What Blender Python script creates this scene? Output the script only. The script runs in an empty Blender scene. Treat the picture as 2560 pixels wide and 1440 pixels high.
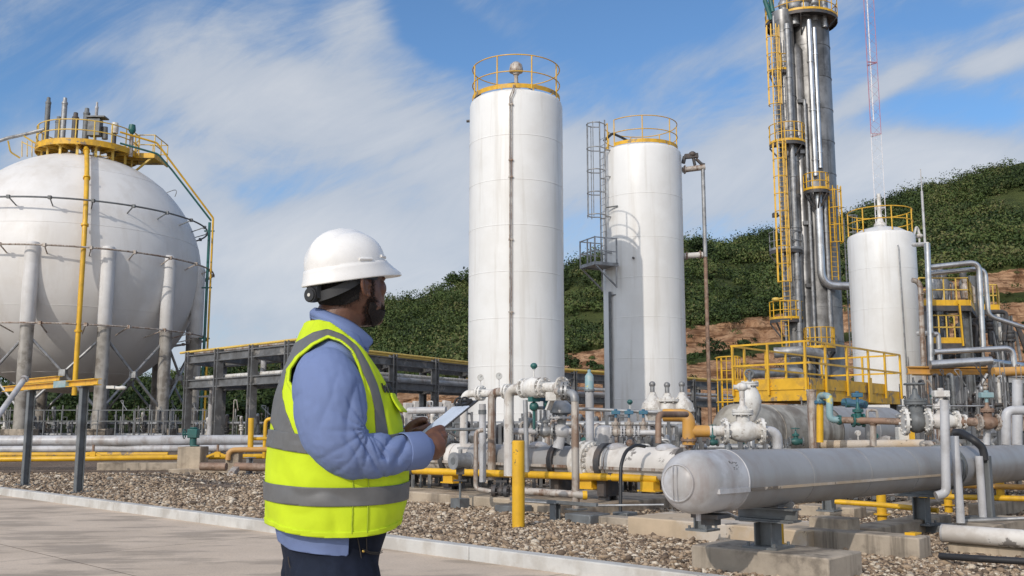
import bpy, bmesh, math, random
import numpy as np
from mathutils import Vector, Matrix, Euler

random.seed(7); rng = np.random.default_rng(7)
scene = bpy.context.scene
COL = scene.collection
rad = math.radians

# ------------------------------------------------------------------ camera
FPX = 2400.0                       # focal length in photograph pixels (2560 wide)
PITCH = math.atan(340 / 2400)
CAM = Vector((0, 0, 1.25))
cam_d = bpy.data.cameras.new('camera'); cam = bpy.data.objects.new('camera', cam_d); COL.objects.link(cam)
cam.location = CAM; cam.rotation_euler = (math.pi / 2 + PITCH, 0, 0)
cam_d.sensor_width = 36; cam_d.lens = FPX / 2560 * 36; cam_d.clip_start = .1; cam_d.clip_end = 6000
scene.camera = cam
scene.view_settings.view_transform = 'Standard'; scene.view_settings.look = 'None'
scene.view_settings.exposure = -0.2; scene.view_settings.gamma = 1.0
try:
    scene.cycles.use_denoising = True; scene.cycles.max_bounces = 6; scene.cycles.transparent_max_bounces = 6
except Exception: pass

# ------------------------------------------------------------------ sun and sky
SUN_EL, SUN_AZ = rad(30), rad(29)  # light travels towards (sin az, cos az): sun behind the camera's left shoulder
sun_d = bpy.data.lights.new('sun', 'SUN'); sun = bpy.data.objects.new('sun', sun_d); COL.objects.link(sun)
sun_d.energy = 2.65; sun_d.angle = rad(.5); sun_d.color = (1, .92, .82)
ldir = Vector((math.sin(SUN_AZ) * math.cos(SUN_EL), math.cos(SUN_AZ) * math.cos(SUN_EL), -math.sin(SUN_EL)))
sun.rotation_euler = ldir.to_track_quat('-Z', 'Y').to_euler(); sun.location = (-30, -50, 40)

world = bpy.data.worlds.new('World'); scene.world = world; world.use_nodes = True
def build_sky():
    nt = world.node_tree; N = nt.nodes; L = nt.links; N.clear()
    def node(t, **k):
        n = N.new(t)
        for a, b in k.items(): setattr(n, a, b)
        return n
    def math_(op, a, b=None, c=None):
        n = node('ShaderNodeMath', operation=op)
        for i, x in enumerate((a, b, c)):
            if x is None: continue
            if isinstance(x, (int, float)): n.inputs[i].default_value = x
            else: L.new(x, n.inputs[i])
        return n.outputs[0]
    out = node('ShaderNodeOutputWorld'); bg = node('ShaderNodeBackground'); bg.inputs['Strength'].default_value = .1
    L.new(bg.outputs[0], out.inputs[0])
    sky = node('ShaderNodeTexSky', sky_type='NISHITA'); sky.sun_disc = False
    sky.sun_elevation = SUN_EL; sky.sun_rotation = math.pi + SUN_AZ
    sky.air_density = 1.0; sky.dust_density = .6; sky.ozone_density = 2.2
    tc = node('ShaderNodeTexCoord'); sep = node('ShaderNodeSeparateXYZ'); L.new(tc.outputs['Generated'], sep.inputs[0])
    x, y, z = sep.outputs
    ay = math_('MAXIMUM', math_('ABSOLUTE', y), .05)
    u = math_('DIVIDE', x, ay); v = math_('DIVIDE', z, ay)          # direction-space sky coordinates
    cmb = node('ShaderNodeCombineXYZ'); L.new(u, cmb.inputs[0]); L.new(v, cmb.inputs[1])
    uv = cmb.outputs[0]
    def uvp(px, py):                                                # photo position -> sky direction
        d = ray(px, py); return d[0] / d[1], d[2] / d[1]
    def noise(rot, sx, sy, scale, detail, rough, dist=0, off=(0, 0, 0)):
        m = node('ShaderNodeMapping', vector_type='TEXTURE'); m.inputs['Rotation'].default_value = (0, 0, rad(rot)); m.inputs['Scale'].default_value = (sx, sy, 1)
        m.inputs['Location'].default_value = off
        L.new(uv, m.inputs[0]); n = node('ShaderNodeTexNoise'); n.inputs['Scale'].default_value = scale; n.inputs['Detail'].default_value = detail
        n.inputs['Roughness'].default_value = rough; n.inputs['Distortion'].default_value = dist
        L.new(m.outputs[0], n.inputs['Vector']); return n.outputs['Fac']
    n1 = noise(24, 1.0, .38, 3.0, 11, .62, 1.1)                       # long cirrus streaks
    n2 = noise(34, .5, .16, 3.0, 11, .66, .9, (3, 1, 0))              # fine combed filaments
    n3 = noise(10, .8, .6, 3.0, 9, .6, .5, (7, 3, 0))
    dens = math_('ADD', math_('MULTIPLY', n1, .58), math_('ADD', math_('MULTIPLY', n2, .32), math_('MULTIPLY', n3, .36)))
    bias = None
    for px, py, rx, ry, ang, amp in SKY_BLOBS:
        cu, cv = uvp(px, py)
        m = node('ShaderNodeMapping'); m.vector_type = 'TEXTURE'
        m.inputs['Location'].default_value = (cu, cv, 0); m.inputs['Rotation'].default_value = (0, 0, rad(ang)); m.inputs['Scale'].default_value = (rx / FPX, ry / FPX, 1)
        L.new(uv, m.inputs[0])
        ln = node('ShaderNodeVectorMath', operation='LENGTH'); L.new(m.outputs[0], ln.inputs[0])
        mr = node('ShaderNodeMapRange', interpolation_type='SMOOTHERSTEP'); L.new(ln.outputs['Value'], mr.inputs[0])
        mr.inputs[1].default_value = 0; mr.inputs[2].default_value = 1; mr.inputs[3].default_value = amp; mr.inputs[4].default_value = 0
        bias = mr.outputs[0] if bias is None else math_('ADD', bias, mr.outputs[0])
    # thin veil towards the horizon
    veil = node('ShaderNodeMapRange'); L.new(v, veil.inputs[0]); veil.inputs[1].default_value = 0; veil.inputs[2].default_value = .5
    veil.inputs[3].default_value = .2; veil.inputs[4].default_value = -.07
    dens = math_('ADD', math_('ADD', dens, bias), veil.outputs[0])
    mr = node('ShaderNodeMapRange', interpolation_type='SMOOTHSTEP'); L.new(dens, mr.inputs[0])
    mr.inputs[1].default_value = .47; mr.inputs[2].default_value = .82; mr.inputs[3].default_value = 0.0; mr.inputs[4].default_value = .93
    mix = node('ShaderNodeMixRGB'); L.new(mr.outputs[0], mix.inputs[0])
    gain = node('ShaderNodeMixRGB', blend_type='MULTIPLY'); gain.inputs[0].default_value = 1; gain.inputs[2].default_value = SKY_GAIN
    L.new(sky.outputs[0], gain.inputs[1]); L.new(gain.outputs[0], mix.inputs[1])
    cr = node('ShaderNodeMixRGB'); cr.inputs[1].default_value = CLOUD_LOW; cr.inputs[2].default_value = CLOUD_HIGH
    L.new(math_('MINIMUM', math_('MAXIMUM', math_('MULTIPLY', math_('SUBTRACT', dens, .5), 1.5), 0.0), 1.0), cr.inputs[0])
    L.new(cr.outputs[0], mix.inputs[2])
    # warm glow added to the unseen sunward sky behind the viewer, as fill light
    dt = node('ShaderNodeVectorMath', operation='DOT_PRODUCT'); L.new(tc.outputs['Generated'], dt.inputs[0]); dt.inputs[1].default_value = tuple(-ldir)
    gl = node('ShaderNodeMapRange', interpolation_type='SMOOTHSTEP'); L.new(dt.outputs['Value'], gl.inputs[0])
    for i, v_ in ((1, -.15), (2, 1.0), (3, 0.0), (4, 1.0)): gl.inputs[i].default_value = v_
    fin = node('ShaderNodeMixRGB', blend_type='ADD'); fin.inputs[2].default_value = SUNSIDE_FILL; L.new(gl.outputs[0], fin.inputs[0]); L.new(mix.outputs[0], fin.inputs[1])
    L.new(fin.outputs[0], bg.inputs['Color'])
SUNSIDE_FILL = (7.6, 6.8, 5.6, 1)
SKY_GAIN = (1.08, 1.40, 1.66, 1)
CLOUD_LOW = (4.2, 5.1, 6.5, 1); CLOUD_HIGH = (7.9, 8.1, 8.5, 1)
SKY_BLOBS = [  # photo x, y, radius x, radius y, angle, amount
    (640, 260, 520, 260, -25, .30), (900, 60, 200, 200, -35, .20), (1000, 330, 520, 200, -25, .22), (300, 420, 500, 130, 0, .12),
    (1350, 420, 420, 170, 20, .22), (700, 640, 900, 240, 0, .30), (2300, 400, 520, 190, -5, .36), (1900, 480, 500, 150, 0, .2), (2200, 220, 330, 60, 30, .22),
    (2500, 150, 240, 70, 20, .26), (1900, 330, 300, 200, 10, .15), (1850, 20, 300, 60, 10, .05),
    (1120, 90, 330, 130, -30, -.32), (1600, 60, 520, 150, 10, -.22), (150, 230, 420, 140, 10, -.16), (2350, 290, 330, 90, 5, -.16), (2350, 40, 300, 90, 10, -.12),
    (650, 700, 300, 60, 0, -.1), (1780, 240, 250, 120, 0, -.1)]

# ------------------------------------------------------------------ photo measurements -> places
FW = Vector((0, math.cos(PITCH), math.sin(PITCH))); UPV = Vector((0, -math.sin(PITCH), math.cos(PITCH))); XV = Vector((1, 0, 0))
def ray(px, py): return FW + XV * ((px - 1280) / FPX) + UPV * ((720 - py) / FPX)
def P(px, py, Y):                       # the point seen at a photo position, at depth Y metres
    d = ray(px, py); return CAM + d * (Y / d.y)
def PZ(px, py, z):                      # the point seen at a photo position, at height z
    d = ray(px, py); return CAM + d * ((z - CAM.z) / d.z)
def V(px, py, Y, z):                    # below / above that point, at height z
    p = P(px, py, Y); return Vector((p.x, p.y, z))
def sz(npx, Y): return npx * Y / FPX    # size of npx photo pixels at depth Y
TH = rad(46.5)
GA = Vector((math.cos(TH), math.sin(TH), 0)); GB = Vector((math.sin(TH), -math.cos(TH), 0))   # the plant's own grid
UZ = Vector((0, 0, 1))
build_sky()

# ------------------------------------------------------------------ object helpers
def thing(name, label, cat, loc=(0, 0, 0), group=None, rz=0):
    o = bpy.data.objects.new(name, None); COL.objects.link(o); o.empty_display_size = .2
    o.location = loc; o.rotation_euler = (0, 0, rz); o['label'] = label; o['category'] = cat
    if group: o['group'] = group
    return o
def tag(o, label, cat, group=None):
    o['label'] = label; o['category'] = cat
    if group: o['group'] = group
    return o
def wloc(o):
    v = Vector(o.location); p = o.parent
    while p: v = v + Vector(p.location); p = p.parent
    return v
def dup(root, loc, rz=None, label=None, scale=None):
    def cp(o, parent):
        c = o.copy(); COL.objects.link(c); c.parent = parent
        for ch in o.children: cp(ch, c)
        return c
    r = cp(root, None); r.location = loc
    if rz is not None: r.rotation_euler = (0, 0, rz)
    if scale is not None: r.scale = (scale,) * 3 if isinstance(scale, (int, float)) else scale
    if label: r['label'] = label
    return r

class MB:
    """collects shapes and links them as ONE mesh object"""
    def __init__(s): s.v = []; s.f = []; s.m = []; s.n = 0
    def add(s, vs, fs, m=0):
        vs = [tuple(v) for v in vs]
        s.v += vs; s.f += [tuple(i + s.n for i in f) for f in fs]; s.m += [m] * len(fs); s.n += len(vs); return s
    def box(s, c, size, ax=None, m=0):
        c = Vector(c); a = [Vector(q) for q in (ax or ((1, 0, 0), (0, 1, 0), (0, 0, 1)))]
        h = [a[i] * (size[i] / 2) for i in range(3)]
        vs = [c + h[0] * i + h[1] * j + h[2] * k for k in (-1, 1) for j in (-1, 1) for i in (-1, 1)]
        return s.add(vs, [(0, 2, 3, 1), (4, 5, 7, 6), (0, 1, 5, 4), (2, 6, 7, 3), (0, 4, 6, 2), (1, 3, 7, 5)], m)
    def bar(s, p0, p1, w, h, up=UZ, m=0):
        p0, p1 = Vector(p0), Vector(p1); d = (p1 - p0); l = d.length; d.normalize()
        side = d.cross(Vector(up))
        if side.length < 1e-4: side = d.cross(Vector((1, 0, 0)))
        side.normalize(); u = side.cross(d)
        return s.box((p0 + p1) / 2, (l, w, h), (d, side, u), m)
    def ibeam(s, p0, p1, w, h, t=.02, up=UZ, m=0):
        p0, p1 = Vector(p0), Vector(p1); d = (p1 - p0).normalized(); side = d.cross(Vector(up))
        if side.length < 1e-4: side = d.cross(Vector((1, 0, 0)))
        side.normalize(); u = side.cross(d).normalized()
        for q in (1, -1): s.bar(p0 + u * q * (h - t) / 2, p1 + u * q * (h - t) / 2, w, t, u, m)
        return s.bar(p0, p1, t, h - 2 * t - .001, u, m)
    def tube(s, pts, r, seg=12, closed=False, caps=True, m=0):
        pts = [Vector(p) for p in pts]; n = len(pts)
        rs = list(r) if isinstance(r, (list, tuple)) else [r] * n
        T = []
        for i in range(n):
            if closed: d = pts[(i + 1) % n] - pts[i - 1]
            else: d = pts[min(i + 1, n - 1)] - pts[max(i - 1, 0)]
            T.append(d.normalized() if d.length > 1e-9 else Vector((0, 0, 1)))
        ref = Vector((0, 0, 1)) if abs(T[0].z) < .9 else Vector((1, 0, 0))
        nrm = (ref - T[0] * ref.dot(T[0])).normalized(); vs = []
        for i in range(n):
            nrm = nrm - T[i] * nrm.dot(T[i])
            if nrm.length < 1e-6: nrm = T[i].orthogonal()
            nrm.normalize(); b = T[i].cross(nrm)
            for k in range(seg):
                a = 2 * math.pi * k / seg; vs.append(pts[i] + (nrm * math.cos(a) + b * math.sin(a)) * rs[i])
        fs = []
        for i in range(n if closed else n - 1):
            j = (i + 1) % n
            for k in range(seg):
                q = (k + 1) % seg; fs.append((i * seg + k, i * seg + q, j * seg + q, j * seg + k))
        if caps and not closed: fs += [tuple(range(seg - 1, -1, -1)), tuple((n - 1) * seg + k for k in range(seg))]
        return s.add(vs, fs, m)
    def cyl(s, p0, p1, r, seg=16, r1=None, m=0): return s.tube([p0, p1], [r, r if r1 is None else r1], seg, m=m)
    def pipe(s, pts, r, bend=None, seg=12, m=0):
        """round pipe through corner points with swept elbows"""
        pts = [Vector(p) for p in pts]; bend = r * 2.6 if bend is None else bend; out = [pts[0]]
        for i in range(1, len(pts) - 1):
            a, b, c = pts[i - 1], pts[i], pts[i + 1]; d0 = (a - b); d1 = (c - b)
            cosang = max(-1, min(1, d0.normalized().dot(d1.normalized()))); half = math.acos(cosang) / 2
            if half > 1.5: out.append(b); continue
            L = min(bend / max(math.tan(half), .05), d0.length * .49 if i > 1 else d0.length * .9, d1.length * .49 if i < len(pts) - 2 else d1.length * .9)
            s0 = b + d0.normalized() * L; s1 = b + d1.normalized() * L
            for k in range(7):
                t = k / 6; out.append(s0 * (1 - t) ** 2 + b * 2 * t * (1 - t) + s1 * t * t)
        out.append(pts[-1]); return s.tube(out, r, seg, m=m)
    def lathe(s, prof, o=(0, 0, 0), ax=UZ, seg=24, m=0, a0=0, a1=2 * math.pi):
        o = Vector(o); ax = Vector(ax).normalized(); e1 = ax.orthogonal().normalized()
        if abs(ax.z) > .99: e1 = Vector((1, 0, 0))
        e2 = ax.cross(e1); vs = []; fs = []; full = abs(a1 - a0 - 2 * math.pi) < 1e-6; cnt = seg if full else seg + 1
        for r, h in prof:
            for k in range(cnt):
                a = a0 + (a1 - a0) * k / seg; vs.append(o + ax * h + (e1 * math.cos(a) + e2 * math.sin(a)) * max(r, 1e-5))
        for i in range(len(prof) - 1):
            for k in range(seg):
                q = (k + 1) % cnt; fs.append((i * cnt + k, i * cnt + q, (i + 1) * cnt + q, (i + 1) * cnt + k))
        return s.add(vs, fs, m)
    def ring(s, c, R, r, ax=UZ, seg=48, ts=8, a0=0, a1=2 * math.pi, m=0):
        c = Vector(c); ax = Vector(ax).normalized(); e1 = Vector((1, 0, 0)) if abs(ax.z) > .99 else ax.orthogonal().normalized(); e2 = ax.cross(e1)
        full = abs(a1 - a0 - 2 * math.pi) < 1e-6; n = seg if full else seg + 1
        return s.tube([c + (e1 * math.cos(a0 + (a1 - a0) * k / seg) + e2 * math.sin(a0 + (a1 - a0) * k / seg)) * R for k in range(n)], r, ts, closed=full, m=m)
    def band(s, c, R, h, t, seg=64, a0=0, a1=2 * math.pi, m=0):   # upright curved plate
        return s.lathe([(R, 0), (R, h), (R - t, h), (R - t, 0), (R, 0)], c, UZ, seg, m, a0, a1)
    def ball(s, c, r, seg=14, sc=(1, 1, 1), m=0):
        c = Vector(c); vs = []; fs = []; rows = seg // 2
        for i in range(rows + 1):
            t = math.pi * i / rows
            for k in range(seg):
                a = 2 * math.pi * k / seg; vs.append(c + Vector((math.sin(t) * math.cos(a) * sc[0], math.sin(t) * math.sin(a) * sc[1], math.cos(t) * sc[2])) * r)
        for i in range(rows):
            for k in range(seg):
                q = (k + 1) % seg; fs.append((i * seg + k, (i + 1) * seg + k, (i + 1) * seg + q, i * seg + q))
        return s.add(vs, fs, m)
    def flange(s, c, ax, R, t=.04, bolts=8, m=0, bm=None):
        c = Vector(c); ax = Vector(ax).normalized(); s.cyl(c - ax * t / 2, c + ax * t / 2, R, 20, m=m)
        e1 = ax.orthogonal().normalized(); e2 = ax.cross(e1)
        for k in range(bolts):
            a = 2 * math.pi * (k + .5) / bolts; q = c + (e1 * math.cos(a) + e2 * math.sin(a)) * R * .84
            s.cyl(q - ax * t * 1.1, q + ax * t * 1.1, R * .09, 6, m=m if bm is None else bm)
        return s
    def build(s, name, mats, parent=None, ang=38, bevel=0):
        o_ = wloc(parent) if parent else Vector((0, 0, 0))
        me = bpy.data.meshes.new(name)
        me.from_pydata([(v[0] - o_.x, v[1] - o_.y, v[2] - o_.z) for v in s.v], [], s.f)
        if not isinstance(mats, (list, tuple)): mats = [mats]
        for mm in mats: me.materials.append(mm)
        me.polygons.foreach_set('material_index', s.m); me.polygons.foreach_set('use_smooth', [True] * len(s.f))
        me.validate(); me.update(); me.set_sharp_from_angle(angle=rad(ang))
        o = bpy.data.objects.new(name, me); COL.objects.link(o)
        if parent: o.parent = parent
        if bevel:
            b = o.modifiers.new('bevel', 'BEVEL'); b.width = bevel; b.segments = 2; b.limit_method = 'ANGLE'; b.angle_limit = rad(50); b.harden_normals = False
        return o
def solo(name, mb, mats, label, cat, group=None, **k):
    """a thing that is one mesh, its origin at its own base"""
    vs = np.array(mb.v); c = Vector(((vs[:, 0].min() + vs[:, 0].max()) / 2, (vs[:, 1].min() + vs[:, 1].max()) / 2, vs[:, 2].min()))
    mb.v = [(v[0] - c.x, v[1] - c.y, v[2] - c.z) for v in mb.v]
    o = mb.build(name, mats, **k); o.location = c; return tag(o, label, cat, group)

# ------------------------------------------------------------------ materials
def mat(name, col, rough=.5, metal=0., var=.12, vs=2.5, dirt=None, damt=.5, ds=1.2, streak=None, samt=.4, ss=4, bump=0., bs=40, chips=None, camt=.5, cs=2.0, spec=.5):
    m = bpy.data.materials.new(name); m.use_nodes = True; nt = m.node_tree; N = nt.nodes; L = nt.links
    b = N['Principled BSDF']; b.inputs['Metallic'].default_value = metal; b.inputs['Specular IOR Level'].default_value = spec
    tc = N.new('ShaderNodeTexCoord')
    def noise(scale, detail=6, rough_=.6, stretch=None, loc=None):
        n = N.new('ShaderNodeTexNoise'); n.inputs['Scale'].default_value = scale; n.inputs['Detail'].default_value = detail; n.inputs['Roughness'].default_value = rough_
        mp = N.new('ShaderNodeMapping'); L.new(tc.outputs['Object'], mp.inputs[0])
        if stretch: mp.inputs['Scale'].default_value = stretch
        if loc: mp.inputs['Location'].default_value = loc
        L.new(mp.outputs[0], n.inputs['Vector']); return n.outputs['Fac']
    def ramp(f, lo, hi):
        r = N.new('ShaderNodeMapRange'); r.interpolation_type = 'SMOOTHSTEP'; L.new(f, r.inputs[0]); r.inputs[1].default_value = lo; r.inputs[2].default_value = hi; return r.outputs[0]
    def mix(f, a, c, amt=1.0):
        x = N.new('ShaderNodeMixRGB')
        if amt != 1.0:
            q = N.new('ShaderNodeMath'); q.operation = 'MULTIPLY'; L.new(f, q.inputs[0]); q.inputs[1].default_value = amt; f = q.outputs[0]
        L.new(f, x.inputs[0])
        for i, s in ((1, a), (2, c)):
            if isinstance(s, tuple): x.inputs[i].default_value = (*s[:3], 1)
            else: L.new(s, x.inputs[i])
        return x.outputs[0]
    lo = tuple(c * (1 - var) for c in col); hi = tuple(min(1, c * (1 + var)) for c in col)
    c = mix(ramp(noise(vs), .3, .7), lo, hi)
    if dirt: c = mix(ramp(noise(ds, 9, .65, loc=(3, 8, 1)), .46, .62), c, dirt, damt)
    if streak: c = mix(ramp(noise(ss, 6, .6, (1, 1, .06), (5, 2, 3)), .50, .66), c, streak, samt)
    if chips: c = mix(ramp(noise(cs, 10, .7, loc=(9, 1, 4)), .57, .60), c, chips, camt)
    L.new(c, b.inputs['Base Color'])
    rr = N.new('ShaderNodeMapRange'); L.new(noise(vs * 3), rr.inputs[0]); rr.inputs[3].default_value = max(0, rough - .12); rr.inputs[4].default_value = min(1, rough + .12)
    L.new(rr.outputs[0], b.inputs['Roughness'])
    if bump:
        bp = N.new('ShaderNodeBump'); bp.inputs['Strength'].default_value = bump; bp.inputs['Distance'].default_value = .01
        L.new(noise(bs, 8, .65), bp.inputs['Height']); L.new(bp.outputs[0], b.inputs['Normal'])
    return m
RUST = (.16, .065, .028); GRIME = (.09, .075, .06)
M = dict(
    white=mat('white_tank_paint', (.745, .74, .72), .38, var=.03, vs=.5, dirt=(.62, .60, .56), damt=.35, ds=.35, streak=(.47, .43, .37), samt=.33, ss=2.6, bump=.05, bs=3),
    sphere=mat('weathered_sphere_paint', (.68, .665, .645), .5, var=.05, vs=.3, dirt=(.54, .50, .45), damt=.4, ds=.22, streak=(.45, .40, .34), samt=.22, ss=1.1, bump=.05, bs=2),
    legw=mat('leg_fireproofing_white', (.64, .63, .62), .6, var=.05, dirt=(.45, .42, .38), damt=.3, ds=.8, streak=(.4, .36, .31), samt=.3, ss=2),
    legc=mat('leg_bare_concrete', (.30, .28, .25), .85, var=.2, dirt=(.12, .10, .08), damt=.7, ds=1.4, streak=(.5, .48, .45), samt=.5, ss=3, bump=.2),
    wpipe=mat('chipped_white_paint', (.66, .645, .61), .5, var=.08, dirt=(.36, .31, .25), damt=.55, ds=3, streak=RUST, samt=.25, ss=9, chips=(.2, .15, .11), camt=.55, cs=5),
    peel=mat('peeling_white_paint', (.60, .57, .53), .55, var=.1, dirt=(.36, .31, .26), damt=.6, ds=2, chips=(.13, .115, .105), camt=.85, cs=2.2, bump=.1, bs=20),
    grey=mat('grey_vessel_paint', (.30, .295, .29), .42, var=.06, vs=1.5, dirt=(.24, .225, .21), damt=.6, ds=1.2, streak=(.22, .18, .15), samt=.3, ss=6, bump=.04, bs=15),
    gpipe=mat('pale_grey_pipe', (.47, .47, .48), .42, var=.08, dirt=(.26, .24, .22), damt=.55, ds=2, streak=RUST, samt=.25, ss=6),
    silver=mat('insulation_cladding', (.60, .60, .60), .32, .85, var=.10, vs=2, dirt=(.28, .26, .24), damt=.4, ds=1.5),
    tower=mat('column_cladding', (.26, .255, .25), .42, .5, var=.25, vs=.8, dirt=(.06, .057, .053), damt=.7, ds=.5, streak=(.035, .033, .03), samt=.7, ss=1.8),
    galv=mat('galvanised_steel', (.33, .335, .34), .5, .45, var=.2, vs=4, dirt=(.14, .13, .12), damt=.5, ds=3),
    steel=mat('grey_structural_steel', (.15, .152, .155), .6, .2, var=.2, vs=3, dirt=(.09, .085, .08), damt=.6, ds=2, chips=(.36, .34, .31), camt=.5, cs=1.6),
    dark=mat('dark_steel', (.065, .065, .068), .6, .2, var=.25, dirt=(.14, .10, .075), damt=.5, ds=4),
    slate=mat('slate_grey_post_paint', (.15, .16, .165), .55, .1, var=.15, dirt=(.08, .075, .07), damt=.6, ds=3, bump=.05),
    rustp=mat('rust_streaked_pipe', (.42, .38, .335), .55, .15, var=.15, dirt=(.19, .11, .065), damt=.8, ds=3.5, streak=(.15, .07, .035), samt=.9, ss=14),
    brown=mat('brown_rusty_pipe', (.23, .145, .10), .65, .1, var=.25, vs=3, dirt=(.36, .28, .22), damt=.6, ds=3, chips=(.10, .06, .04), camt=.6, cs=4),
    yellow=mat('safety_yellow_paint', (.70, .40, .018), .42, var=.10, vs=2, dirt=(.40, .22, .03), damt=.35, ds=2, streak=(.25, .14, .04), samt=.3, ss=6),
    yworn=mat('worn_yellow_paint', (.66, .37, .018), .5, var=.12, dirt=(.30, .18, .05), damt=.45, ds=2.5, chips=(.15, .13, .115), camt=.85, cs=1.6),
    pyellow=mat('pale_yellow_paint', (.66, .45, .09), .45, var=.10, dirt=(.42, .27, .06), damt=.4, ds=1.5),
    orange=mat('orange_pipe_paint', (.58, .30, .06), .5, var=.12, dirt=(.40, .25, .14), damt=.5, ds=2),
    teal=mat('teal_paint', (.02, .115, .105), .45, var=.2, dirt=(.05, .06, .055), damt=.4),
    blue=mat('blue_valve_paint', (.04, .13, .21), .45, var=.2, dirt=(.06, .07, .07), damt=.4, chips=(.03, .17, .12), camt=.6, cs=6),
    bluey=mat('blue_and_yellow_patched_paint', (.22, .34, .36), .5, var=.15, chips=(.62, .50, .06), camt=.95, cs=4, dirt=(.4, .42, .4), damt=.6, ds=5),
    black=mat('black_rubber', (.022, .022, .024), .5, var=.2),
    conc=mat('concrete', (.43, .355, .265), .88, var=.16, vs=2, dirt=(.17, .125, .09), damt=.7, ds=1.3, streak=(.12, .10, .08), samt=.5, ss=5, bump=.35, bs=30),
    concg=mat('grey_concrete', (.36, .305, .24), .88, var=.18, vs=2, dirt=(.085, .07, .055), damt=.85, ds=1.4, streak=(.07, .058, .045), samt=.7, ss=6, bump=.35, bs=30),
    concw=mat('flaking_painted_concrete', (.46, .36, .25), .85, var=.12, dirt=(.55, .52, .48), damt=.55, ds=1.6, chips=(.06, .052, .046), camt=.8, cs=2.0, bump=.3, bs=25),
    glass=mat('gauge_glass', (.5, .5, .48), .15, var=.02),
    mastw=mat('mast_white', (.7, .68, .69), .5), mastr=mat('mast_faded_red', (.42, .20, .26), .5),
    lamp=mat('lamp_housing', (.62, .60, .55), .4),
    aged=mat('aged_grey_shell', (.36, .335, .285), .55, .1, var=.2, dirt=(.16, .125, .09), damt=.8, ds=.9, streak=(.10, .075, .05), samt=.6, ss=2.5),
)
# ------------------------------------------------------------------ ground, pavement, kerb
from mathutils import noise as mnoise
A0 = PZ(973, 1373, -.06).dot(GA)          # the kerb's front face lies on the grid line a = A0
def Wp(a, b, z=0.0): return GA * a + GB * b + UZ * z

def node_mat(name):
    m = bpy.data.materials.new(name); m.use_nodes = True; return m, m.node_tree.nodes, m.node_tree.links
def nz(N, L, vec, scale, detail=6, rough=.6, out='Fac'):
    n = N.new('ShaderNodeTexNoise'); n.inputs['Scale'].default_value = scale; n.inputs['Detail'].default_value = detail; n.inputs['Roughness'].default_value = rough
    L.new(vec, n.inputs['Vector']); return n.outputs[out]
def mp(N, L, vec, scale=(1, 1, 1), rot=(0, 0, 0), loc=(0, 0, 0)):
    n = N.new('ShaderNodeMapping'); n.inputs['Scale'].default_value = scale; n.inputs['Rotation'].default_value = rot; n.inputs['Location'].default_value = loc
    L.new(vec, n.inputs[0]); return n.outputs[0]
def ramp(N, L, f, lo, hi, a=0., b=1.):
    r = N.new('ShaderNodeMapRange'); r.interpolation_type = 'SMOOTHSTEP'; L.new(f, r.inputs[0])
    for i, v in ((1, lo), (2, hi), (3, a), (4, b)): r.inputs[i].default_value = v
    return r.outputs[0]
def mixc(N, L, f, a, b, mode='MIX'):
    x = N.new('ShaderNodeMixRGB'); x.blend_type = mode
    for i, s in ((0, f), (1, a), (2, b)):
        if isinstance(s, tuple): x.inputs[i].default_value = (*s[:3], 1)
        elif isinstance(s, (int, float)): x.inputs[i].default_value = s
        else: L.new(s, x.inputs[i])
    return x.outputs[0]
def mth(N, L, op, a, b=0.):
    n = N.new('ShaderNodeMath'); n.operation = op
    for i, s in ((0, a), (1, b)):
        if isinstance(s, (int, float)): n.inputs[i].default_value = s
        else: L.new(s, n.inputs[i])
    return n.outputs[0]
def bumpn(N, L, h, strength, dist, prev=None):
    b = N.new('ShaderNodeBump'); b.inputs['Strength'].default_value = strength; b.inputs['Distance'].default_value = dist; L.new(h, b.inputs['Height'])
    if prev: L.new(prev, b.inputs['Normal'])
    return b.outputs[0]

def gravel_mat():
    m, N, L = node_mat('gravel_bed'); b = N['Principled BSDF']; b.inputs['Roughness'].default_value = .9; b.inputs['Specular IOR Level'].default_value = .2
    tc = N.new('ShaderNodeTexCoord').outputs['Object']
    vo = N.new('ShaderNodeTexVoronoi'); vo.inputs['Scale'].default_value = 22; L.new(tc, vo.inputs['Vector'])
    sep = N.new('ShaderNodeSeparateColor'); L.new(vo.outputs['Color'], sep.inputs[0])
    c = mixc(N, L, ramp(N, L, sep.outputs[0], .1, .9), (.17, .125, .09), (.46, .36, .27))
    c = mixc(N, L, ramp(N, L, vo.outputs['Distance'], .25, .6), c, (.11, .08, .06))
    c = mixc(N, L, mth(N, L, 'MULTIPLY', ramp(N, L, nz(N, L, tc, .35, 6), .42, .62), .7), c, (.125, .088, .062))
    L.new(c, b.inputs['Base Color']); L.new(bumpn(N, L, vo.outputs['Distance'], -1.0, .03), b.inputs['Normal']); return m
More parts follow.
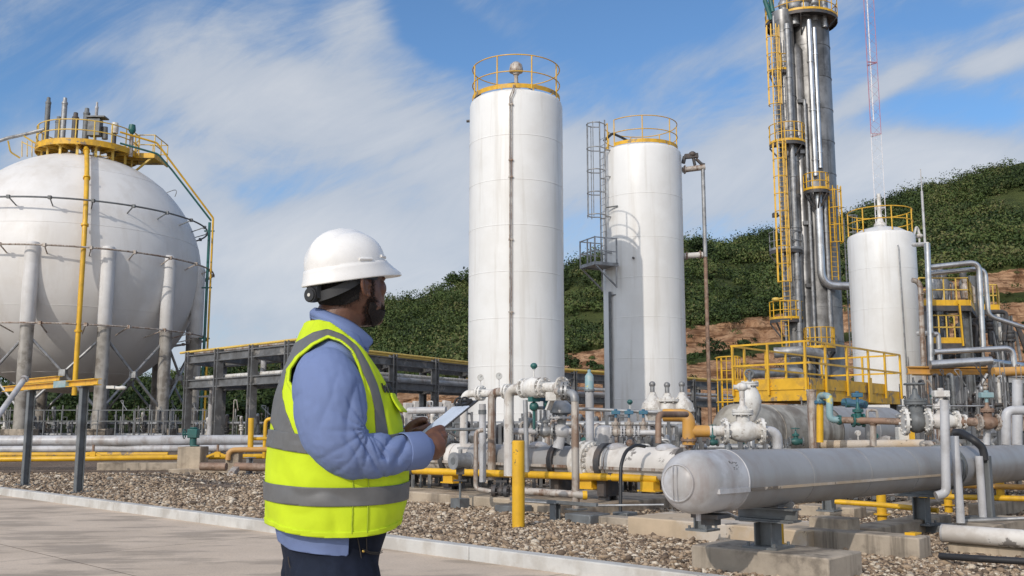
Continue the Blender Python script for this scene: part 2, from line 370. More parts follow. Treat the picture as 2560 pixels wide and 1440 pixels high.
def pave_mat():
    m, N, L = node_mat('concrete_pavement'); b = N['Principled BSDF']; b.inputs['Specular IOR Level'].default_value = .35
    tc = N.new('ShaderNodeTexCoord').outputs['Object']
    c = mixc(N, L, ramp(N, L, nz(N, L, tc, .9, 8), .3, .7), (.52, .42, .322), (.62, .505, .392))
    c = mixc(N, L, mth(N, L, 'MULTIPLY', ramp(N, L, nz(N, L, mp(N, L, tc, (1, 2.4, 1), (0, 0, rad(-43))), .7, 7, .62), .48, .60), .5), c, (.20, .165, .13))
    c = mixc(N, L, mth(N, L, 'MULTIPLY', ramp(N, L, nz(N, L, tc, 60, 3), .45, .75), .35), c, (.22, .19, .16))
    # saw-cut joints along the grid
    br = N.new('ShaderNodeTexBrick'); br.offset = 0; br.inputs['Scale'].default_value = 1; br.inputs['Mortar Size'].default_value = .007; br.inputs['Brick Width'].default_value = 4.4; br.inputs['Row Height'].default_value = 3.4
    br.inputs['Color1'].default_value = br.inputs['Color2'].default_value = (1, 1, 1, 1); br.inputs['Mortar'].default_value = (.3, .28, .25, 1)
    L.new(mp(N, L, tc, (1, 1, 1), (0, 0, math.pi / 2 - TH), (1.3, -.6, 0)), br.inputs['Vector'])
    c = mixc(N, L, 1.0, c, br.outputs['Color'], 'MULTIPLY'); L.new(c, b.inputs['Base Color'])
    L.new(ramp(N, L, nz(N, L, tc, 2, 6), .3, .7, .72, .9), b.inputs['Roughness'])
    L.new(bumpn(N, L, nz(N, L, tc, 90, 6), .25, .004), b.inputs['Normal']); return m
M['gravel'] = gravel_mat(); M['pave'] = pave_mat()
M['kerb'] = mat('cast_kerb', (.52, .51, .485), .85, var=.08, vs=3, dirt=(.33, .30, .26), damt=.5, ds=2.2, streak=(.36, .33, .29), samt=.3, ss=5, bump=.3, bs=45)

def quad_sheet(name, pts, m, kind='structure'):
    me = bpy.data.meshes.new(name); me.from_pydata([tuple(p) for p in pts], [], [tuple(range(len(pts)))]); me.materials.append(m)
    o = bpy.data.objects.new(name, me); COL.objects.link(o); o['kind'] = kind; return o
quad_sheet('ground', [Wp(A0 + .12, 2600), Wp(2600, 2600), Wp(2600, -2600), Wp(A0 + .12, -2600)], M['gravel'])
quad_sheet('pavement', [Wp(-2000, 2600, -.06), Wp(A0 + .1, 2600, -.06), Wp(A0 + .1, -2600, -.06), Wp(-2000, -2600, -.06)], M['pave'])
kb = MB(); bj = PZ(1168, 1401, -.06).dot(GB)
for k in range(-28, 7):
    b0 = bj + k * 2.6; kb.box(Wp(A0 + .075, b0 + 1.3, -.04), (.15, 2.6 - .008, .22), (GA, GB, UZ))
ko = kb.build('kerb', M['kerb'], bevel=.012); ko['kind'] = 'structure'

# loose pebbles over the gravel bed: real stones, densest where the photograph shows them singly
def pebbles():
    t = (1 + 5 ** .5) / 2
    iv = np.array([(-1, t, 0), (1, t, 0), (-1, -t, 0), (1, -t, 0), (0, -1, t), (0, 1, t), (0, -1, -t), (0, 1, -t), (t, 0, -1), (t, 0, 1), (-t, 0, -1), (-t, 0, 1)]) / math.sqrt(1 + t * t)
    fi = np.array([(0, 11, 5), (0, 5, 1), (0, 1, 7), (0, 7, 10), (0, 10, 11), (1, 5, 9), (5, 11, 4), (11, 10, 2), (10, 7, 6), (7, 1, 8), (3, 9, 4), (3, 4, 2), (3, 2, 6), (3, 6, 8), (3, 8, 9), (4, 9, 5), (2, 4, 11), (6, 2, 10), (8, 6, 7), (9, 8, 1)])
    n0 = 480000
    Y = rng.uniform(7.0, 25, n0); X = rng.uniform(-.72, .72, n0) * Y
    a = X * GA.x + Y * GA.y
    keep = (a > A0 + .16) & (rng.random(n0) < np.clip(1.5 - (Y - 9) * .085, .25, 1)); X = X[keep]; Y = Y[keep]
    # bare, soil-filled patches
    pat = np.array([mnoise.noise(Vector((x * .45, y * .45, 3.3))) for x, y in zip(X, Y)]); k2 = pat < .22 + rng.uniform(-.25, .35, len(X)); X = X[k2]; Y = Y[k2]
    n = len(X); s = rng.lognormal(math.log(.0122), .42, n) * (1 + np.clip(Y - 12, 0, 12) * .035)
    sc = np.stack([s * rng.uniform(.8, 1.7, n), s * rng.uniform(.7, 1.2, n), s * rng.uniform(.4, .8, n)], 1)
    vs = iv[None] * (1 + rng.uniform(-.22, .22, (n, 12, 1))) * sc[:, None, :]
    an = rng.uniform(0, 2 * math.pi, n); tl = rng.normal(0, .35, n)
    ct, st = np.cos(tl)[:, None], np.sin(tl)[:, None]; x, y, z = vs[..., 0], vs[..., 1], vs[..., 2]
    x, z = x * ct - z * st, x * st + z * ct
    ca, sa = np.cos(an)[:, None], np.sin(an)[:, None]; x, y = x * ca - y * sa, x * sa + y * ca
    vs = np.stack([x + X[:, None], y + Y[:, None], z + (sc[:, 2] * rng.uniform(.1, 1.0, n))[:, None]], 2).reshape(-1, 3)
    fs = (fi[None] + (np.arange(n) * 12)[:, None, None]).reshape(-1, 3)
    me = bpy.data.meshes.new('pebbles'); me.vertices.add(len(vs)); me.vertices.foreach_set('co', vs.astype(np.float32).ravel())
    me.loops.add(fs.size); me.loops.foreach_set('vertex_index', fs.astype(np.int32).ravel())
    me.polygons.add(len(fs)); me.polygons.foreach_set('loop_start', np.arange(0, fs.size, 3, dtype=np.int32))
    me.update(); me.polygons.foreach_set('use_smooth', np.ones(len(fs), bool))
    at = me.attributes.new('tone', 'FLOAT', 'FACE'); at.data.foreach_set('value', np.repeat(rng.random(n), 20).astype(np.float32))
    m, N, L = node_mat('pebble_stone'); b = N['Principled BSDF']; b.inputs['Roughness'].default_value = .85; b.inputs['Specular IOR Level'].default_value = .25
    ta = N.new('ShaderNodeAttribute'); ta.attribute_name = 'tone'; cr = N.new('ShaderNodeValToRGB'); L.new(ta.outputs['Fac'], cr.inputs[0])
    e = cr.color_ramp.elements; e[0].position = 0; e[0].color = (.065, .05, .038, 1); e[1].position = 1; e[1].color = (.68, .60, .49, 1)
    for p_, c_ in ((.2, (.165, .12, .085)), (.45, (.335, .245, .165)), (.72, (.45, .345, .24)), (.9, (.56, .48, .37))):
        q = e.new(p_); q.color = (*c_, 1)
    tc = N.new('ShaderNodeTexCoord').outputs['Object']
    L.new(mixc(N, L, mth(N, L, 'MULTIPLY', ramp(N, L, nz(N, L, tc, 70, 4), .45, .7), .5), cr.outputs[0], (.13, .10, .08)), b.inputs['Base Color'])
    me.materials.append(m); o = bpy.data.objects.new('gravel', me); COL.objects.link(o); o['kind'] = 'stuff'; return o
pebbles()

# ------------------------------------------------------------------ hills, cut banks and woods
def lerp_tab(tab, x):
    xs = [t[0] for t in tab]; ys = [t[1] for t in tab]; return float(np.interp(x, xs, ys))
CUT_TOP = [(300, 1052), (700, 1040), (900, 1005), (1030, 972), (1165, 945), (1412, 882), (1505, 868), (1715, 812), (1800, 800), (1930, 780), (2130, 752), (2300, 712), (2470, 672), (2560, 660), (2900, 630)]
CUT_BASE = [(300, 1056), (900, 1044), (1412, 985), (1715, 965), (2130, 960), (2560, 940), (2900, 930)]
NEAR = [(-700, 985), (0, 975), (300, 965), (480, 942), (600, 905), (726, 862), (900, 797), (967, 765), (1050, 742), (1120, 725), (1165, 710), (1290, 697), (1412, 684), (1450, 668), (1505, 645), (1600, 642), (1715, 652), (1760, 668), (1850, 702), (1940, 738), (2050, 752), (2150, 738), (2300, 700), (2470, 662), (2560, 650), (2900, 615)]
FAR = [(1400, 730), (1600, 655), (1715, 622), (1760, 622), (1800, 630), (1860, 610), (1943, 590), (2060, 555), (2125, 530), (2180, 506), (2320, 482), (2380, 470), (2450, 440), (2500, 420), (2560, 405), (2700, 380), (3000, 360)]
BENCH = [(1500, 925), (1715, 900), (1850, 880), (1930, 868), (2130, 840), (2300, 795), (2470, 746), (2560, 742), (2900, 735)]
def terrain(name, grid, bare, m):
    ny, nx, _ = grid.shape; me = bpy.data.meshes.new(name)
    fs = [(j * nx + i, j * nx + i + 1, (j + 1) * nx + i + 1, (j + 1) * nx + i) for j in range(ny - 1) for i in range(nx - 1)]
    me.from_pydata(grid.reshape(-1, 3).tolist(), [], fs); at = me.attributes.new('bare', 'FLOAT', 'POINT'); at.data.foreach_set('value', bare.ravel().astype(np.float32))
    me.polygons.foreach_set('use_smooth', [True] * len(fs)); me.materials.append(m); o = bpy.data.objects.new(name, me); COL.objects.link(o); o['kind'] = 'structure'; return o
def hill_mat():
    m, N, L = node_mat('hillside'); b = N['Principled BSDF']; b.inputs['Roughness'].default_value = .95; b.inputs['Specular IOR Level'].default_value = .1
    tc = N.new('ShaderNodeTexCoord').outputs['Object']
    g = mixc(N, L, ramp(N, L, nz(N, L, tc, .10, 8, .65), .35, .65), (.034, .046, .016), (.095, .112, .036))
    g = mixc(N, L, ramp(N, L, nz(N, L, tc, .035, 5), .55, .66), g, (.085, .098, .034))
    e = mixc(N, L, ramp(N, L, nz(N, L, tc, .5, 9, .65), .3, .7), (.34, .175, .09), (.68, .43, .26))
    e = mixc(N, L, mth(N, L, 'MULTIPLY', ramp(N, L, nz(N, L, mp(N, L, tc, (.3, .3, 3.0)), .8, 7), .50, .62), .8), e, (.15, .075, .04))
    e = mixc(N, L, mth(N, L, 'MULTIPLY', ramp(N, L, nz(N, L, mp(N, L, tc, (1, 1, .15)), 1.1, 6, .7), .50, .64), .7), e, (.17, .085, .045))
    at = N.new('ShaderNodeAttribute'); at.attribute_name = 'bare'
    k = mth(N, L, 'ADD', at.outputs['Fac'], mth(N, L, 'MULTIPLY', mth(N, L, 'SUBTRACT', nz(N, L, tc, .45, 9, .68), .5), 1.5))
    L.new(mixc(N, L, ramp(N, L, k, .42, .56), g, e), b.inputs['Base Color'])
    L.new(bumpn(N, L, nz(N, L, mp(N, L, tc, (1, 1, .6)), .7, 10, .75), 1.0, 1.1), b.inputs['Normal']); return m
M['hill'] = hill_mat()
def fold(p, s, a): return (mnoise.noise(Vector((p.x * s, p.y * s, p.z * s * .5))) + .5 * mnoise.noise(Vector((p.x * s * 2.3, p.y * s * 2.3, 7)))) * a
cols = np.arange(-700, 2901, 12)
rowsN = []; bareN = []
NR_CUT, NR_SL = 26, 46
for px in cols:
    yb, yc, yn = lerp_tab(CUT_BASE, px), lerp_tab(CUT_TOP, px), lerp_tab(NEAR, px); ybn = lerp_tab(BENCH, px)
    Yr = float(np.interp(px, [1500, 2050], [235, 165])); col = []; bc = []
    col.append(Vector(P(px, 1060, 94))); col[-1].z = -.6; bc.append(.6)
    for k in range(NR_CUT):
        t = k / (NR_CUT - 1); y = yb + (yc - yb) * t; Yd = 102 + 17 * t + (3.0 if y < ybn else 0)
        p = P(px, y, Yd); p = p + UZ * 0 + Vector((0, 1, 0)) * (fold(p, .25, 2.2) + fold(p, .9, .55)); cut = float(np.interp(px, [900, 1050], [0, 1]))
        bench = math.exp(-((y - ybn) / 13) ** 2) if px > 1600 else 0
        if 1200 < px < 1600: bench = .0
        col.append(p); bc.append(max(-.2, cut * (1.0 - 1.15 * bench) - (1.1 * max(0, t - .93) / .07)))
    for k in range(1, NR_SL):
        t = k / (NR_SL - 1); y = yc + (yn - yc) * t ** .85; Yd = 122 + (Yr - 122) * t; p = P(px, y, Yd)
        p = p + UZ * fold(p, .045, 2.6 * math.sin(math.pi * min(1, t * 1.1)) if t < .9 else 0.5); col.append(p); bc.append(-.3)
    for dz, dy in ((-8, 25), (-26, 60)):
        q = col[-1 if dy == 25 else -2].copy(); q.y += dy; q.z += dz; col.append(q); bc.append(-.3)
    rowsN.append(col); bareN.append(bc)
gridN = np.array([[tuple(v) for v in c] for c in rowsN]).transpose(1, 0, 2); bareN = np.array(bareN).T
terrain('hill', gridN, bareN, M['hill'])
colsF = np.arange(1400, 3001, 12); rowsF = []
for px in colsF:
    y0 = lerp_tab(NEAR, px) + 30; y1 = lerp_tab(FAR, px); Y0 = float(np.interp(px, [1500, 2050], [240, 170])); col = []
    for k in range(52):
        t = k / 51; p = P(px, y0 + (y1 - y0) * t ** .9, Y0 + (345 - Y0) * t); p = p + UZ * fold(p, .03, 4.5 * math.sin(math.pi * min(1, t * 1.1)) if t < .9 else .8); col.append(p)
    q = col[-1].copy(); q.y += 30; q.z -= 9; col.append(q); q = q.copy(); q.y += 60; q.z -= 25; col.append(q); rowsF.append(col)
gridF = np.array([[tuple(v) for v in c] for c in rowsF]).transpose(1, 0, 2)
terrain('hill', gridF, np.full(gridF.shape[:2], -.4), M['hill'])

def leaf_mat(name, ramp_):
    m, N, L = node_mat(name); b = N['Principled BSDF']; b.inputs['Roughness'].default_value = .6; b.inputs['Specular IOR Level'].default_value = .25
    ta = N.new('ShaderNodeAttribute'); ta.attribute_name = 'tone'; cr = N.new('ShaderNodeValToRGB'); L.new(ta.outputs['Fac'], cr.inputs[0])
    e = cr.color_ramp.elements; e[0].color = (*ramp_[0][1], 1); e[0].position = ramp_[0][0]; e[1].color = (*ramp_[-1][1], 1); e[1].position = ramp_[-1][0]
    for p_, c_ in ramp_[1:-1]: q = e.new(p_); q.color = (*c_, 1)
    L.new(cr.outputs[0], b.inputs['Base Color'])
    tr = N.new('ShaderNodeBsdfTranslucent'); L.new(cr.outputs[0], tr.inputs[0]); mx = N.new('ShaderNodeMixShader'); mx.inputs[0].default_value = .22
    L.new(b.outputs[0], mx.inputs[1]); L.new(tr.outputs[0], mx.inputs[2]); L.new(mx.outputs[0], N['Material Output'].inputs[0]); return m
M['leafw'] = leaf_mat('wood_foliage', [(0, (.028, .044, .014)), (.25, (.052, .080, .023)), (.55, (.090, .128, .034)), (.72, (.135, .150, .048)), (.86, (.155, .138, .062)), (1, (.17, .20, .055))])
M['leafd'] = leaf_mat('dark_tree_foliage', [(0, (.020, .036, .012)), (.5, (.040, .068, .019)), (1, (.080, .115, .028))])
def leaves_mesh(name, C, R, H, n, ls, tone, seed=1):
    """leaf-sized quads through the volume of each crown; C centres, R radii, H half heights, tone per crown"""
    g = np.random.default_rng(seed); k = len(C); C = np.repeat(np.asarray(C, float), n, 0); R_ = np.repeat(R, n); H_ = np.repeat(H, n); T = np.repeat(tone, n); l = np.repeat(ls, n)
    N_ = k * n; d = g.normal(size=(N_, 3)); d /= np.linalg.norm(d, axis=1)[:, None]; d[:, 2] = np.where(d[:, 2] < -.35, -d[:, 2], d[:, 2])
    q = (g.random(N_) ** .24); lump = 1 + .28 * np.sin(d[:, 0] * 5 + np.repeat(g.random(k) * 6, n)) * np.cos(d[:, 1] * 4 + np.repeat(g.random(k) * 6, n)) + .14 * np.sin(d[:, 2] * 9 + d[:, 0] * 7)
    pos = C + d * (q * lump)[:, None] * np.stack([R_, R_, H_], 1)
    nn = d + g.normal(size=(N_, 3)) * .75 + np.array([0, 0, .25]); nn /= np.linalg.norm(nn, axis=1)[:, None]
    e1 = np.cross(nn, g.normal(size=(N_, 3))); e1 /= np.linalg.norm(e1, axis=1)[:, None]; e2 = np.cross(nn, e1)
    s = (l * g.uniform(.6, 1.4, N_))[:, None]
    vs = np.stack([pos - e1 * s, pos - e2 * s * .6, pos + e1 * s, pos + e2 * s * .6], 1).reshape(-1, 3)
    me = bpy.data.meshes.new(name); me.vertices.add(len(vs)); me.vertices.foreach_set('co', vs.astype(np.float32).ravel())
    me.loops.add(len(vs)); me.loops.foreach_set('vertex_index', np.arange(len(vs), dtype=np.int32)); me.polygons.add(N_); me.polygons.foreach_set('loop_start', np.arange(0, 4 * N_, 4, dtype=np.int32))
    me.update(); cn = d * .8 + nn * .35; cn /= np.linalg.norm(cn, axis=1)[:, None]; me.polygons.foreach_set('use_smooth', np.ones(N_, bool)); me.normals_split_custom_set_from_vertices(np.repeat(cn, 4, 0).astype(np.float32)); tv = np.clip(T + g.normal(0, .09, N_), 0, 1)
    me.attributes.new('tone', 'FLOAT', 'FACE').data.foreach_set('value', tv.astype(np.float32)); return me
def scatter(grid, n, rmin, rmax, nl, lsz, seed, name, keep=None):
    g = np.random.default_rng(seed); a, b, c, d = grid[:-1, :-1], grid[:-1, 1:], grid[1:, 1:], grid[1:, :-1]
    # weight by the area seen from the plant rather than the plan area, so near slopes and steep ones are as dense
    ar = np.linalg.norm(np.cross(b - a, d - a), axis=2); w = (ar / np.linalg.norm(a[..., :2], axis=2) ** 1.2).ravel(); w /= w.sum()
    idx = g.choice(len(w), n, p=w); u, v = g.random(n)[:, None], g.random(n)[:, None]
    A_, B_, C_, D_ = (q.reshape(-1, 3)[idx] for q in (a, b, c, d)); pos = (A_ * (1 - u) + B_ * u) * (1 - v) + (D_ * (1 - u) + C_ * u) * v
    den = np.array([mnoise.noise(Vector((x * .03, y * .03, 1))) for x, y, z in pos]); k = (den > -.16 + g.uniform(-.22, .22, n)) | (name == 'bank_scrub')
    if keep is not None: k &= keep(pos, g)
    pos = pos[k]; n = len(pos)
    R = g.uniform(rmin, rmax, n) * (1 + .35 * (g.random(n) > .85)); H = R * g.uniform(.6, .95, n)
    pos[:, 2] += H * .35
    tone = np.clip(.42 + .32 * np.array([mnoise.noise(Vector((x * .05, y * .05, 5))) for x, y, z in pos]) * 1.6 + g.normal(0, .24, n), 0, 1)
    me = leaves_mesh(name, pos, R, H, nl, np.full(n, lsz), tone, seed + 1); me.materials.append(M['leafw'])
    o = bpy.data.objects.new(name, me); COL.objects.link(o); o['kind'] = 'stuff'; return o
def px_of(pos): return 1280 + FPX * pos[:, 0] / (pos[:, 1] * math.cos(PITCH) + (pos[:, 2] - 1.25) * math.sin(PITCH))
scatter(gridN[NR_CUT + 1:-2], 4200, .8, 3.3, 200, .21, 11, 'hillside_woods', lambda p, g: (g.random(len(p)) < np.interp(px_of(p), [1700, 1740, 1930, 1960], [1, .28, .28, 1])))
scatter(gridF[:-2], 4300, 1.4, 4.8, 190, .31, 21, 'hillside_woods')

scatter(gridN[NR_CUT - 1:NR_CUT + 9], 6500, .5, 1.5, 80, .15, 41, 'bank_scrub', lambda p, g: px_of(p) > 900)
scatter(gridN[1:NR_CUT], 420, .2, .7, 90, .09, 43, 'bank_scrub', lambda p, g: px_of(p) > 1150)

# single trees and shrubs one can tell apart
def trunk_mesh(h, r, R, seed):
    g = random.Random(seed); mb = MB(); pts = [Vector((0, 0, -.1)), Vector((g.uniform(-.1, .1) * h, g.uniform(-.05, .05) * h, h * .5)), Vector((g.uniform(-.1, .1) * h, 0, h))]
    mb.tube(pts, [r, r * .75, r * .4], 8)
    for k in range(5):
        a = g.uniform(0, 6.28); s = pts[1].lerp(pts[2], g.uniform(-.2, .9)); mb.tube([s, s + Vector((math.cos(a) * R * .35, math.sin(a) * R * .35, R * .3)), s + Vector((math.cos(a) * R * .7, math.sin(a) * R * .7, R * .6))], [r * .45, r * .3, r * .12], 6)
    return mb
M['bark'] = mat('bark', (.10, .075, .05), .9, var=.3, bump=.5, bs=12)
def tree(name, label, loc, h, R, H, seed, n=900, ls=.22, tone=.4, group=None, cat=None, leaf='leafd'):
    t = thing(name, label, cat or name.split('_')[-1], loc, group); trunk_mesh(max(.3, h), max(.03, h * .035), R, seed).build('trunk', M['bark']).parent = t
    g = np.random.default_rng(seed); k = 7; d = g.normal(size=(k, 3)) * np.array([.42, .42, .38]); C = np.array([0, 0, h + H * .35]) + d * np.array([R, R, H]); rr = R * g.uniform(.45, .75, k)
    me = leaves_mesh('crown', C, rr, rr * H / R, n // k, np.full(k, ls), np.clip(tone + g.normal(0, .14, k), 0, 1), seed); me.materials.append(M[leaf])
    o = bpy.data.objects.new('crown', me); COL.objects.link(o); o.parent = t; return t
# ------------------------------------------------------------------ trees beyond the plant
for i, (px, py, Y, h, R, H, tn, lab) in enumerate([
    (548, 1000, 88, 1.8, 3.0, 2.6, .35, 'dark bushy tree behind the pipe rack, beside the sphere legs'),
    (602, 985, 84, 2.2, 3.2, 3.0, .30, 'darkest round tree seen through the pipe rack'),
    (655, 1010, 80, 1.5, 2.6, 2.2, .5, 'pale green tree low behind the pipe rack, left of the worker'),
    (690, 990, 86, 2.0, 2.8, 2.6, .42, 'tree half hidden behind the back of the worker'),
    (575, 1035, 76, 1.0, 2.2, 1.5, .62, 'light green shrub at the foot of the trees behind the rack'),
    (430, 1000, 95, 2.0, 3.6, 2.8, .36, 'tree showing between the right legs of the sphere'),
    (330, 1005, 96, 2.0, 3.8, 2.6, .30, 'dark tree under the middle of the sphere'),
    (240, 1015, 94, 1.5, 3.2, 2.2, .38, 'low tree under the sphere between its front legs'),
    (120, 1010, 96, 1.6, 3.6, 2.4, .34, 'tree under the left half of the sphere'),
    (20, 1005, 95, 1.8, 3.4, 2.6, .4, 'tree behind the leftmost sphere leg')]):
    c = P(px, py, Y); tree('tree', lab, (c.x, c.y, 0), max(.6, c.z - H * .5), R, H * 1.1, 40 + i, 1100, .2, tn, 'trees behind the plant')
for i, (px, py, Y, R, H, tn, lab) in enumerate([
    (1795, 872, 112, 2.0, 1.3, .32, 'big dark shrub on the tan cut bank right of the second tank'),
    (1745, 895, 111, 1.3, .9, .55, 'small shrub on the bank just right of the second tank'),
    (1430, 908, 111, 1.1, .8, .35, 'shrub on the red bank between the two tall tanks'),
    (1490, 915, 111, .8, .6, .42, 'little shrub beside the left edge of the second tank'),
    (1860, 862, 112, 1.2, .7, .48, 'shrub on the bank near the foot of the distillation column'),
    (1835, 792, 119, 1.7, 1.0, .5, 'shrub along the top of the tan cut bank'),
    (1775, 915, 110, 1.0, .6, .25, 'dark shrub in the hollow of the tan bank above the pipe rack')]):
    c = P(px, py, Y); tree('shrub', lab, (c.x, c.y, c.z - H * .8), .35, R, H, 70 + i, 700, .14, tn, 'shrubs on the cut bank')
for i, (px, py, Y, R, H, lab) in enumerate([
    (1737, 622, 236, 3.4, 2.4, 'round tree on the ridge right of the second tank'),
    (1462, 664, 232, 3.0, 2.4, 'tree on the ridge between the two tall tanks'),
    (2335, 474, 343, 4.6, 3.0, 'open-crowned tree standing out on the ridge right of the short tank'),
    (1150, 704, 233, 4.0, 3.2, 'tall tree on the ridge against the left side of the tallest tank')]):
    c = P(px, py, Y); tree('tree', lab, (c.x, c.y, c.z - H * 1.4), H * .8, R, H, 90 + i, 2600, .26, .38, 'trees on the ridge')
# painted stone wall along the toe of the bank
w = MB(); p0, p1 = PZ(1015, 998, 2.9), None
a_, b_ = P(1010, 1000, 92), P(1260, 985, 98)
for k in range(14):
    q0 = a_.lerp(b_, k / 14); q1 = a_.lerp(b_, (k + 1) / 14); w.bar((q0.x, q0.y, 1.6 + .1 * (k % 2)), (q1.x, q1.y, 1.6), .5, 3.3 + .2 * (k % 3))
M['stone'] = mat('whitewashed_stone', (.56, .53, .49), .9, var=.12, chips=(.22, .13, .085), camt=.85, cs=.9, bump=.5, bs=4)
solo('stone_wall', w, M['stone'], 'whitewashed stone retaining wall below the red bank, left of the tallest tank', 'wall', bevel=.06)

# ------------------------------------------------------------------ storage tanks
def rail_ring(t, c, R, z, h, npost, a0=0, a1=2 * math.pi, mt='yellow', toe=.16, pr=.022, name='handrail'):
    mb = MB(); c = Vector((c.x, c.y, 0)); full = abs(a1 - a0 - 2 * math.pi) < 1e-6
    for k in range(npost if full else npost + 1):
        a = a0 + (a1 - a0) * k / npost; q = c + Vector((math.cos(a), math.sin(a), 0)) * R; mb.cyl(q + UZ * z, q + UZ * (z + h), pr * 1.15, 8)
    for hh in (.5, 1): mb.ring(c + UZ * (z + h * hh), R, pr, seg=64, ts=6, a0=a0, a1=a1)
    r = mb.build(name, M[mt], t)
    if toe: MB().band(c + UZ * z, R + .012, toe, .012, 72, a0, a1).build('toe_plate', M['yworn' if mt == 'yellow' else mt], t)
    return r
def storage_tank(label, px, Y, r, z, welds, dome=.35, mt='white'):
    c = P(px, 700, Y); t = thing('storage_tank', label, 'storage tank', (c.x, c.y, 0), 'white vertical storage tanks')
    mb = MB(); prof = [(r, .25)]
    for w_ in welds: prof += [(r, w_ - .018), (r + .007, w_ - .010), (r + .007, w_ + .010), (r, w_ + .018)]
    prof += [(r, z - .22), (r - .03, z - .1), (r - .10, z - .03), (r - .22, z), (r * .6, z + dome * .6), (r * .3, z + dome * .9), (0.0, z + dome)]
    mb.lathe(prof, (c.x, c.y, 0), UZ, 112); mb.build('shell', M[mt], t, ang=25)
    MB().cyl((c.x, c.y, 0), (c.x, c.y, .25), r + .25, 64).build('foundation', M['conc'], t)
    return t, Vector((c.x, c.y, 0))
def around(c, r, psi, z):            # psi: angle from the side facing the camera, positive to the right
    d = Vector((-c.x, -c.y, 0)).normalized(); s = Vector((d.y * -1, d.x, 0)) * 1.0
    s = Vector((-d.y, d.x, 0))
    return c + (d * math.cos(psi) + s * math.sin(psi)) * r + UZ * z
T1, c1 = storage_tank('tallest white storage tank with a rust streaked conduit down its front', 1290.5, 34, 1.70, 12.92, [1.6, 3.2, 4.82, 6.42, 8.04, 9.64, 11.24])
rail_ring(T1, c1, 1.60, 12.95, 1.22, 8, rad(20), rad(380))
mb = MB(); mb.cyl(c1 + UZ * 12.9, c1 + UZ * 14.05, .075, 12); mb.cyl(c1 + UZ * 13.55, c1 + UZ * 13.62, .2, 16); mb.lathe([(0, 14.5), (.12, 14.49), (.22, 14.4), (.26, 14.2), (.25, 14.12), (.12, 14.1), (.12, 14.02), (0, 14.0)], c1, UZ, 20)
mb.build('vent', M['rustp'], T1)
mb = MB(); mb.pipe([c1 + UZ * 13.7, c1 + Vector((-.7, .1, 13.62)), c1 + Vector((-1.3, .1, 13.38)), c1 + Vector((-1.5, 0, 13.1))], .045, seg=8); mb.pipe([c1 + UZ * 13.75, c1 + Vector((.6, .3, 13.55)), c1 + Vector((1.0, .5, 13.1))], .018, seg=6)
mb.build('hose', M['black'], T1)
mb = MB()
for s_ in (-.05, .05):
    pts = [around(c1, 1.55, rad(-2 + s_ * 20), 13.12), around(c1, 1.80, rad(-3 + s_ * 20), 12.8), around(c1, 1.77, rad(-6 + s_ * 22), 12.55), around(c1, 1.77, rad(-6 + s_ * 22), 1.4)]
    mb.pipe(pts, .022 if s_ < 0 else .016, .1, 8)
for z in (12.3, 10.3, 9.7, 7.5, 5, 2.5): mb.box(around(c1, 1.75, rad(-6), z), (.16, .08, .05))
mb.build('conduit', M['rustp'], T1)
mb = MB(); q = around(c1, 1.75, rad(-100), 12.35); mb.cyl(around(c1, 1.6, rad(-100), 12.35), around(c1, 1.86, rad(-100), 12.35), .05); mb.build('nozzle', M['dark'], T1)

T2, c2 = storage_tank('second tall white storage tank with a caged ladder on its left side', 1609, 42, 1.78, 13.35, [2.3, 4.0, 5.75, 7.45, 9.2, 11.1])
rail_ring(T2, c2, 1.62, 13.38, 1.2, 7, rad(216), rad(556))
mb = MB(); mb.lathe([(.3, 13.3), (.3, 13.75), (.38, 13.76), (.38, 13.84), (.3, 13.85), (.3, 13.95), (0, 13.96)], c2, UZ, 20); mb.build('hatch', M['galv'], T2)
mb = MB(); mb.pipe([c2 + Vector((-.3, 0, 13.75)), c2 + Vector((-.9, -.1, 14.05)), c2 + Vector((-1.3, -.2, 14.2)), c2 + Vector((-1.7, -.4, 13.8))], .06, seg=8); mb.build('hose', M['black'], T2)
LP = rad(-57); Ld = (around(c2, 1, LP, 0) - c2); Ls = Vector((-Ld.y, Ld.x, 0)); zT, zP = 14.55, 8.05
lad = MB(); base = c2 + Ld * 2.02
for s_ in (-.22, .22): lad.bar(base + Ls * s_ + UZ * zP, base + Ls * s_ + UZ * zT, .06, .02, Ls)
k = zP + .3
while k < zT - .5: lad.cyl(base + Ls * -.22 + UZ * k, base + Ls * .22 + UZ * k, .012, 6); k += .3
for z in (8.6, 10.2, 12.0, 13.2): lad.bar(base + Ls * .22 + UZ * z, base + Ls * .22 - Ld * .28 + UZ * z, .05, .05); lad.bar(base - Ls * .22 + UZ * z, base - Ls * .22 - Ld * .28 + UZ * z, .05, .05)
ladder_o = lad.build('ladder', M['galv'], T2)
cg = MB(); cc = base + Ld * .36
for z in (10.25, 11.25, 12.25, 13.25, 14.35):
    pts = [base - Ls * .24 + UZ * z] + [cc + (Ld * math.sin(a) - Ls * math.cos(a)) * .37 + UZ * z for a in np.linspace(rad(-10), rad(190), 15)] + [base + Ls * .24 + UZ * z]
    cg.tube(pts, .026, 6)
for a in np.linspace(0, math.pi, 5):
    q = cc + (Ld * math.sin(a) - Ls * math.cos(a)) * .375; cg.bar(q + UZ * 10.15, q + UZ * 14.4, .05, .014, Ld)
cg.build('ladder_cage', M['galv'], ladder_o)
pl = MB(); pc = base + Ld * .28
def Lw(a, b, z): return pc + Ld * a + Ls * b + UZ * z
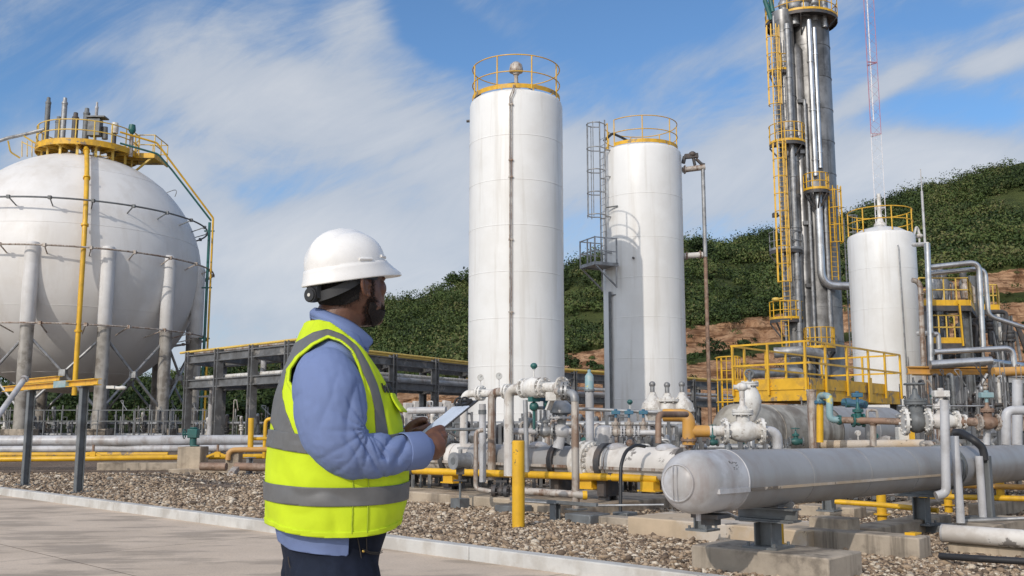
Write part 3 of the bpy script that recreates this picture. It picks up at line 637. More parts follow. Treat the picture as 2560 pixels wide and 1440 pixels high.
pl.box(Lw(.05, .15, 8.0), (1.15, 1.25, .06), (Ld, Ls, UZ)); pl.box(Lw(.62, .15, 8.0), (.05, 1.3, .14), (Ld, Ls, UZ)); pl.box(Lw(.05, -.49, 8.0), (1.15, .05, .14), (Ld, Ls, UZ)); pl.box(Lw(.05, .79, 8.0), (1.15, .05, .14), (Ld, Ls, UZ))
for b in (-.45, .75): pl.bar(Lw(.6, b, 7.95), Lw(-.45, b, 7.05), .06, .06); pl.bar(Lw(-.45, b, 8.0), Lw(-.45, b, 7.0), .06, .06)
po = pl.build('platform', M['galv'], T2)
pr = MB(); cor = [(-.45, -.49), (.62, -.49), (.62, .15), (.62, .79), (-.45, .79)]
for a, b in cor: pr.bar(Lw(a, b, 8.0), Lw(a, b, 9.15), .05, .05, Ld)
for a, b in ((.1, -.49), (.1, .79)): pr.bar(Lw(a, b, 8.0), Lw(a, b, 9.15), .05, .05, Ld)
for h in (8.55, 9.12):
    for (a, b), (c_, d_) in zip(cor[:-1], cor[1:]): pr.bar(Lw(a, b, h), Lw(c_, d_, h), .04, .04)
pr.build('handrail', M['galv'], po)
for d_ in (-53, -50.5): mb = MB(); mb.pipe([around(c2, 1.86, rad(d_ + 9 if False else d_), 6.9), around(c2, 1.86, rad(d_), 1.2)], .035, seg=8); mb.cyl(around(c2, 1.86, rad(d_), 6.75), around(c2, 1.80, rad(-42), 6.75), .025, 8); mb.build('conduit', M['slate'], T2)
MB().cyl(around(c2, 1.84, rad(-35), 10.6), around(c2, 2.0, rad(-52), 10.6), .03, 8).build('bracket', M['slate'], T2)
MB().cyl(around(c2, 1.72, rad(-13), 8.25), around(c2, 1.9, rad(-13), 8.25), .045).build('nozzle', M['dark'], T2)
# overflow line on its right side
t = thing('overflow_pipe', 'thin brown and grey vertical pipe held off the right side of the second tank', 'pipe', (c2.x + 2.7, c2.y, 0))
xr = P(1757, 420, 42); xb = P(1768, 1000, 42); tp = xr.z
mb = MB(); mb.cyl((xr.x, xr.y, tp), (xr.x, xr.y, 8.6), .09, 14); mb.build('upper_pipe', M['galv'], t)
mb = MB(); mb.cyl((xr.x, xr.y, 8.6), (xr.x, xr.y, .1), .085, 14); mb.build('lower_pipe', M['brown'], t)
mb = MB(); mb.cyl(P(1706, 425, 42), P(1762, 418, 42), .13, 14); mb.flange(P(1712, 424, 42), (1, 0, 0), .2); mb.build('top_arm', M['rustp'], t)
mb = MB(); mb.cyl(P(1710, 640, 42), P(1757, 637, 42), .13, 14); mb.build('lower_arm', M['peel'], t)
for px, py in ((1716, 640), (1750, 637)): MB().flange(P(px, py, 42), (1, 0, 0), .19).build('flange', M['brown'], t)
mb = MB(); q = P(1731, 386, 42); mb.ball(q, .17, sc=(1, 1, .85)); mb.cyl(q, q + Vector((.1, 0, -.5)), .07); mb.bar(q + Vector((-.35, 0, -.1)), q + Vector((.25, 0, -.05)), .2, .2); mb.pipe([q + Vector((.15, 0, -.2)), q + Vector((.4, 0, -.45)), P(1762, 412, 42)], .07); mb.cyl(q + Vector((-.35, 0, -.1)), P(1708, 408, 42), .09); mb.build('relief_valve', M['dark'], t)

T3, c3 = storage_tank('short white storage tank at right with bright yellow top railing', 2208, 50, 1.70, 11.15, [2.7, 4.9, 7.1, 9.2], .45)
rail_ring(T3, c3, 1.62, 11.15, 1.25, 7, rad(12), rad(372), toe=0, pr=.03)
mb = MB(); mb.lathe([(.32, 11.5), (.32, 11.75), (.2, 11.85), (.12, 12.1), (.1, 13.4), (0, 13.4)], c3, UZ, 16); mb.build('vent', M['wpipe'], T3)
mb = MB(); mb.pipe([around(c3, 1.74, rad(27), 10.3), around(c3, 1.80, rad(27), 10.2), around(c3, 1.80, rad(29), 1.5)], .035, seg=8); mb.pipe([around(c3, 1.80, rad(32), 4.6), around(c3, 1.80, rad(32), 1.4)], .03, seg=8)
mb.build('conduit', M['galv'], T3)
mb = MB(); q = P(2288, 560, 50); mb.pipe([around(c3, 1.6, rad(92), 11.0), P(2292, 562, 50), P(2298, 585, 50)], .07); mb.ball(P(2298, 590, 50), .2, sc=(1, 1, .7)); mb.cyl(P(2298, 592, 50), P(2299, 612, 50), .05); mb.build('relief_valve', M['wpipe'], T3)

# ------------------------------------------------------------------ distillation column
YT = 58.0
def tp_(px, py, dy=0): return P(px, py, YT + dy)
cm = P(2030, 500, YT); tw = thing('distillation_column', 'tall steel clad distillation column with yellow ladders and platforms', 'tower', (cm.x, cm.y, 0))
zt = 25.6
mb = MB(); prof = [(1.34, .3)]
for k in range(1, 13):
    z = k * 2.05; prof += [(1.34, z - .03), (1.365, z - .03), (1.365, z + .03), (1.34, z + .03)]
mb.lathe(prof + [(1.34, zt + 2.2), (1.2, zt + 2.6), (0, zt + 3.0)], (cm.x + .15, cm.y, 0), UZ, 64); mb.build('main_shell', M['tower'], tw)
cl = P(1975, 500, YT - 1.2); mb = MB(); prof = [(.62, .3)]
for k in range(1, 13): z = k * 2.05 + .6; prof += [(.62, z - .03), (.645, z - .03), (.645, z + .03), (.62, z + .03)]
mb.lathe(prof + [(.62, 26.6), (0, 26.9)], (cl.x, cl.y, 0), UZ, 40); mb.build('side_shell', M['tower'], tw)
mb = MB(); q = P(2005, 500, YT - 1.0); mb.lathe([(.42, 1.5), (.42, 24.2), (.2, 24.6), (0, 24.6)], (q.x, q.y, 0), UZ, 28)
for z in (17.6, 13.2, 9.4, 20.8, 6.2): mb.box((q.x + .1, q.y - .42, z), (.5, .3, .22))
mb.build('riser_duct', M['tower'], tw)
def vpipe(px, Y, y0, y1, r, name='downcomer', m='silver', bx=()):
    q = P(px, 500, Y); z0, z1 = P(px, y0, Y).z, P(px, y1, Y).z; mb = MB(); mb.cyl((q.x, q.y, z1), (q.x, q.y, z0), r, 14)
    for z in np.arange(z1 + 1, z0, 3.1): mb.cyl((q.x, q.y, z - .04), (q.x, q.y, z + .04), r * 1.22, 14)
    return mb.build(name, M[m], tw)
vpipe(1985, YT - 1.95, 60, 870, .155, m='galv'); vpipe(2042, YT - 1.55, 50, 440, .17); vpipe(2055, YT - 1.45, 70, 420, .13, m='silver'); vpipe(2062, YT - 1.5, 470, 880, .12, m='galv'); vpipe(2022, YT - 1.6, 250, 900, .09, m='galv')
vpipe(1952, YT - 2.0, 40, 880, .07, 'conduit', 'galv'); vpipe(2086, YT - .3, 230, 780, .03, 'conduit', 'teal')
mb = MB(); q = P(2048, 500, YT - 1.7); a = P(2045, 500, YT - 1.7); mb.pipe([(a.x, a.y, P(2045, 480, YT - 1.7).z), (a.x, a.y, P(2045, 715, YT - 1.7).z), P(2135, 715, YT - 1.7)], .24, .9, 16); mb.build('overhead_line', M['silver'], tw)
# platforms: centre, radius, arc, floor height, rail height
def tplat(px, py, dy, R, a0, a1, h=1.15, m='yellow', npost=6, ri=.2):
    c = tp_(px, py, dy); z = c.z; c = Vector((c.x, c.y, 0)); mb = MB(); n = 28
    mb.lathe([(ri, z - .07), (R, z - .07), (R, z), (ri, z), (ri, z - .07)], c, UZ, n, 0, a0, a1)
    mb.band(c + UZ * (z - .2), R + .004, .13, .05, n, a0, a1)
    for k in range(5):
        a = a0 + (a1 - a0) * (k + .5) / 5; d = Vector((math.cos(a), math.sin(a), 0)); mb.bar(c + d * R + UZ * (z - .2), c + d * ri * .9 + UZ * (z - 1.25), .08, .08)
    o = mb.build('platform', M['dark'], tw)
    hm = MB(); hm.band(c + UZ * z, R + .016, .14, .02, n, a0, a1)
    for hh in (.5, 1): hm.ring(c + UZ * (z + h * hh), R, .03, seg=n, ts=6, a0=a0, a1=a1)
    for k in range(npost + 1):
        a = a0 + (a1 - a0) * k / npost; q = c + Vector((math.cos(a), math.sin(a), 0)) * R; hm.cyl(q + UZ * z, q + UZ * (z + h), .032, 6)
    hm.build('handrail', M[m], o); return o
tplat(2003, 58, 0, 2.2, 0, 2 * math.pi, 1.15, npost=14, ri=1.3)
tplat(1968, 362, -1.3, 1.05, rad(150), rad(375), 1.15, npost=7)
tplat(2041, 478, -1.7, .72, rad(170), rad(370), 1.0, npost=6, ri=.1)
tplat(1965, 628, -1.3, .95, rad(150), rad(390), 1.1, 'galv', 4)
tplat(1966, 800, -1.3, .95, rad(150), rad(375), 1.05, npost=8)
tplat(2050, 872, -1.9, .85, rad(170), rad(370), 1.2, npost=9, ri=.1)
tplat(1950, 182, -1.4, .62, rad(150), rad(375), 1.0, npost=4)
def tladder(px, y0, y1, dy, m='yellow', cage=True, w=.42, out=(-.5, -.86)):
    q = P(px, 500, YT + dy); z0, z1 = P(px, y1, YT + dy).z, P(px, y0, YT + dy).z; o_ = Vector((out[0], out[1], 0)).normalized(); s = Vector((-o_.y, o_.x, 0)); b = Vector((q.x, q.y, 0)); mb = MB()
    for k in (-1, 1): mb.bar(b + s * k * w / 2 + UZ * z0, b + s * k * w / 2 + UZ * z1, .07, .04, s)
    z = z0 + .2
    while z < z1: mb.cyl(b - s * w / 2 + UZ * z, b + s * w / 2 + UZ * z, .016, 6); z += .3
    lo = mb.build('ladder', M[m], tw)
    if cage:
        mb = MB(); z = z0 + 2.2; cc = b + o_ * .36
        while z < z1 + .1:
            mb.tube([cc + (o_ * math.sin(a) - s * math.cos(a)) * .38 + UZ * z for a in np.linspace(rad(-25), rad(205), 13)], .03, 6); z += 1.05
        for a in np.linspace(0, math.pi, 5):
            qq = cc + (o_ * math.sin(a) - s * math.cos(a)) * .385; mb.bar(qq + UZ * (z0 + 2.2), qq + UZ * z1, .06, .016, o_)
        mb.build('ladder_cage', M[m], lo)
tladder(1952, 70, 355, -2.2); tladder(1957, 355, 800, -2.2); tladder(1950, 800, 900, -2.2, cage=False); tladder(2079, 470, 700, -1.4, out=(.2, -1)); tladder(2112, 545, 890, -.3, 'galv', out=(.6, -.8))
mb = MB()
for px, y0, y1, dx in ((1912, 0, 50, 8), (1920, -30, 30, 6)): mb.cyl(tp_(px, y0, -1), tp_(px + dx * 2, y1, -1), .14)
mb.build('davit', M['teal'], tw)
mb = MB()
for px, py, r in ((1985, 25, .3), (2035, 15, .22), (2060, 30, .16), (1960, 20, .25), (2010, 5, .35)): q = tp_(px, py, -1.2); mb.cyl((q.x, q.y, q.z - 1), (q.x, q.y, q.z + .9), r, 12); mb.ball((q.x, q.y, q.z + .2), r * 1.5, 10)
mb.build('top_piping', M['galv'], tw)
mb = MB(); q = tp_(1945, 748, -2); mb.cyl(q, q + Vector((.25, 0, .05)), .06); mb.ball(q + Vector((-.12, 0, -.02)), .17, 12, (1.5, 1, .8)); mb.build('floodlight', M['pyellow'], tw)
mb = MB(); q = tp_(1938, 538, -2); mb.box(q, (.3, .3, .25)); mb.cyl(q, q + Vector((.5, 0, -.05)), .06); mb.build('junction_box', M['dark'], tw)
mb = MB(); q = P(2000, 880, YT - 2.5)
mb.pipe([P(1935, 882, YT - 3), P(2000, 878, YT - 3.4), P(2060, 886, YT - 3), P(2060, 940, YT - 3)], .3, .5, 16); mb.pipe([P(1880, 935, YT - 3), P(2010, 928, YT - 3), P(2010, 1010, YT - 3)], .26, .5, 16); mb.build('base_piping', M['galv'], tw)
for px, y0, y1, r in ((1990, 930, 1040, .35),): q = P(px, 930, YT - 2); MB().cyl((q.x, q.y, 0), (q.x, q.y, q.z + 1), r, 16).build('reboiler_leg', M['galv'], tw)
mb = MB(); mb.cyl(P(1960, 500, YT) * 1 - UZ * P(1960, 500, YT).z, P(1960, 500, YT) * 1 - UZ * (P(1960, 500, YT).z - .3), 3.4, 32); mb.build('foundation', M['conc'], tw)

# ------------------------------------------------------------------ lattice mast
YM = 92.0; pm = P(2195, 500, YM); ms = thing('lattice_mast', 'slender red and white lattice mast rising behind the short tank', 'mast', (pm.x, pm.y, 0)); RM = .62; cen = Vector((pm.x, pm.y, 0))
cor = [cen + Vector((math.cos(a), math.sin(a), 0)) * RM for a in (rad(100), rad(220), rad(340))]; SEG = 7.4; lev = [k * SEG for k in range(8)]
for k in range(7):
    mb = MB(); z0, z1 = lev[k], lev[k + 1]
    for q in cor: mb.cyl(q + UZ * z0, q + UZ * z1, .035, 6)
    for z in (z0 + .03, z1 - .03):
        for i in range(3): mb.cyl(cor[i] + UZ * z, cor[(i + 1) % 3] + UZ * z, .035, 6)
    nb = 8
    for j in range(nb):
        for i in range(3):
            a, b = (cor[i], cor[(i + 1) % 3]) if j % 2 else (cor[(i + 1) % 3], cor[i]); mb.cyl(a + UZ * (z0 + SEG * j / nb), b + UZ * (z0 + SEG * (j + 1) / nb), .012, 5)
    mb.build('mast_section', M['mastr' if k in (4, 5) else 'mastw'], ms)
mb = MB(); mb.cyl(cen + UZ * 31, cen + UZ * 52, .06, 8); mb.build('cable_conduit', M['mastw'], ms)

# ------------------------------------------------------------------ spherical tank
SC = Vector((-25.75, 56, 10.05)); SR = 7.05
sp = thing('spherical_tank', 'huge white spherical gas tank on braced legs with a yellow top platform', 'spherical tank', (SC.x, SC.y, 0))
mb = MB(); mb.lathe([(SR * math.sin(t), -SR * math.cos(t)) for t in np.linspace(0, math.pi, 97)], SC, UZ, 160)
mb.build('shell', M['sphere'], sp, ang=80)
mb = MB()
for la in (-58, -22, 14, 48): mb.ring(SC + UZ * SR * math.sin(rad(la)), SR * math.cos(rad(la)) + .002, .011, seg=120, ts=6)
mb.build('weld_seam', M['sphere'], sp)
camdir = math.atan2(-SC.y, -SC.x)       # azimuth from the sphere to the camera
def sph(az, el, r): return SC + Vector((math.cos(az) * math.cos(el), math.sin(az) * math.cos(el), math.sin(el))) * r
NL = 12; legaz = [camdir + rad(12.5 + 30 * k) for k in range(NL)]; RL = SR - .02; ZS, ZB = 6.35, 1.0
foot = [Vector((SC.x + math.cos(a) * RL, SC.y + math.sin(a) * RL, 0)) for a in legaz]
for q in foot:
    mb = MB(); mb.lathe([(.34, ZS - .06), (.37, ZS), (.37, SC.z + .3), (.3, SC.z + .55), (0, SC.z + .62)], (q.x, q.y, 0), UZ, 24); lo = mb.build('leg', M['legw'], sp)
    MB().cyl(q + UZ * ZB, q + UZ * (ZS - .04), .335, 20).build('lower_leg', M['legc'], lo)
    MB().box(q + UZ * .5, (1.3, 1.3, 1.0)).build('plinth', M['concg'], lo, bevel=.03)
for i in range(NL):
    a, b = foot[i], foot[(i + 1) % NL]; mb = MB(); o1 = (a + b) / 2 - Vector((SC.x, SC.y, 0)); o1.z = 0; o1.normalize()
    off = o1 * .05
    mb.cyl(a + UZ * (ZS - .5) + off, b + UZ * 1.9 + off, .075, 8); mb.cyl(b + UZ * (ZS - .5) - off, a + UZ * 1.9 - off, .075, 8); mid = (a + b) / 2 + UZ * ((ZS - .5 + 1.9) / 2); mb.box(mid, (.34, .34, .34)); mb.build('cross_brace', M['galv'], sp)
def ring_pipe(z, R, m, r=.05, nb=22):
    mb = MB(); mb.ring((SC.x, SC.y, z), R, r, seg=120, ts=8); rs = math.sqrt(max(.1, SR * SR - (z - SC.z) ** 2))
    for k in range(nb):
        a = 2 * math.pi * (k + .3) / nb; d = Vector((math.cos(a), math.sin(a), 0)); c = Vector((SC.x, SC.y, z)); mb.bar(c + d * R, c + d * (rs - .05) - UZ * .35, .05, .05)
        mb.box(c + d * R, (.16, .16, .18))
    return mb.build('sprinkler_ring', M[m], sp)
ring_pipe(12.95, 7.30, 'slate'); ring_pipe(10.35, 7.75, 'rustp'); ring_pipe(6.35, 7.55, 'rustp', .045)
# top platform
zc = SC.z + SR; pcx = SC + Vector((.35, -.2, 0)); pcx = Vector((pcx.x, pcx.y, 0)); zd = zc + .22; PR = 2.85
mb = MB(); mb.lathe([(1.2, zd - .1), (PR, zd - .1), (PR, zd), (1.2, zd), (1.2, zd - .1)], pcx, UZ, 56); mb.band(pcx + UZ * (zd - .26), PR + .02, .34, .04, 56); deck = mb.build('platform', M['yworn'], sp)
mb = MB(); ext = pcx + Vector((3.0, 1.2, 0)); mb.box(ext + UZ * (zd - .06), (1.9, 2.2, .1)); mb.box(ext + Vector((0, -1.1, zd - .12)), (1.9, .05, .3)); mb.box(ext + Vector((.95, 0, zd - .12)), (.05, 2.2, .3)); ex = mb.build('side_deck', M['yworn'], sp)
mb = MB(); c_ = ext
for dx, dy in ((0, -1.08), (.92, -1.08), (.92, 0), (.92, 1.08), (0, 1.08)): mb.cyl(c_ + Vector((dx, dy, zd)), c_ + Vector((dx, dy, zd + 1.15)), .035, 6)
for h in (.55, 1.15): mb.pipe([c_ + Vector((-.5, -1.08, zd + h)), c_ + Vector((.92, -1.08, zd + h)), c_ + Vector((.92, 1.08, zd + h)), c_ + Vector((-.2, 1.08, zd + h))], .032, .05, 6)
mb.build('handrail', M['pyellow'], ex)
rail_ring(sp, pcx, PR - .04, zd, 1.2, 18, mt='pyellow', toe=0, pr=.036)
mb = MB()
for k in range(16):
    a = 2 * math.pi * k / 16 + .2; d = Vector((math.cos(a), math.sin(a), 0)); mb.bar(pcx + d * (PR - .35) + UZ * (zd - .3), pcx + d * (PR - .35) + UZ * (SC.z + math.sqrt(SR ** 2 - PR ** 2) - .1), .14, .08, d); mb.bar(pcx + d * 1.3 + UZ * (zd - .2), pcx + d * (PR) + UZ * (zd - .2), .12, .16)
mb.bar(ext + Vector((.8, -1, zd - .2)), pcx + Vector((2.4, .4, zd - 1.3)), .1, .1); mb.build('platform_bracket', M['pyellow'], sp)
for px, yt, r, m in ((122, 242, .15, 'slate'), (163, 243, .155, 'galv'), (190, 280, .18, 'dark'), (218, 269, .18, 'slate'), (243, 254, .09, 'gpipe'), (148, 290, .18, 'slate')):
    q = P(px, yt, 55.2); mb = MB(); mb.lathe([(r, zd - .3), (r, q.z - .45), (r * 1.12, q.z - .43), (r * 1.12, q.z - .34), (r * .75, q.z - .26), (r * .68, q.z - .05), (0, q.z)], (q.x, q.y, 0), UZ, 16); mb.build('vent_stack', M[m], sp)
for px, yt, m, mm in ((288, 305, 'wpipe', 'dark'), (331, 310, 'teal', 'rustp')):
    q = P(px, yt, 55.2); mb = MB(); mb.lathe([(.0, q.z), (.18, q.z - .06), (.22, q.z - .35), (.2, q.z - .7 if m == 'wpipe' else q.z - .45), (0, q.z - .75)], (q.x, q.y, 0), UZ, 14); mb.build('relief_valve', M[m], sp); MB().cyl((q.x, q.y, q.z - .7), (q.x, q.y, zd - .4), .12, 10).build('valve_stem', M[mm], sp)
mb = MB(); q = P(238, 320, 55); mb.box(q, (.7, .5, 1.0)); mb.box(q + Vector((.1, 0, .62)), (1.1, .7, .08)); mb.cyl(P(262, 318, 55.2), P(262, 348, 55.2), .17); mb.build('control_cabinet', M['slate'], sp)
# meridian downpipe facing the camera
daz = camdir + rad(2.2); mb = MB(); pts = [sph(daz, rad(e), SR + .25 if e > 70 else SR + .42) for e in range(72, 0, -6)] + [sph(daz, 0, SR + .45)]; q = pts[-1]; pts += [Vector((q.x, q.y, z)) for z in (8, 6, 4.0, 2.7)]
pts = [sph(daz, rad(76), SR - .1)] + pts; mb.tube(pts, .13, 14)
for i in range(3, len(pts), 4): mb.tube([pts[i] + (pts[i - 1] - pts[i]).normalized() * .06, pts[i] - (pts[i - 1] - pts[i]).normalized() * .06], .19, 14)
mb.build('downpipe', M['yellow'], sp)
# riser and guard pipes on the right
mb = MB(); q = P(533, 548, 56); q = Vector((q.x, q.y, 0)); zt_ = P(533, 548, 56).z
mb.pipe([P(300, 330, 53), P(392, 357, 54), P(533, 545, 56), Vector((q.x, q.y, zt_ - .6)), Vector((q.x, q.y, 1.0))], .06, .25, 8); mb.build('riser_pipe', M['yellow'], sp)
mb = MB(); mb.pipe([P(300, 358, 53), P(395, 385, 54), P(430, 425, 54.6), P(528, 552, 56)], .06, .5, 8); mb.cyl(Vector((q.x - .2, q.y, zt_ - .2)), Vector((q.x - .2, q.y, .8)), .085, 8)
for z in (9.2, 6.2, 12.6): mb.bar(Vector((q.x - .5, q.y, z)), Vector((q.x + .1, q.y, z)), .08, .08)
mb.build('drain_pipe', M['teal'], sp)
mb = MB(); mb.pipe([P(-40, 365, 53), P(20, 345, 53.2), P(70, 334, 53.5), P(112, 323, 53.5)], .1, .4, 10); mb.build('inlet_pipe', M['galv'], sp)
mb = MB(); mb.pipe([P(60, 340, 53.4), P(88, 358, 53.6)], .05, seg=8); mb.pipe([P(20, 352, 53.2), P(26, 380, 53.6), P(50, 395, 54)], .05, .3, 8)
for x in (55, 68, 80): mb.cyl(P(x, 352, 54.4), P(x, 392, 54.4), .03, 6)
mb.cyl(P(55, 355, 54.4), P(90, 372, 54.4), .03, 6); mb.build('guard_rail', M['pyellow'], sp)
mb = MB(); mb.pipe([sph(camdir + rad(70), rad(45), SR), P(447, 470, 56), P(437, 492, 56.2)], .025, .3, 6); mb.build('grounding_cable', M['galv'], sp)
# ------------------------------------------------------------------ builders for plant items
def pipe_thing(name, label, pts, r, m, cat='pipe', group=None, bend=None, seg=14, flanges=(), fm=None, fr=1.7, bands=()):
    mb = MB(); mb.pipe(pts, r, bend, seg)
    if not flanges and not bands: return solo(name, mb, M[m], label, cat, group)
    b = Vector(pts[0]); t = thing(name, label, cat, (b.x, b.y, min(Vector(p).z for p in pts) - r), group); mb.build('pipe_run', M[m], t)
    for c, d in flanges: MB().flange(c, d, r * fr, max(.03, r * .35), 8).build('flange', M[fm or m], t)
    for c, d in bands:
        c = Vector(c); d = Vector(d).normalized(); MB().cyl(c - d * r * .6, c + d * r * .6, r * 1.18, 14).build('coupling', M[fm or m], t)
    return t
def wheel(mb, c, ax, R, r=None, spokes=4):
    c = Vector(c); ax = Vector(ax).normalized(); r = r or R * .11; mb.ring(c, R, r, ax, 24, 8); e1 = ax.orthogonal().normalized(); e2 = ax.cross(e1)
    for k in range(spokes): a = 2 * math.pi * k / spokes; mb.cyl(c, c + (e1 * math.cos(a) + e2 * math.sin(a)) * R, r * .8, 6)
    mb.cyl(c - ax * r * 1.5, c + ax * r * 1.5, R * .2, 10); return mb
def gate_valve(label, c, d, R, mb_='wpipe', mf=None, mw='dark', L=None, bh=None, wR=None, up=UZ, group=None, name='gate_valve', top='wheel', small=False):
    c = Vector(c); d = Vector(d).normalized(); up = Vector(up).normalized(); L = L or R * 3.2; bh = bh or R * 3.2; wR = R * 1.25 if wR is None else wR
    t = thing(name, label, 'valve', c - UZ * R * 1.4, group)
    mb = MB(); h = L / 2; mb.lathe([(R * .78, -h), (R * .78, -h * .72), (R * 1.08, -h * .4), (R * 1.2, 0), (R * 1.08, h * .4), (R * .78, h * .72), (R * .78, h)], c, d, 20)
    mb.cyl(c, c + up * R * 1.75, R * .72, 18); mb.build('valve_body', M[mb_], t)
    for q in (-h, h): MB().flange(c + d * q, d, R * 1.42, R * .3, 10).build('flange', M[mf or mb_], t)
    b = MB(); b.flange(c + up * R * 1.85, up, R * 1.12, R * .24, 8); b.flange(c + up * R * 2.12, up, R * 1.12, R * .22, 8); b.lathe([(R * .6, 2.2 * R), (R * .5, 2.5 * R), (R * .3, 2.8 * R), (R * .26, R * 2 + bh * .55), (R * .2, R * 1.6 + bh * .8)], c, up, 14); b.build('bonnet', M[mb_], t)
    if top == 'wheel':
        s = MB(); s.cyl(c + up * (R * 1.6 + bh * .75), c + up * (R * 1.6 + bh + R * .35), R * .1, 8); wheel(s, c + up * (R * 1.6 + bh), up, wR); s.build('handwheel', M[mw], t)
    elif top == 'ball':
        s = MB(); s.ball(c + up * (R * 1.7 + bh), R * .62, 14, (1, 1, .8)); s.cyl(c + up * (R * 1.5 + bh * .7), c + up * (R * 1.7 + bh), R * .3, 10); s.cyl(c + up * (R * 1.7 + bh) - d * R * .9, c + up * (R * 1.7 + bh) + d * R * .9, R * .25, 10); s.build('actuator', M[mw], t)
    elif top == 'box':
        s = MB(); s.box(c + up * (R * 1.5 + bh), (R * 2.1, R * 1.3, R * .9), (d, up.cross(d), up)); s.cyl(c + up * (R * 1.4 + bh * .6), c + up * (R * 1.5 + bh), R * .3, 10); s.cyl(c + up * (R * 1.9 + bh), c + up * (R * 2.3 + bh), R * .4, 12); s.build('actuator', M[mw], t, bevel=R * .12)
    return t
def gauge(label, c, h, R, m='wpipe', face=(0, -1, 0), group=None, ballm=None):
    c = Vector(c); t = thing('pressure_gauge', label, 'gauge', c, group); f = Vector(face).normalized(); MB().cyl(c, c + UZ * (h - R * .8), R * .2, 8).build('stem', M['wpipe'], t); k = c + UZ * h
    if ballm:
        mb = MB(); mb.ball(k, R, 14, (1, 1, .85)); mb.cyl(k - UZ * R * .9, k - UZ * R * .5, R * .55, 10); mb.build('indicator_head', M[ballm], t)
    else:
        mb = MB(); mb.lathe([(0, -.5 * R), (R, -.5 * R), (R, .45 * R), (R * .86, .5 * R), (R * .86, .38 * R)], k, f, 20); mb.build('gauge_case', M[m], t); MB().cyl(k + f * R * .3, k + f * R * .4, R * .84, 20).build('dial', M['glass'], t)
        MB().bar(k + f * R * .43, k + f * R * .43 + Vector((R * .4, 0, R * .45)), R * .12, R * .05, f).build('needle', M['black'], t)
    return t
def block(label, corner_px, z, along, la, across, lb, h, m='conc', name='concrete_block', cat='concrete block', bevel=.015, group=None):
    """corner_px: photo position of the top front left corner; runs la metres along and lb metres across"""
    c = PZ(*corner_px, z) if not isinstance(corner_px, Vector) else Vector(corner_px); al = Vector(along).normalized(); ac = Vector(across).normalized(); mb = MB()
    mb.box(c + al * la / 2 + ac * lb / 2 - UZ * h / 2, (la, lb, h), (al, ac, UZ)); return solo(name, mb, M[m], label, cat, group, bevel=bevel)
def steel_post(label, base, top, w=.16, m='slate', plate=.3, cap=.22, name='steel_post', cat='post', group=None, web=GA, pz=None):
    base = Vector(base); top = Vector(top); t = thing(name, label, cat, base, group)
    MB().ibeam(base + UZ * .02, top - UZ * .021, w, w, .014, web).build('column', M[m], t)
    mb = MB(); mb.box(base + UZ * .01, (plate, plate, .02), (GA, GB, UZ))
    for i in (-1, 1):
        for j in (-1, 1): mb.cyl(base + GA * i * plate * .38 + GB * j * plate * .38 + UZ * .015, base + GA * i * plate * .38 + GB * j * plate * .38 + UZ * .05, .014, 6)
    mb.build('base_plate', M[m], t)
    if cap: MB().box(top - UZ * .01, (cap, cap, .02), (GA, GB, UZ)).build('cap_plate', M[m], t)
    return t
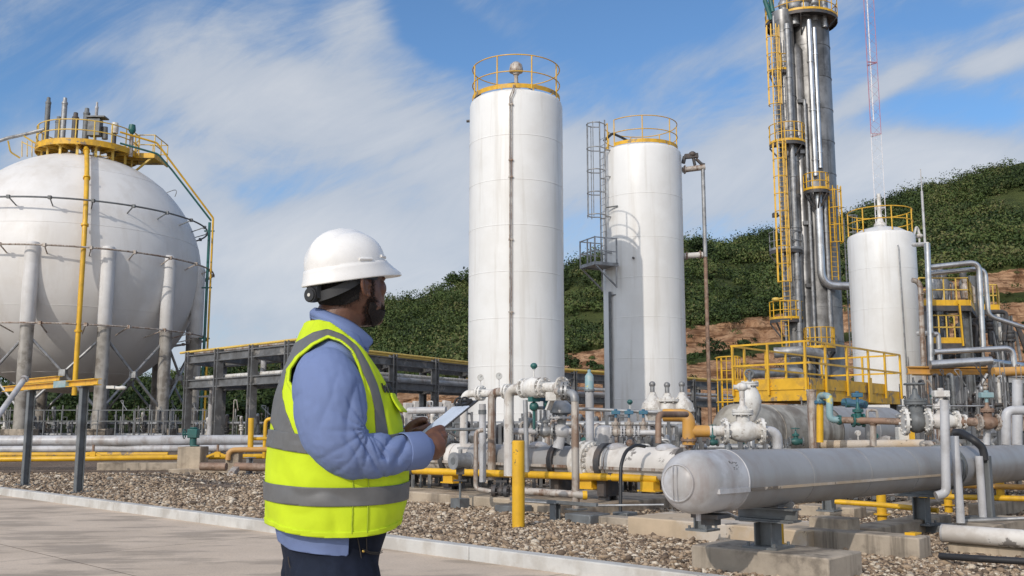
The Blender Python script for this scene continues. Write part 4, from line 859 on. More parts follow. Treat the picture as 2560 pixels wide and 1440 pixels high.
def skid(label, c, ax, n, w, seed, hs=1.0, group='valve manifolds', mats=('galv', 'wpipe', 'dark', 'steel')):
    """low manifold: header pipes, risers with small valves, frame"""
    g = random.Random(seed); c = Vector(c); ax = Vector(ax).normalized(); sd = Vector((-ax.y, ax.x, 0)); t = thing('valve_manifold', label, 'valve manifold', c, group); L = n * w
    fr = MB()
    for s in (-.35, .35): fr.bar(c + ax * -L / 2 + sd * s + UZ * .35, c + ax * L / 2 + sd * s + UZ * .35, .08, .1)
    for k in range(n + 1):
        for s in (-.35, .35): q = c + ax * (-L / 2 + k * w) + sd * s; fr.bar(q, q + UZ * (hs * g.uniform(.9, 1.7)), .06, .06)
    fr.build('frame', M['steel'], t)
    hd = MB(); hd.cyl(c - ax * L * .5 + UZ * .5 * hs, c + ax * L * .5 + UZ * .5 * hs, .1, 10); hd.cyl(c - ax * L * .45 + sd * .3 + UZ * .95 * hs, c + ax * L * .48 + sd * .3 + UZ * .95 * hs, .07, 10); hd.build('header', M[mats[0]], t)
    for k in range(n):
        q = c + ax * (-L / 2 + (k + .5) * w) + sd * g.uniform(-.2, .3); h = hs * g.uniform(.9, 1.6); r = g.uniform(.05, .08); mb = MB(); mb.pipe([q + UZ * .3, q + UZ * h, q + UZ * h + sd * .4 * g.choice((-1, 1)), q + UZ * .6 * hs + sd * .4], r, r * 2, 8); z = hs * g.uniform(.5, .8)
        mb.flange(q + UZ * z, UZ, r * 2, .05, 6); mb.flange(q + UZ * (z + .18), UZ, r * 2, .05, 6); mb.ball(q + UZ * (z + .09), r * 1.6, 10); mb.cyl(q + UZ * (z + .09), q + UZ * (z + .09) + ax * r * 4, r * .4, 8); wheel(mb, q + UZ * (z + .09) + ax * r * 4, ax, r * 1.9)
        mb.build('valve_riser', M[g.choice(mats)], t)
        if g.random() < .8:
            q = c + ax * (-L / 2 + (k + g.random()) * w) + sd * g.uniform(-.4, .4); h = hs * g.uniform(1.0, 1.9); mb = MB(); r = g.uniform(.014, .028); mb.pipe([q, q + UZ * h, q + UZ * h + ax * g.uniform(.1, .3) * g.choice((-1, 1)), q + UZ * h * .8 + ax * .2], r, r * 2, 6); mb.build('conduit', M[g.choice(('slate', 'galv', 'dark', 'rustp'))], t)
        if g.random() < .5:
            q = c + ax * (-L / 2 + (k + g.random()) * w) + sd * .3; h = hs * g.uniform(.9, 1.35); mb = MB(); mb.cyl(q + UZ * h * .5, q + UZ * h, .012, 6); mb.cyl(q + UZ * h - sd * .02, q + UZ * h + sd * .025, .05, 12); mb.build('small_gauge', M[g.choice(('wpipe', 'dark', 'teal'))], t)
    return t

# ------------------------------------------------------------------ left yard
YL = 27.0
pipe_thing('long_pipe', 'long pale grey pipe running low across the yard in front of the sphere', [P(-120, 1102, YL), P(300, 1101.5, YL), P(700, 1100, YL + 1.2)], .145, 'gpipe')
pipe_thing('long_pipe', 'thinner grey pipe just beneath the long pale grey pipe on the left', [P(-120, 1124, 26.5), P(690, 1120, 27.6)], .095, 'gpipe')
pipe_thing('gas_pipe', 'yellow gas pipe lowest in the pipe bundle in front of the sphere', [P(-100, 1149, 25.2), P(240, 1146, 25.4), P(700, 1140, 26.6)], .068, 'yellow')
pipe_thing('gas_pipe', 'dull yellow gas pipe behind the lowest yellow pipe at left', [P(-100, 1137, 26.2), P(420, 1136, 26.6)], .065, 'yworn')
for i, (px, lab) in enumerate(((232, 'yellow pipe bracket with a rusty pin, left of the concrete block'), (543, 'yellow pipe bracket beside the brown elbow block'))):
    q = P(px, 1134, 25.6); t = thing('pipe_bracket', lab, 'bracket', (q.x, q.y, 0)); mb = MB(); mb.bar(P(px - 27, 1142, 25.5), P(px, 1131, 25.5), .07, .05); mb.bar(P(px, 1131, 25.5), P(px + 22, 1140, 25.5), .07, .05); mb.box(P(px + 1, 1136, 25.5), (.14, .1, .14)); mb.build('arms', M['yellow'], t); MB().cyl(P(px + 2, 1112, 25.55), P(px + 1, 1133, 25.55), .035, 8).build('pin', M['brown'], t)
q = PZ(441, 1182, 0); e = P(501, 1130, q.y); w_ = e.x - q.x
mb = MB(); h = P(441, 1117, q.y).z; mb.box((q.x + w_ / 2, q.y + .35, h / 2), (w_, .7, h)); solo('concrete_block', mb, M['conc'], 'grey concrete block with a dark teal valve on top, left of the worker', 'concrete block', bevel=.02)
tv = thing('teal_valve', 'dark teal motor valve standing on the concrete block at left', 'valve', (q.x + w_ / 2, q.y + .3, h))
mb = MB(); o = Vector((q.x + w_ / 2, q.y + .3, h)); mb.box(o + UZ * .34, (.26, .24, .24)); mb.cyl(o + UZ * .02, o + UZ * .24, .09, 12); mb.cyl(o + UZ * .46, o + UZ * .5, .1, 12); mb.box(o + Vector((.05, 0, .02)), (.2, .2, .04)); mb.build('motor_housing', M['teal'], tv, bevel=.02); mb = MB(); wheel(mb, o + Vector((-.24, 0, .33)), (1, 0, 0), .12); mb.cyl(o + Vector((-.24, 0, .33)), o + UZ * .33, .03, 8); mb.build('handwheel', M['teal'], tv)
q2 = PZ(241, 1176, 0); mb = MB(); mb.box((q2.x + 1.1, q2.y + .3, .1), (2.2, .6, .22)); solo('concrete_block', mb, M['concg'], 'low concrete footing under the yellow pipes at left', 'concrete block', bevel=.02)
mb = MB(); q3 = PZ(445, 1183, 0); mb.box((q3.x + 1.5, q3.y + .3, .05), (3.4, .9, .12)); solo('concrete_block', mb, M['conc'], 'tan concrete strip under the brown pipe at left', 'concrete block', bevel=.02)
mb = MB(); q4 = PZ(562, 1183, 0); mb.box((q4.x + .17, q4.y + .2, .27), (.34, .4, .56)); solo('concrete_block', mb, M['conc'], 'narrow tan block holding up the yellow elbow left of the worker', 'concrete block', bevel=.02)
pipe_thing('brown_pipe', 'brown pipe lying on the ground between two concrete blocks at left', [P(502, 1166, 24.4), P(566, 1167, 24.3)], .10, 'brown')
pipe_thing('brown_pipe', 'dark brown pipe on the ground just behind the worker\'s back', [P(588, 1166, 24.4), P(700, 1170, 24.2), P(760, 1171, 24.1)], .10, 'brown')
mb = MB(); q = PZ(578, 1190, 0); mb.bar(P(590, 1172, 24), (q.x, q.y, .05), .16, .12); mb.box((q.x, q.y, .03), (.16, .2, .1)); solo('drain_elbow', mb, M['rustp'], 'short rusty drain elbow with a black foot at the brown pipe', 'pipe')
pipe_thing('gas_pipe', 'orange yellow pipe with an elbow turning down into the narrow tan block', [P(570, 1150, 25), P(572, 1125, 25), P(700, 1123, 25.2), P(760, 1122, 25.3)], .068, 'orange')
pipe_thing('gas_pipe', 'yellow cross pipe behind the worker at vest height', [P(632, 1097, 25.3), P(760, 1096, 25.6)], .045, 'yellow')
mb = MB(); mb.pipe([V(627, 1100, 25.2, P(627, 1128, 25.2).z), P(628, 1045, 25.2)], .075); solo('yellow_post', mb, M['yellow'], 'yellow round standpipe left of the worker by the pipe rack', 'post')
q = V(625, 1130, 24.6, 0); steel_post('short grey steel stub post under the yellow standpipe', q, q + UZ * .42, .12, 'galv', .25)
pipe_thing('pipe_hoop', 'small yellow pipe hoop right beside the worker\'s back', [V(664, 1040, 26, .35), P(664, 1048, 26), P(690, 1047, 26), V(690, 1040, 26, .35)], .05, 'yellow', 'frame')

# yellow beam carried by two posts near the kerb
b1 = PZ(62, 1214, 0); b2 = PZ(195, 1232, 0); zb = 1.95
steel_post('grey steel post at far left carrying the yellow beam', b1, Vector((b1.x, b1.y, zb)), .13, 'slate', .32)
steel_post('grey steel post with a base plate near the kerb, second from the left', b2, Vector((b2.x, b2.y, zb)), .13, 'slate', .32)
dd = (b2 - b1).normalized(); t = thing('yellow_beam', 'worn yellow steel beam laid over the two grey posts at left', 'beam', (b1.x, b1.y, zb))
MB().ibeam(b1 - dd * 1.7 + UZ * (zb + .062), b2 + dd * .62 + UZ * (zb + .062), .14, .12, .014).build('beam', M['yellow'], t)
mb = MB(); mb.box(b1.lerp(b2, .62) + UZ * (zb + .066), (.65, .15, .128), (dd, Vector((-dd.y, dd.x, 0)), UZ)); mb.build('patch', M['bluey'], t); t2 = MB().ibeam(b1 - dd * 1.7 + Vector((.1, .6, zb + .25)), b1 + dd * .5 + Vector((.1, .6, zb + .25)), .13, .11, .014); solo('yellow_beam', t2, M['yellow'], 'shorter yellow beam behind the worn yellow beam at the left edge', 'beam')
mb = MB(); mb.cyl(P(64, 944, 18.6), P(-30, 1075, 17.6), .055, 12); mb.flange(P(62, 947, 18.55), P(64, 944, 18.6) - P(-30, 1075, 17.6), .075, .04, 6); solo('stay_pipe', mb, M['gpipe'], 'slanting grey pipe running down left from the yellow beam', 'pipe')
mb = MB(); q = P(278, 968, 17.2); mb.box(q, (.14, .1, .05)); mb.cyl(q, q + Vector((.18, 0, -.02)), .03, 8); mb.ball(q + Vector((.2, 0, -.01)), .055, 10, (1.4, 1, .7)); solo('yard_lamp', mb, M['lamp'], 'small pale lamp at the right end of the yellow beam', 'lamp')

# clutter under the sphere
for i, (px, Y, n, lab) in enumerate([(30, 50, 4, 'valve manifold under the sphere at the left picture edge'), (150, 52, 6, 'grey pump and valve manifold under the sphere between the two front legs'), (305, 51, 6, 'valve manifold with a white valve under the right half of the sphere'), (425, 54, 5, 'valve manifold between the right legs of the sphere'), (585, 44, 4, 'small white valve manifold below the left pipe rack')]):
    q = V(px, 1060, Y, 0); skid(lab, q, (1, .15, 0), n, .72, 300 + i, 1.35)
mb = MB()
z0 = 1.25 + (1060 - 1026) / FPX * 49
for k in range(12): q = V(20 + k * 45, 1040, 49, 0); mb.bar(q, q + UZ * z0, .05, .05)
for z in (z0, z0 - .55): mb.bar(V(-60, 1040, 49, z), V(560, 1040, 49, z), .05, .04)
solo('guard_fence', mb, M['slate'], 'low grey pipe railing around the sphere base', 'railing')
mb = MB(); q = V(527, 1000, 40, 0); mb.cyl(q, V(530, 970, 40, P(530, 985, 40).z), .11, 10); mb.cyl(q + UZ * P(530, 985, 40).z, q + UZ * P(531, 951, 40).z, .07, 10); mb.cyl(P(496, 992, 40), P(540, 990, 40), .04, 8); solo('vent_pipe', mb, M['gpipe'], 'pale standing vent pipe right of the sphere legs', 'pipe')

# ------------------------------------------------------------------ pipe racks
def rack(label, tA, tB, back, zs, cols, cw=.27):
    """tA, tB: ends of the top front edge; back: vector to the rear frame; cols: fractions along"""
    tA, tB = Vector(tA), Vector(tB); d = (tB - tA); dn = d.normalized(); t = thing('pipe_rack', label, 'pipe rack', (tA.x, tA.y, 0), 'pipe racks')
    for j, off in enumerate((Vector((0, 0, 0)), Vector(back))):
        for f in cols: q = tA + d * f + off; MB().ibeam((q.x, q.y, 0), (q.x, q.y, tA.z + .12), cw, cw, .05, dn).build('column', M['steel'], t)
        for z in zs: MB().ibeam(Vector((tA.x, tA.y, z)) + off, Vector((tB.x, tB.y, z)) + off, .2, .34, .04).build('beam', M['steel'], t)
    for f in cols:
        for z in zs: q = tA + d * f; MB().ibeam((q.x, q.y, z - .02), Vector((q.x, q.y, z - .02)) + Vector(back), .2, .36, .04).build('cross_beam', M['steel'], t)
    return tA, tB, dn
def fr_px(a, b, px):
    """fraction along a-b seen at photo column px"""
    lo, hi = -.5, 1.8
    for _ in range(50):
        m = (lo + hi) / 2; w_ = Vector(a).lerp(Vector(b), m) - CAM; x = 1280 + FPX * w_.x / w_.dot(FW)
        if x < px: lo = m
        else: hi = m
    return m
zr = 4.05; r1 = PZ(470, 888, zr); r2 = PZ(722, 860, zr); ex_ = r2 + (r2 - r1) * .36
rack('steel pipe rack at left, running behind the worker\'s back', r1, ex_, Vector((.6, 2.6, 0)), (zr - .19, 2.85), [fr_px(r1, ex_, x) for x in (474, 548, 634, 724)] + [.98])
s1_ = PZ(940, 888, zr); s2_ = PZ(1165, 912, zr); d_ = s2_ - s1_; s3_ = s1_ - d_ * .62
rack('steel pipe rack between the worker and the tallest tank', s3_, s2_ + d_ * .6, Vector((-.8, 2.8, 0)), (zr - .19, 2.85), [fr_px(s3_, s2_ + d_ * .6, x) for x in (870, 983, 1088, 1190)])
u1 = PZ(1400, 930, zr); u2 = PZ(1730, 952, zr)
rack('far steel pipe rack seen between and behind the tall tanks', u1, u2 + (u2 - u1) * .5, Vector((-.8, 3, 0)), (zr - .19, 2.6), [fr_px(u1, u2 + (u2 - u1) * .5, x) for x in (1435, 1560, 1732, 1795)])
def along(a, b, off, z, f0, f1): a, b = Vector(a), Vector(b); o = Vector(off); p, q = a.lerp(b, f0) + o, a.lerp(b, f1) + o; p.z = q.z = z; return [p, q]
for lab, pts, r, m in (
    ('yellow pipe along the top front edge of the left pipe rack', along(r1, ex_, (0, -.05, 0), zr + .12, -.06, 1), .05, 'pyellow'),
    ('white lagged pipe on top of the left pipe rack', along(r1, ex_, (.3, 1.4, 0), zr + .16, 0, 1), .15, 'gpipe'),
    ('thin grey pipe on the lower level of the left pipe rack', along(r1, ex_, (.2, .9, 0), 3.05, .1, 1), .1, 'galv'),
    ('thin rusty pipe on the top level of the left pipe rack behind the yellow one', along(r1, ex_, (.1, .5, 0), zr + .1, 0, 1), .06, 'rustp'),
    ('white pipe on the lower front level of the left pipe rack', along(r1, ex_, (.1, .35, 0), 3.1, 0, 1), .08, 'wpipe'),
    ('thick grey pipe on the lower level of the middle pipe rack', along(s3_, s2_, (-.2, .8, 0), 3.14, 0, 1.5), .13, 'gpipe'),
    ('yellow pipe along the top front edge of the middle pipe rack', along(s3_, s2_, (0, -.05, 0), zr + .12, 0, 1.5), .06, 'pyellow'),
    ('second yellow pipe on top of the middle pipe rack', along(s3_, s2_, (-.2, .9, 0), zr + .1, 0, 1.5), .075, 'pyellow'),
    ('pale pipe on top of the middle pipe rack behind the yellow ones', along(s3_, s2_, (-.4, 1.8, 0), zr + .13, 0, 1.5), .13, 'gpipe'),
    ('white pipe under the top level of the middle pipe rack', along(s3_, s2_, (-.3, 1.2, 0), 3.35, 0, 1.5), .1, 'wpipe'),
    ('yellow pipe on top of the far pipe rack behind the tanks', along(u1, u2, (0, 0, 0), zr + .14, -.1, 1.5), .09, 'pyellow'),
    ('orange pipe on the far pipe rack behind the tanks', along(u1, u2, (-.3, 1, 0), zr + .12, -.1, 1.5), .12, 'orange'),
    ('pale pipe on the lower level of the far pipe rack', along(u1, u2, (-.3, 1, 0), 2.95, -.1, 1.5), .14, 'gpipe'),
    ('white pipe on the lower front level of the far pipe rack', along(u1, u2, (0, .2, 0), 3.2, -.1, 1.5), .1, 'wpipe')):
    pipe_thing('rack_pipe', lab, pts, r, m, group='pipes on the racks')
q = P(685, 905, 38.5); mb = MB(); mb.pipe([q + Vector((-.42, 0, -.45)), q + Vector((-.4, 0, .25)), q + Vector((0, 0, .3)), q + Vector((.4, 0, .25)), q + Vector((.42, 0, -.45))], .12, .35); solo('expansion_loop', mb, M['gpipe'], 'pale pipe loop inside the left pipe rack', 'pipe')
# ------------------------------------------------------------------ middle manifold
def bent(px_pts, r, m, name, label, bend=None, group=None, **k): return pipe_thing(name, label, [P(*p) for p in px_pts], r, m, group=group, bend=bend, **k)
def gooseneck(label, x, ytop, Y, ybot, r, m, x_end, Y_end, yend=None, wrap=None, foot=None):
    """standpipe with an elbow at the top turning to the right"""
    a = P(x, ytop, Y); e = P(x_end, yend or ytop, Y_end); e.z = a.z; zb = P(x, ybot, Y).z
    t = thing('standpipe', label, 'pipe', (a.x, a.y, zb), 'standpipes of the manifold'); mb = MB(); mb.pipe([(a.x, a.y, zb), a, e], r, r * 2.2, 16); mb.build('pipe_run', M[m], t)
    d = (e - a).normalized()
    return t, a, e, d
G1, a, e, d = gooseneck('leftmost white standpipe with an elbow, behind the clipboard', 1160, 984, 16.2, 1130, .066, 'wpipe', 1250, 15.8)
for f in (.42, .50): MB().flange(a + (e - a) * f, d, .125, .035, 8).build('flange', M['wpipe'], G1)
gauge('round pressure gauge on the leftmost white standpipe', a + (e - a) * .46 + UZ * .06, .20, .055)
G2, a, e, d = gooseneck('rust streaked standpipe with an elbow, second of the manifold', 1230, 980, 15.4, 1200, .066, 'rustp', 1300, 15.0)
for f in (.5, .6): MB().flange(a + (e - a) * f, d, .12, .035, 8).build('flange', M['wpipe'], G2)
gauge('round pressure gauge between the second and third standpipes', a + (e - a) * .25 + UZ * .06, .19, .055)
G3, a, e, d = gooseneck('white standpipe feeding the large flanged valve with the green head', 1272, 972, 14.4, 1190, .073, 'wpipe', 1410, 13.6, 977)
for f in (.28, .36, .58, .66, .97): MB().flange(a + (e - a) * f, d, .145, .035, 10).build('flange', M['wpipe'], G3)
q = a + (e - a) * .47; mb = MB(); mb.lathe([(.09, -.16), (.14, -.1), (.16, 0), (.14, .1), (.09, .16)], q, d, 18); mb.build('valve_body', M['wpipe'], G3); MB().box(q - UZ * .13, (.09, .16, .14), (d, UZ.cross(d), UZ)).build('nameplate', M['teal'], G3)
gauge('dark green indicator head above the large white valve', q + UZ * .12, .20, .052, ballm='teal')
mb = MB(); mb.cyl(q - UZ * .2, q - UZ * .60, .022, 8); mb.ball(q - UZ * .27, .07, 10); mb.ball(q - UZ * .27 + Vector((.2, 0, .03)), .055, 10); mb.build('drain_stem', M['teal'], G3)
mb = MB(); mb.box(a + (e - a) * .82 - UZ * .13, (.2, .12, .12), (d, UZ.cross(d), UZ)); mb.bar(a + (e - a) * .8 - UZ * .16, a + (e - a) * .72 - UZ * .32, .1, .03); mb.build('support_lug', M['wpipe'], G3)
# rusty tall post at the end of that line
t = thing('rusty_standpipe', 'tall rust streaked standpipe with dark elbow, right of the yellow bollard', 'pipe', V(1440, 1290, 13.0, 0)); top = P(1438, 985, 13.1); b0 = V(1440, 1290, 13.1, .12)
mb = MB(); mb.pipe([b0, Vector((b0.x, b0.y, top.z)), P(1392, 978, 13.5)], .052, .12, 16); mb.build('pipe_run', M['rustp'], t); mb = MB(); mb.pipe([Vector((b0.x, b0.y, top.z - .1)), Vector((b0.x, b0.y, top.z)), P(1402, 978, 13.4)], .058, .12, 16); mb.flange(P(1408, 978, 13.35), (1, -.3, 0), .13, .035, 10); mb.flange(P(1418, 978, 13.3), (1, -.3, 0), .13, .035, 10); mb.build('elbow', M['galv'], t)
MB().box(b0 + UZ * .006, (.22, .22, .018), (GA, GB, UZ)).build('base_plate', M['slate'], t)
block('dark painted concrete base under the tall rusty standpipe', (1411, 1283), .12, GB, .42, GA, .42, .14, 'slate')
block('dark low sleeper right of the tall rusty standpipe base', (1472, 1288), .10, GB, .9, GA, .25, .12, 'concg')
# tall grey post with teal cap
q = V(1475, 1100, 16.5, .4); tt = P(1475, 932, 16.5); t = thing('capped_standpipe', 'thick grey standpipe with a peeling teal cap between the two tall tanks', 'pipe', (q.x, q.y, .4)); MB().cyl(q, Vector((q.x, q.y, tt.z - .28)), .072, 16).build('pipe_run', M['gpipe'], t)
mb = MB(); mb.lathe([(.076, tt.z - .30), (.076, tt.z - .06), (.05, tt.z - .02), (.03, tt.z), (.03, tt.z + .05), (0, tt.z + .06)], (q.x, q.y, 0), UZ, 16); mb.build('cap', M['bluey'], t); mb = MB(); mb.flange((q.x, q.y, tt.z - .30), UZ, .095, .03, 6); mb.build('collar', M['slate'], t)
# lower standpipes in front of the barrel
bent([(1206, 1010, 14.6), (1207, 1205, 14.6)], .052, 'gpipe', 'standpipe', 'grey standpipe with a bare dark band, left of the rust streaked one', bands=((P(1206, 1030, 14.6), UZ),), fm='slate')
bent([(1208, 1075, 14.3), (1190, 1078, 14.3), (1189, 1222, 14.3), (1245, 1232, 14.1)], .034, 'rustp', 'drain_pipe', 'thin rusty drain pipe bent like a U in front of the white barrel', .08)
mb = MB(); q = P(1237, 1228, 14.0); mb.flange(q, (1, -.4, 0), .08, .06, 6); mb.ball(q + Vector((.09, -.03, 0)), .07, 10); mb.flange(q + Vector((.17, -.06, 0)), (1, -.4, 0), .08, .05, 6); mb.cyl(q + Vector((.09, -.03, 0)), q + Vector((.09, -.03, .14)), .02); mb.box(q + Vector((.09, -.03, .14)), (.16, .03, .03)); solo('drain_valve', mb, M['dark'], 'black drain valve low in front of the barrel, left of the bollard', 'valve')
bent([(1110, 1074, 15.6), (1210, 1073, 15.0)], .024, 'slate', 'tubing', 'thin dark tube running left from the standpipes behind the clipboard hand')
bent([(1324, 1019, 14.4), (1500, 1024, 14.3), (1645, 1031, 14.2)], .026, 'galv', 'tubing', 'thin grey pipe crossing in front of both tall tanks')
bent([(1313, 1000, 14.0), (1318, 1180, 14.0)], .035, 'galv', 'standpipe', 'thin grey standpipe behind the yellow bollard')
bent([(1020, 1027, 17), (1115, 1025, 16.8)], .06, 'gpipe', 'pipe', 'white horizontal pipe right of the vest behind the clipboard')
skid('cluttered grey valve manifold behind the worker\'s hands', V(1085, 1100, 18.5, .1), (1, -.35, 0), 5, .42, 411, .78, mats=('galv', 'slate', 'dark', 'rustp'))
skid('dense valve manifold at the foot of the tallest tank', V(1400, 1100, 18.5, .1), (1, -.3, 0), 6, .42, 412, .8, mats=('galv', 'slate', 'dark', 'rustp'))
skid('dense valve manifold at the foot of the second tank', V(1610, 1100, 19, .1), (1, -.25, 0), 5, .44, 413, .72, mats=('galv', 'slate', 'dark', 'rustp'))
skid('valve manifold behind the white relief valve', V(1790, 1100, 19.5, .1), (1, -.2, 0), 6, .46, 414, .72, mats=('galv', 'slate', 'dark', 'rustp'))
skid('grey manifold behind the handwheel valve at right', V(2330, 1100, 17.5, .1), (1, .1, 0), 6, .46, 415, .82, mats=('galv', 'slate', 'dark', 'rustp'))
skid('manifold at the right picture edge behind the big grey vessel', V(2500, 1100, 17, .1), (1, .1, 0), 5, .46, 416, .86, mats=('galv', 'slate', 'dark', 'rustp'))
for lab, px, Y, n, w_, hs in (('dark low valve manifold along the barrel, right behind the clipboard', 1130, 17.2, 6, .3, .62), ('grimy valve manifold between the standpipes and the tallest tank', 1280, 18.5, 7, .32, .72), ('dark valve manifold behind the rusty standpipe', 1470, 17, 6, .3, .70), ('grimy valve manifold behind the blue topped valves', 1600, 17, 6, .3, .62),
        ('dark low valve manifold behind the grey elbow', 1930, 15.5, 6, .26, .40), ('dark valve manifold low under the yellow platform corner', 2100, 15.5, 7, .27, .40), ('far dark manifold between the two tall tanks', 1450, 26, 7, .45, .95), ('far dark manifold left of the tallest tank', 1085, 26, 7, .45, .95)):
    skid(lab, V(px, 1090, Y, .1), (1, -.2, 0), n, w_, 600 + px, hs, mats=('galv', 'dark', 'slate', 'rustp', 'wpipe'))
# control valve line on the barrel
bent([(1284, 1078, 14.6), (1348, 1078, 14.4), (1440, 1078, 14.3)], .048, 'gpipe', 'pipe', 'short grey pipe joining the standpipe and the control valve')
gate_valve('grey control valve with blue actuator left of the rusty standpipe', P(1362, 1078, 14.3), (1, -.1, 0), .075, 'galv', 'galv', 'blue', .22, .36, top='box')
t = thing('control_valve', 'grey globe control valve with a domed top between the bollard and the rusty standpipe', 'valve', P(1405, 1110, 14.3)); q = P(1404, 1078, 14.35)
mb = MB(); mb.ball(q, .125, 16, (1.1, 1, .9)); mb.pipe([q, q + Vector((-.06, 0, -.25))], .08); mb.build('valve_body', M['gpipe'], t); mb = MB(); mb.lathe([(0, .46), (.08, .45), (.15, .38), (.17, .30), (.17, .27), (.09, .24), (.06, .1), (.06, 0)], q, UZ, 20); mb.build('diaphragm_dome', M['galv'], t); MB().flange(q + UZ * .2, UZ, .19, .03, 10).build('flange', M['gpipe'], t)
mb = MB(); qq = P(1512, 1116, 14.6); tz = P(1512, 1064, 14.6).z; mb.lathe([(.15, qq.z - .1), (.15, tz - .07), (.13, tz - .025), (.08, tz), (0, tz + .005)], (qq.x, qq.y, 0), UZ, 24); mb.flange((qq.x, qq.y, qq.z), UZ, .18, .03, 10); solo('blind_nozzle', mb, M['gpipe'], 'grey domed nozzle cap standing on the barrel', 'nozzle')
bent([(1534, 1080, 14.3), (1640, 1082, 14.1)], .042, 'gpipe', 'pipe', 'short grey pipe threaded through the three blue topped valves')
for i, (px, w_) in enumerate(((1540, 'left'), (1573, 'middle'), (1609, 'right'))): gate_valve('%s one of three small valves with blue tops in front of the second tank' % w_, P(px, 1080, 14.2), (1, -.1, 0), .062, 'rustp', 'gpipe', 'blue', .15, .19, top='box', group='blue topped valves')
bent([(1646, 1108, 14.0), (1646, 1036, 14.0), (1716, 1036, 14.6)], .046, 'brown', 'pipe', 'brown pipe elbow leading from the blue topped valves to the yellow elbow', .1)
gauge('small green indicator on a stem in front of the second tank', P(1575, 1026, 15), .13, .045, ballm='teal')
# white valves against the second tank
for px, yb, lab in ((1632, 1012, 'white dome headed relief valve against the second tank, leftmost of three'), (1669, 1014, 'white flanged relief valve against the second tank, middle of three'), (1706, 1012, 'white relief valve at the right edge of the second tank')):
    q = P(px, yb + 16, 38); t = thing('relief_valve', lab, 'valve', q, 'white relief valves'); mb = MB(); mb.lathe([(0, .75), (.12, .74), (.2, .55), (.42, .3), (.45, .1), (.3, -.1), (.2, -.3), (.2, -.9)], q, UZ, 16); mb.build('valve_body', M['wpipe'], t); MB().flange(q + UZ * (.02 if px != 1669 else .45), UZ, .5, .1, 8).build('flange', M['wpipe'], t); mb = MB(); mb.cyl(q + UZ * .7, q + UZ * 1.0, .09, 10); mb.ball(q + UZ * 1.05, .13, 10); mb.build('bonnet', M['galv'], t)
pipe_thing('pipe', 'long grey pipe low behind the manifold at the foot of the tanks', [P(1165, 1062, 26), P(1740, 1060, 25)], .09, 'galv')

# ------------------------------------------------------------------ the white barrel and its yellow pipe (along grid line B)
q0 = P(1640, 1158, 13.6); bz = .69; bA = q0.dot(GA); bB = q0.dot(GB); R = .24
def bar_pt(px):                       # b coordinate of the barrel axis seen at photo column px
    k = (px - 1280) / FPX; o = GA * bA; return (k * o.y - o.x) / (GB.x - k * GB.y)
def BP(px, z=bz, da=0.0): return Wp(bA + da, bar_pt(px), z)
t = thing('pipe_barrel', 'peeling white pipe barrel with a bolted flange pair, behind the yellow bollard', 'pipe barrel', BP(1400, 0))
MB().cyl(BP(1440), BP(1700), R, 40).build('right_barrel', M['peel'], t); MB().cyl(BP(1190), BP(1440), R * .97, 40).build('middle_barrel', M['grey'], t); MB().cyl(BP(1000), BP(1190), R, 40).build('left_barrel', M['peel'], t)
for px in (1462, 1478): MB().flange(BP(px), GB, R * 1.32, .055, 20).build('flange', M['wpipe'], t)
mb = MB()
for px0, px1 in ((1190, 1440), (1500, 1700), (1000, 1190)): mb.bar(BP(px0, bz - .06) - GA * (R + .012), BP(px1, bz - .06) - GA * (R + .012), .03, .04)
for px in (1075, 1150, 1240, 1330, 1530, 1575): mb.cyl(BP(px) - GB * .008, BP(px) + GB * .008, R * 1.012, 40)
mb.build('seam_strip', M['rustp'], t)
for px in (1345, 1540, 1660): MB().ball(BP(px, bz + R * .92), .13, 14, (1.2, 1.2, .55)).build('top_lug', M['gpipe'], t)
for i, (px, lab) in enumerate(((1028, 'dark steel pedestal under the left end of the white barrel'), (1132, 'dark steel pedestal under the white barrel near the transmitter'), (1400, 'dark pedestal under the grey part of the barrel'), (1515, 'dark pedestal under the flanged end of the barrel'))):
    c = BP(px, 0); mb = MB(); mb.box(c + UZ * .34, (.30, .16, .24), (GA, GB, UZ)); mb.ibeam(c + UZ * .1, c + UZ * .23, .2, .2, .02, GA); mb.lathe([(.262, 0), (.29, 0), (.29, .1), (.262, .1), (.262, 0)], BP(px) - GB * .05, GB, 16); solo('pipe_saddle', mb, M['dark'], lab, 'support', 'barrel supports')
mb = MB(); c0, c1_ = BP(985, 0), BP(1560, 0); mb.box((c0 + c1_) / 2 + GA * .35 + UZ * .05, ((c1_ - c0).length, 2.3, .22), (GB, GA, UZ)); solo('concrete_plinth', mb, M['conc'], 'long tan concrete plinth under the white barrel', 'concrete plinth', bevel=.02)
bent([(1000, 1176, 16.6), (1645, 1197, 13.4)], .055, 'yellow', 'gas_pipe', 'bright yellow gas pipe running along the front of the white barrel', bands=((P(1030, 1177, 16.4), GB), (P(1528, 1193, 13.9), GB)), fm='dark')
for px, lab in ((1128, 'yellow pipe shoe under the yellow gas pipe by the transmitter'), (1472, 'yellow pipe shoe under the yellow gas pipe right of the rusty standpipe'), (1625, 'yellow pipe shoe beside the domed vessel end')):
    f = (px - 1000) / 645; Yp = 16.6 + (13.4 - 16.6) * f; q = P(px, 1176 + 21 * f, Yp); mb = MB(); mb.box(q - UZ * .1, (.22, .16, .12), (GB, GA, UZ)); mb.box(q - UZ * .165, (.3, .2, .02), (GB, GA, UZ)); solo('pipe_shoe', mb, M['yellow'], lab, 'support', 'yellow pipe shoes')
bent([(1300, 1227, 13.6), (1462, 1238, 13.0)], .05, 'rustp', 'pipe', 'rusty white pipe with a yellow end near the ground right of the bollard', bands=((P(1462, 1238, 13.0), (1, 0, 0)),), fm='yellow')
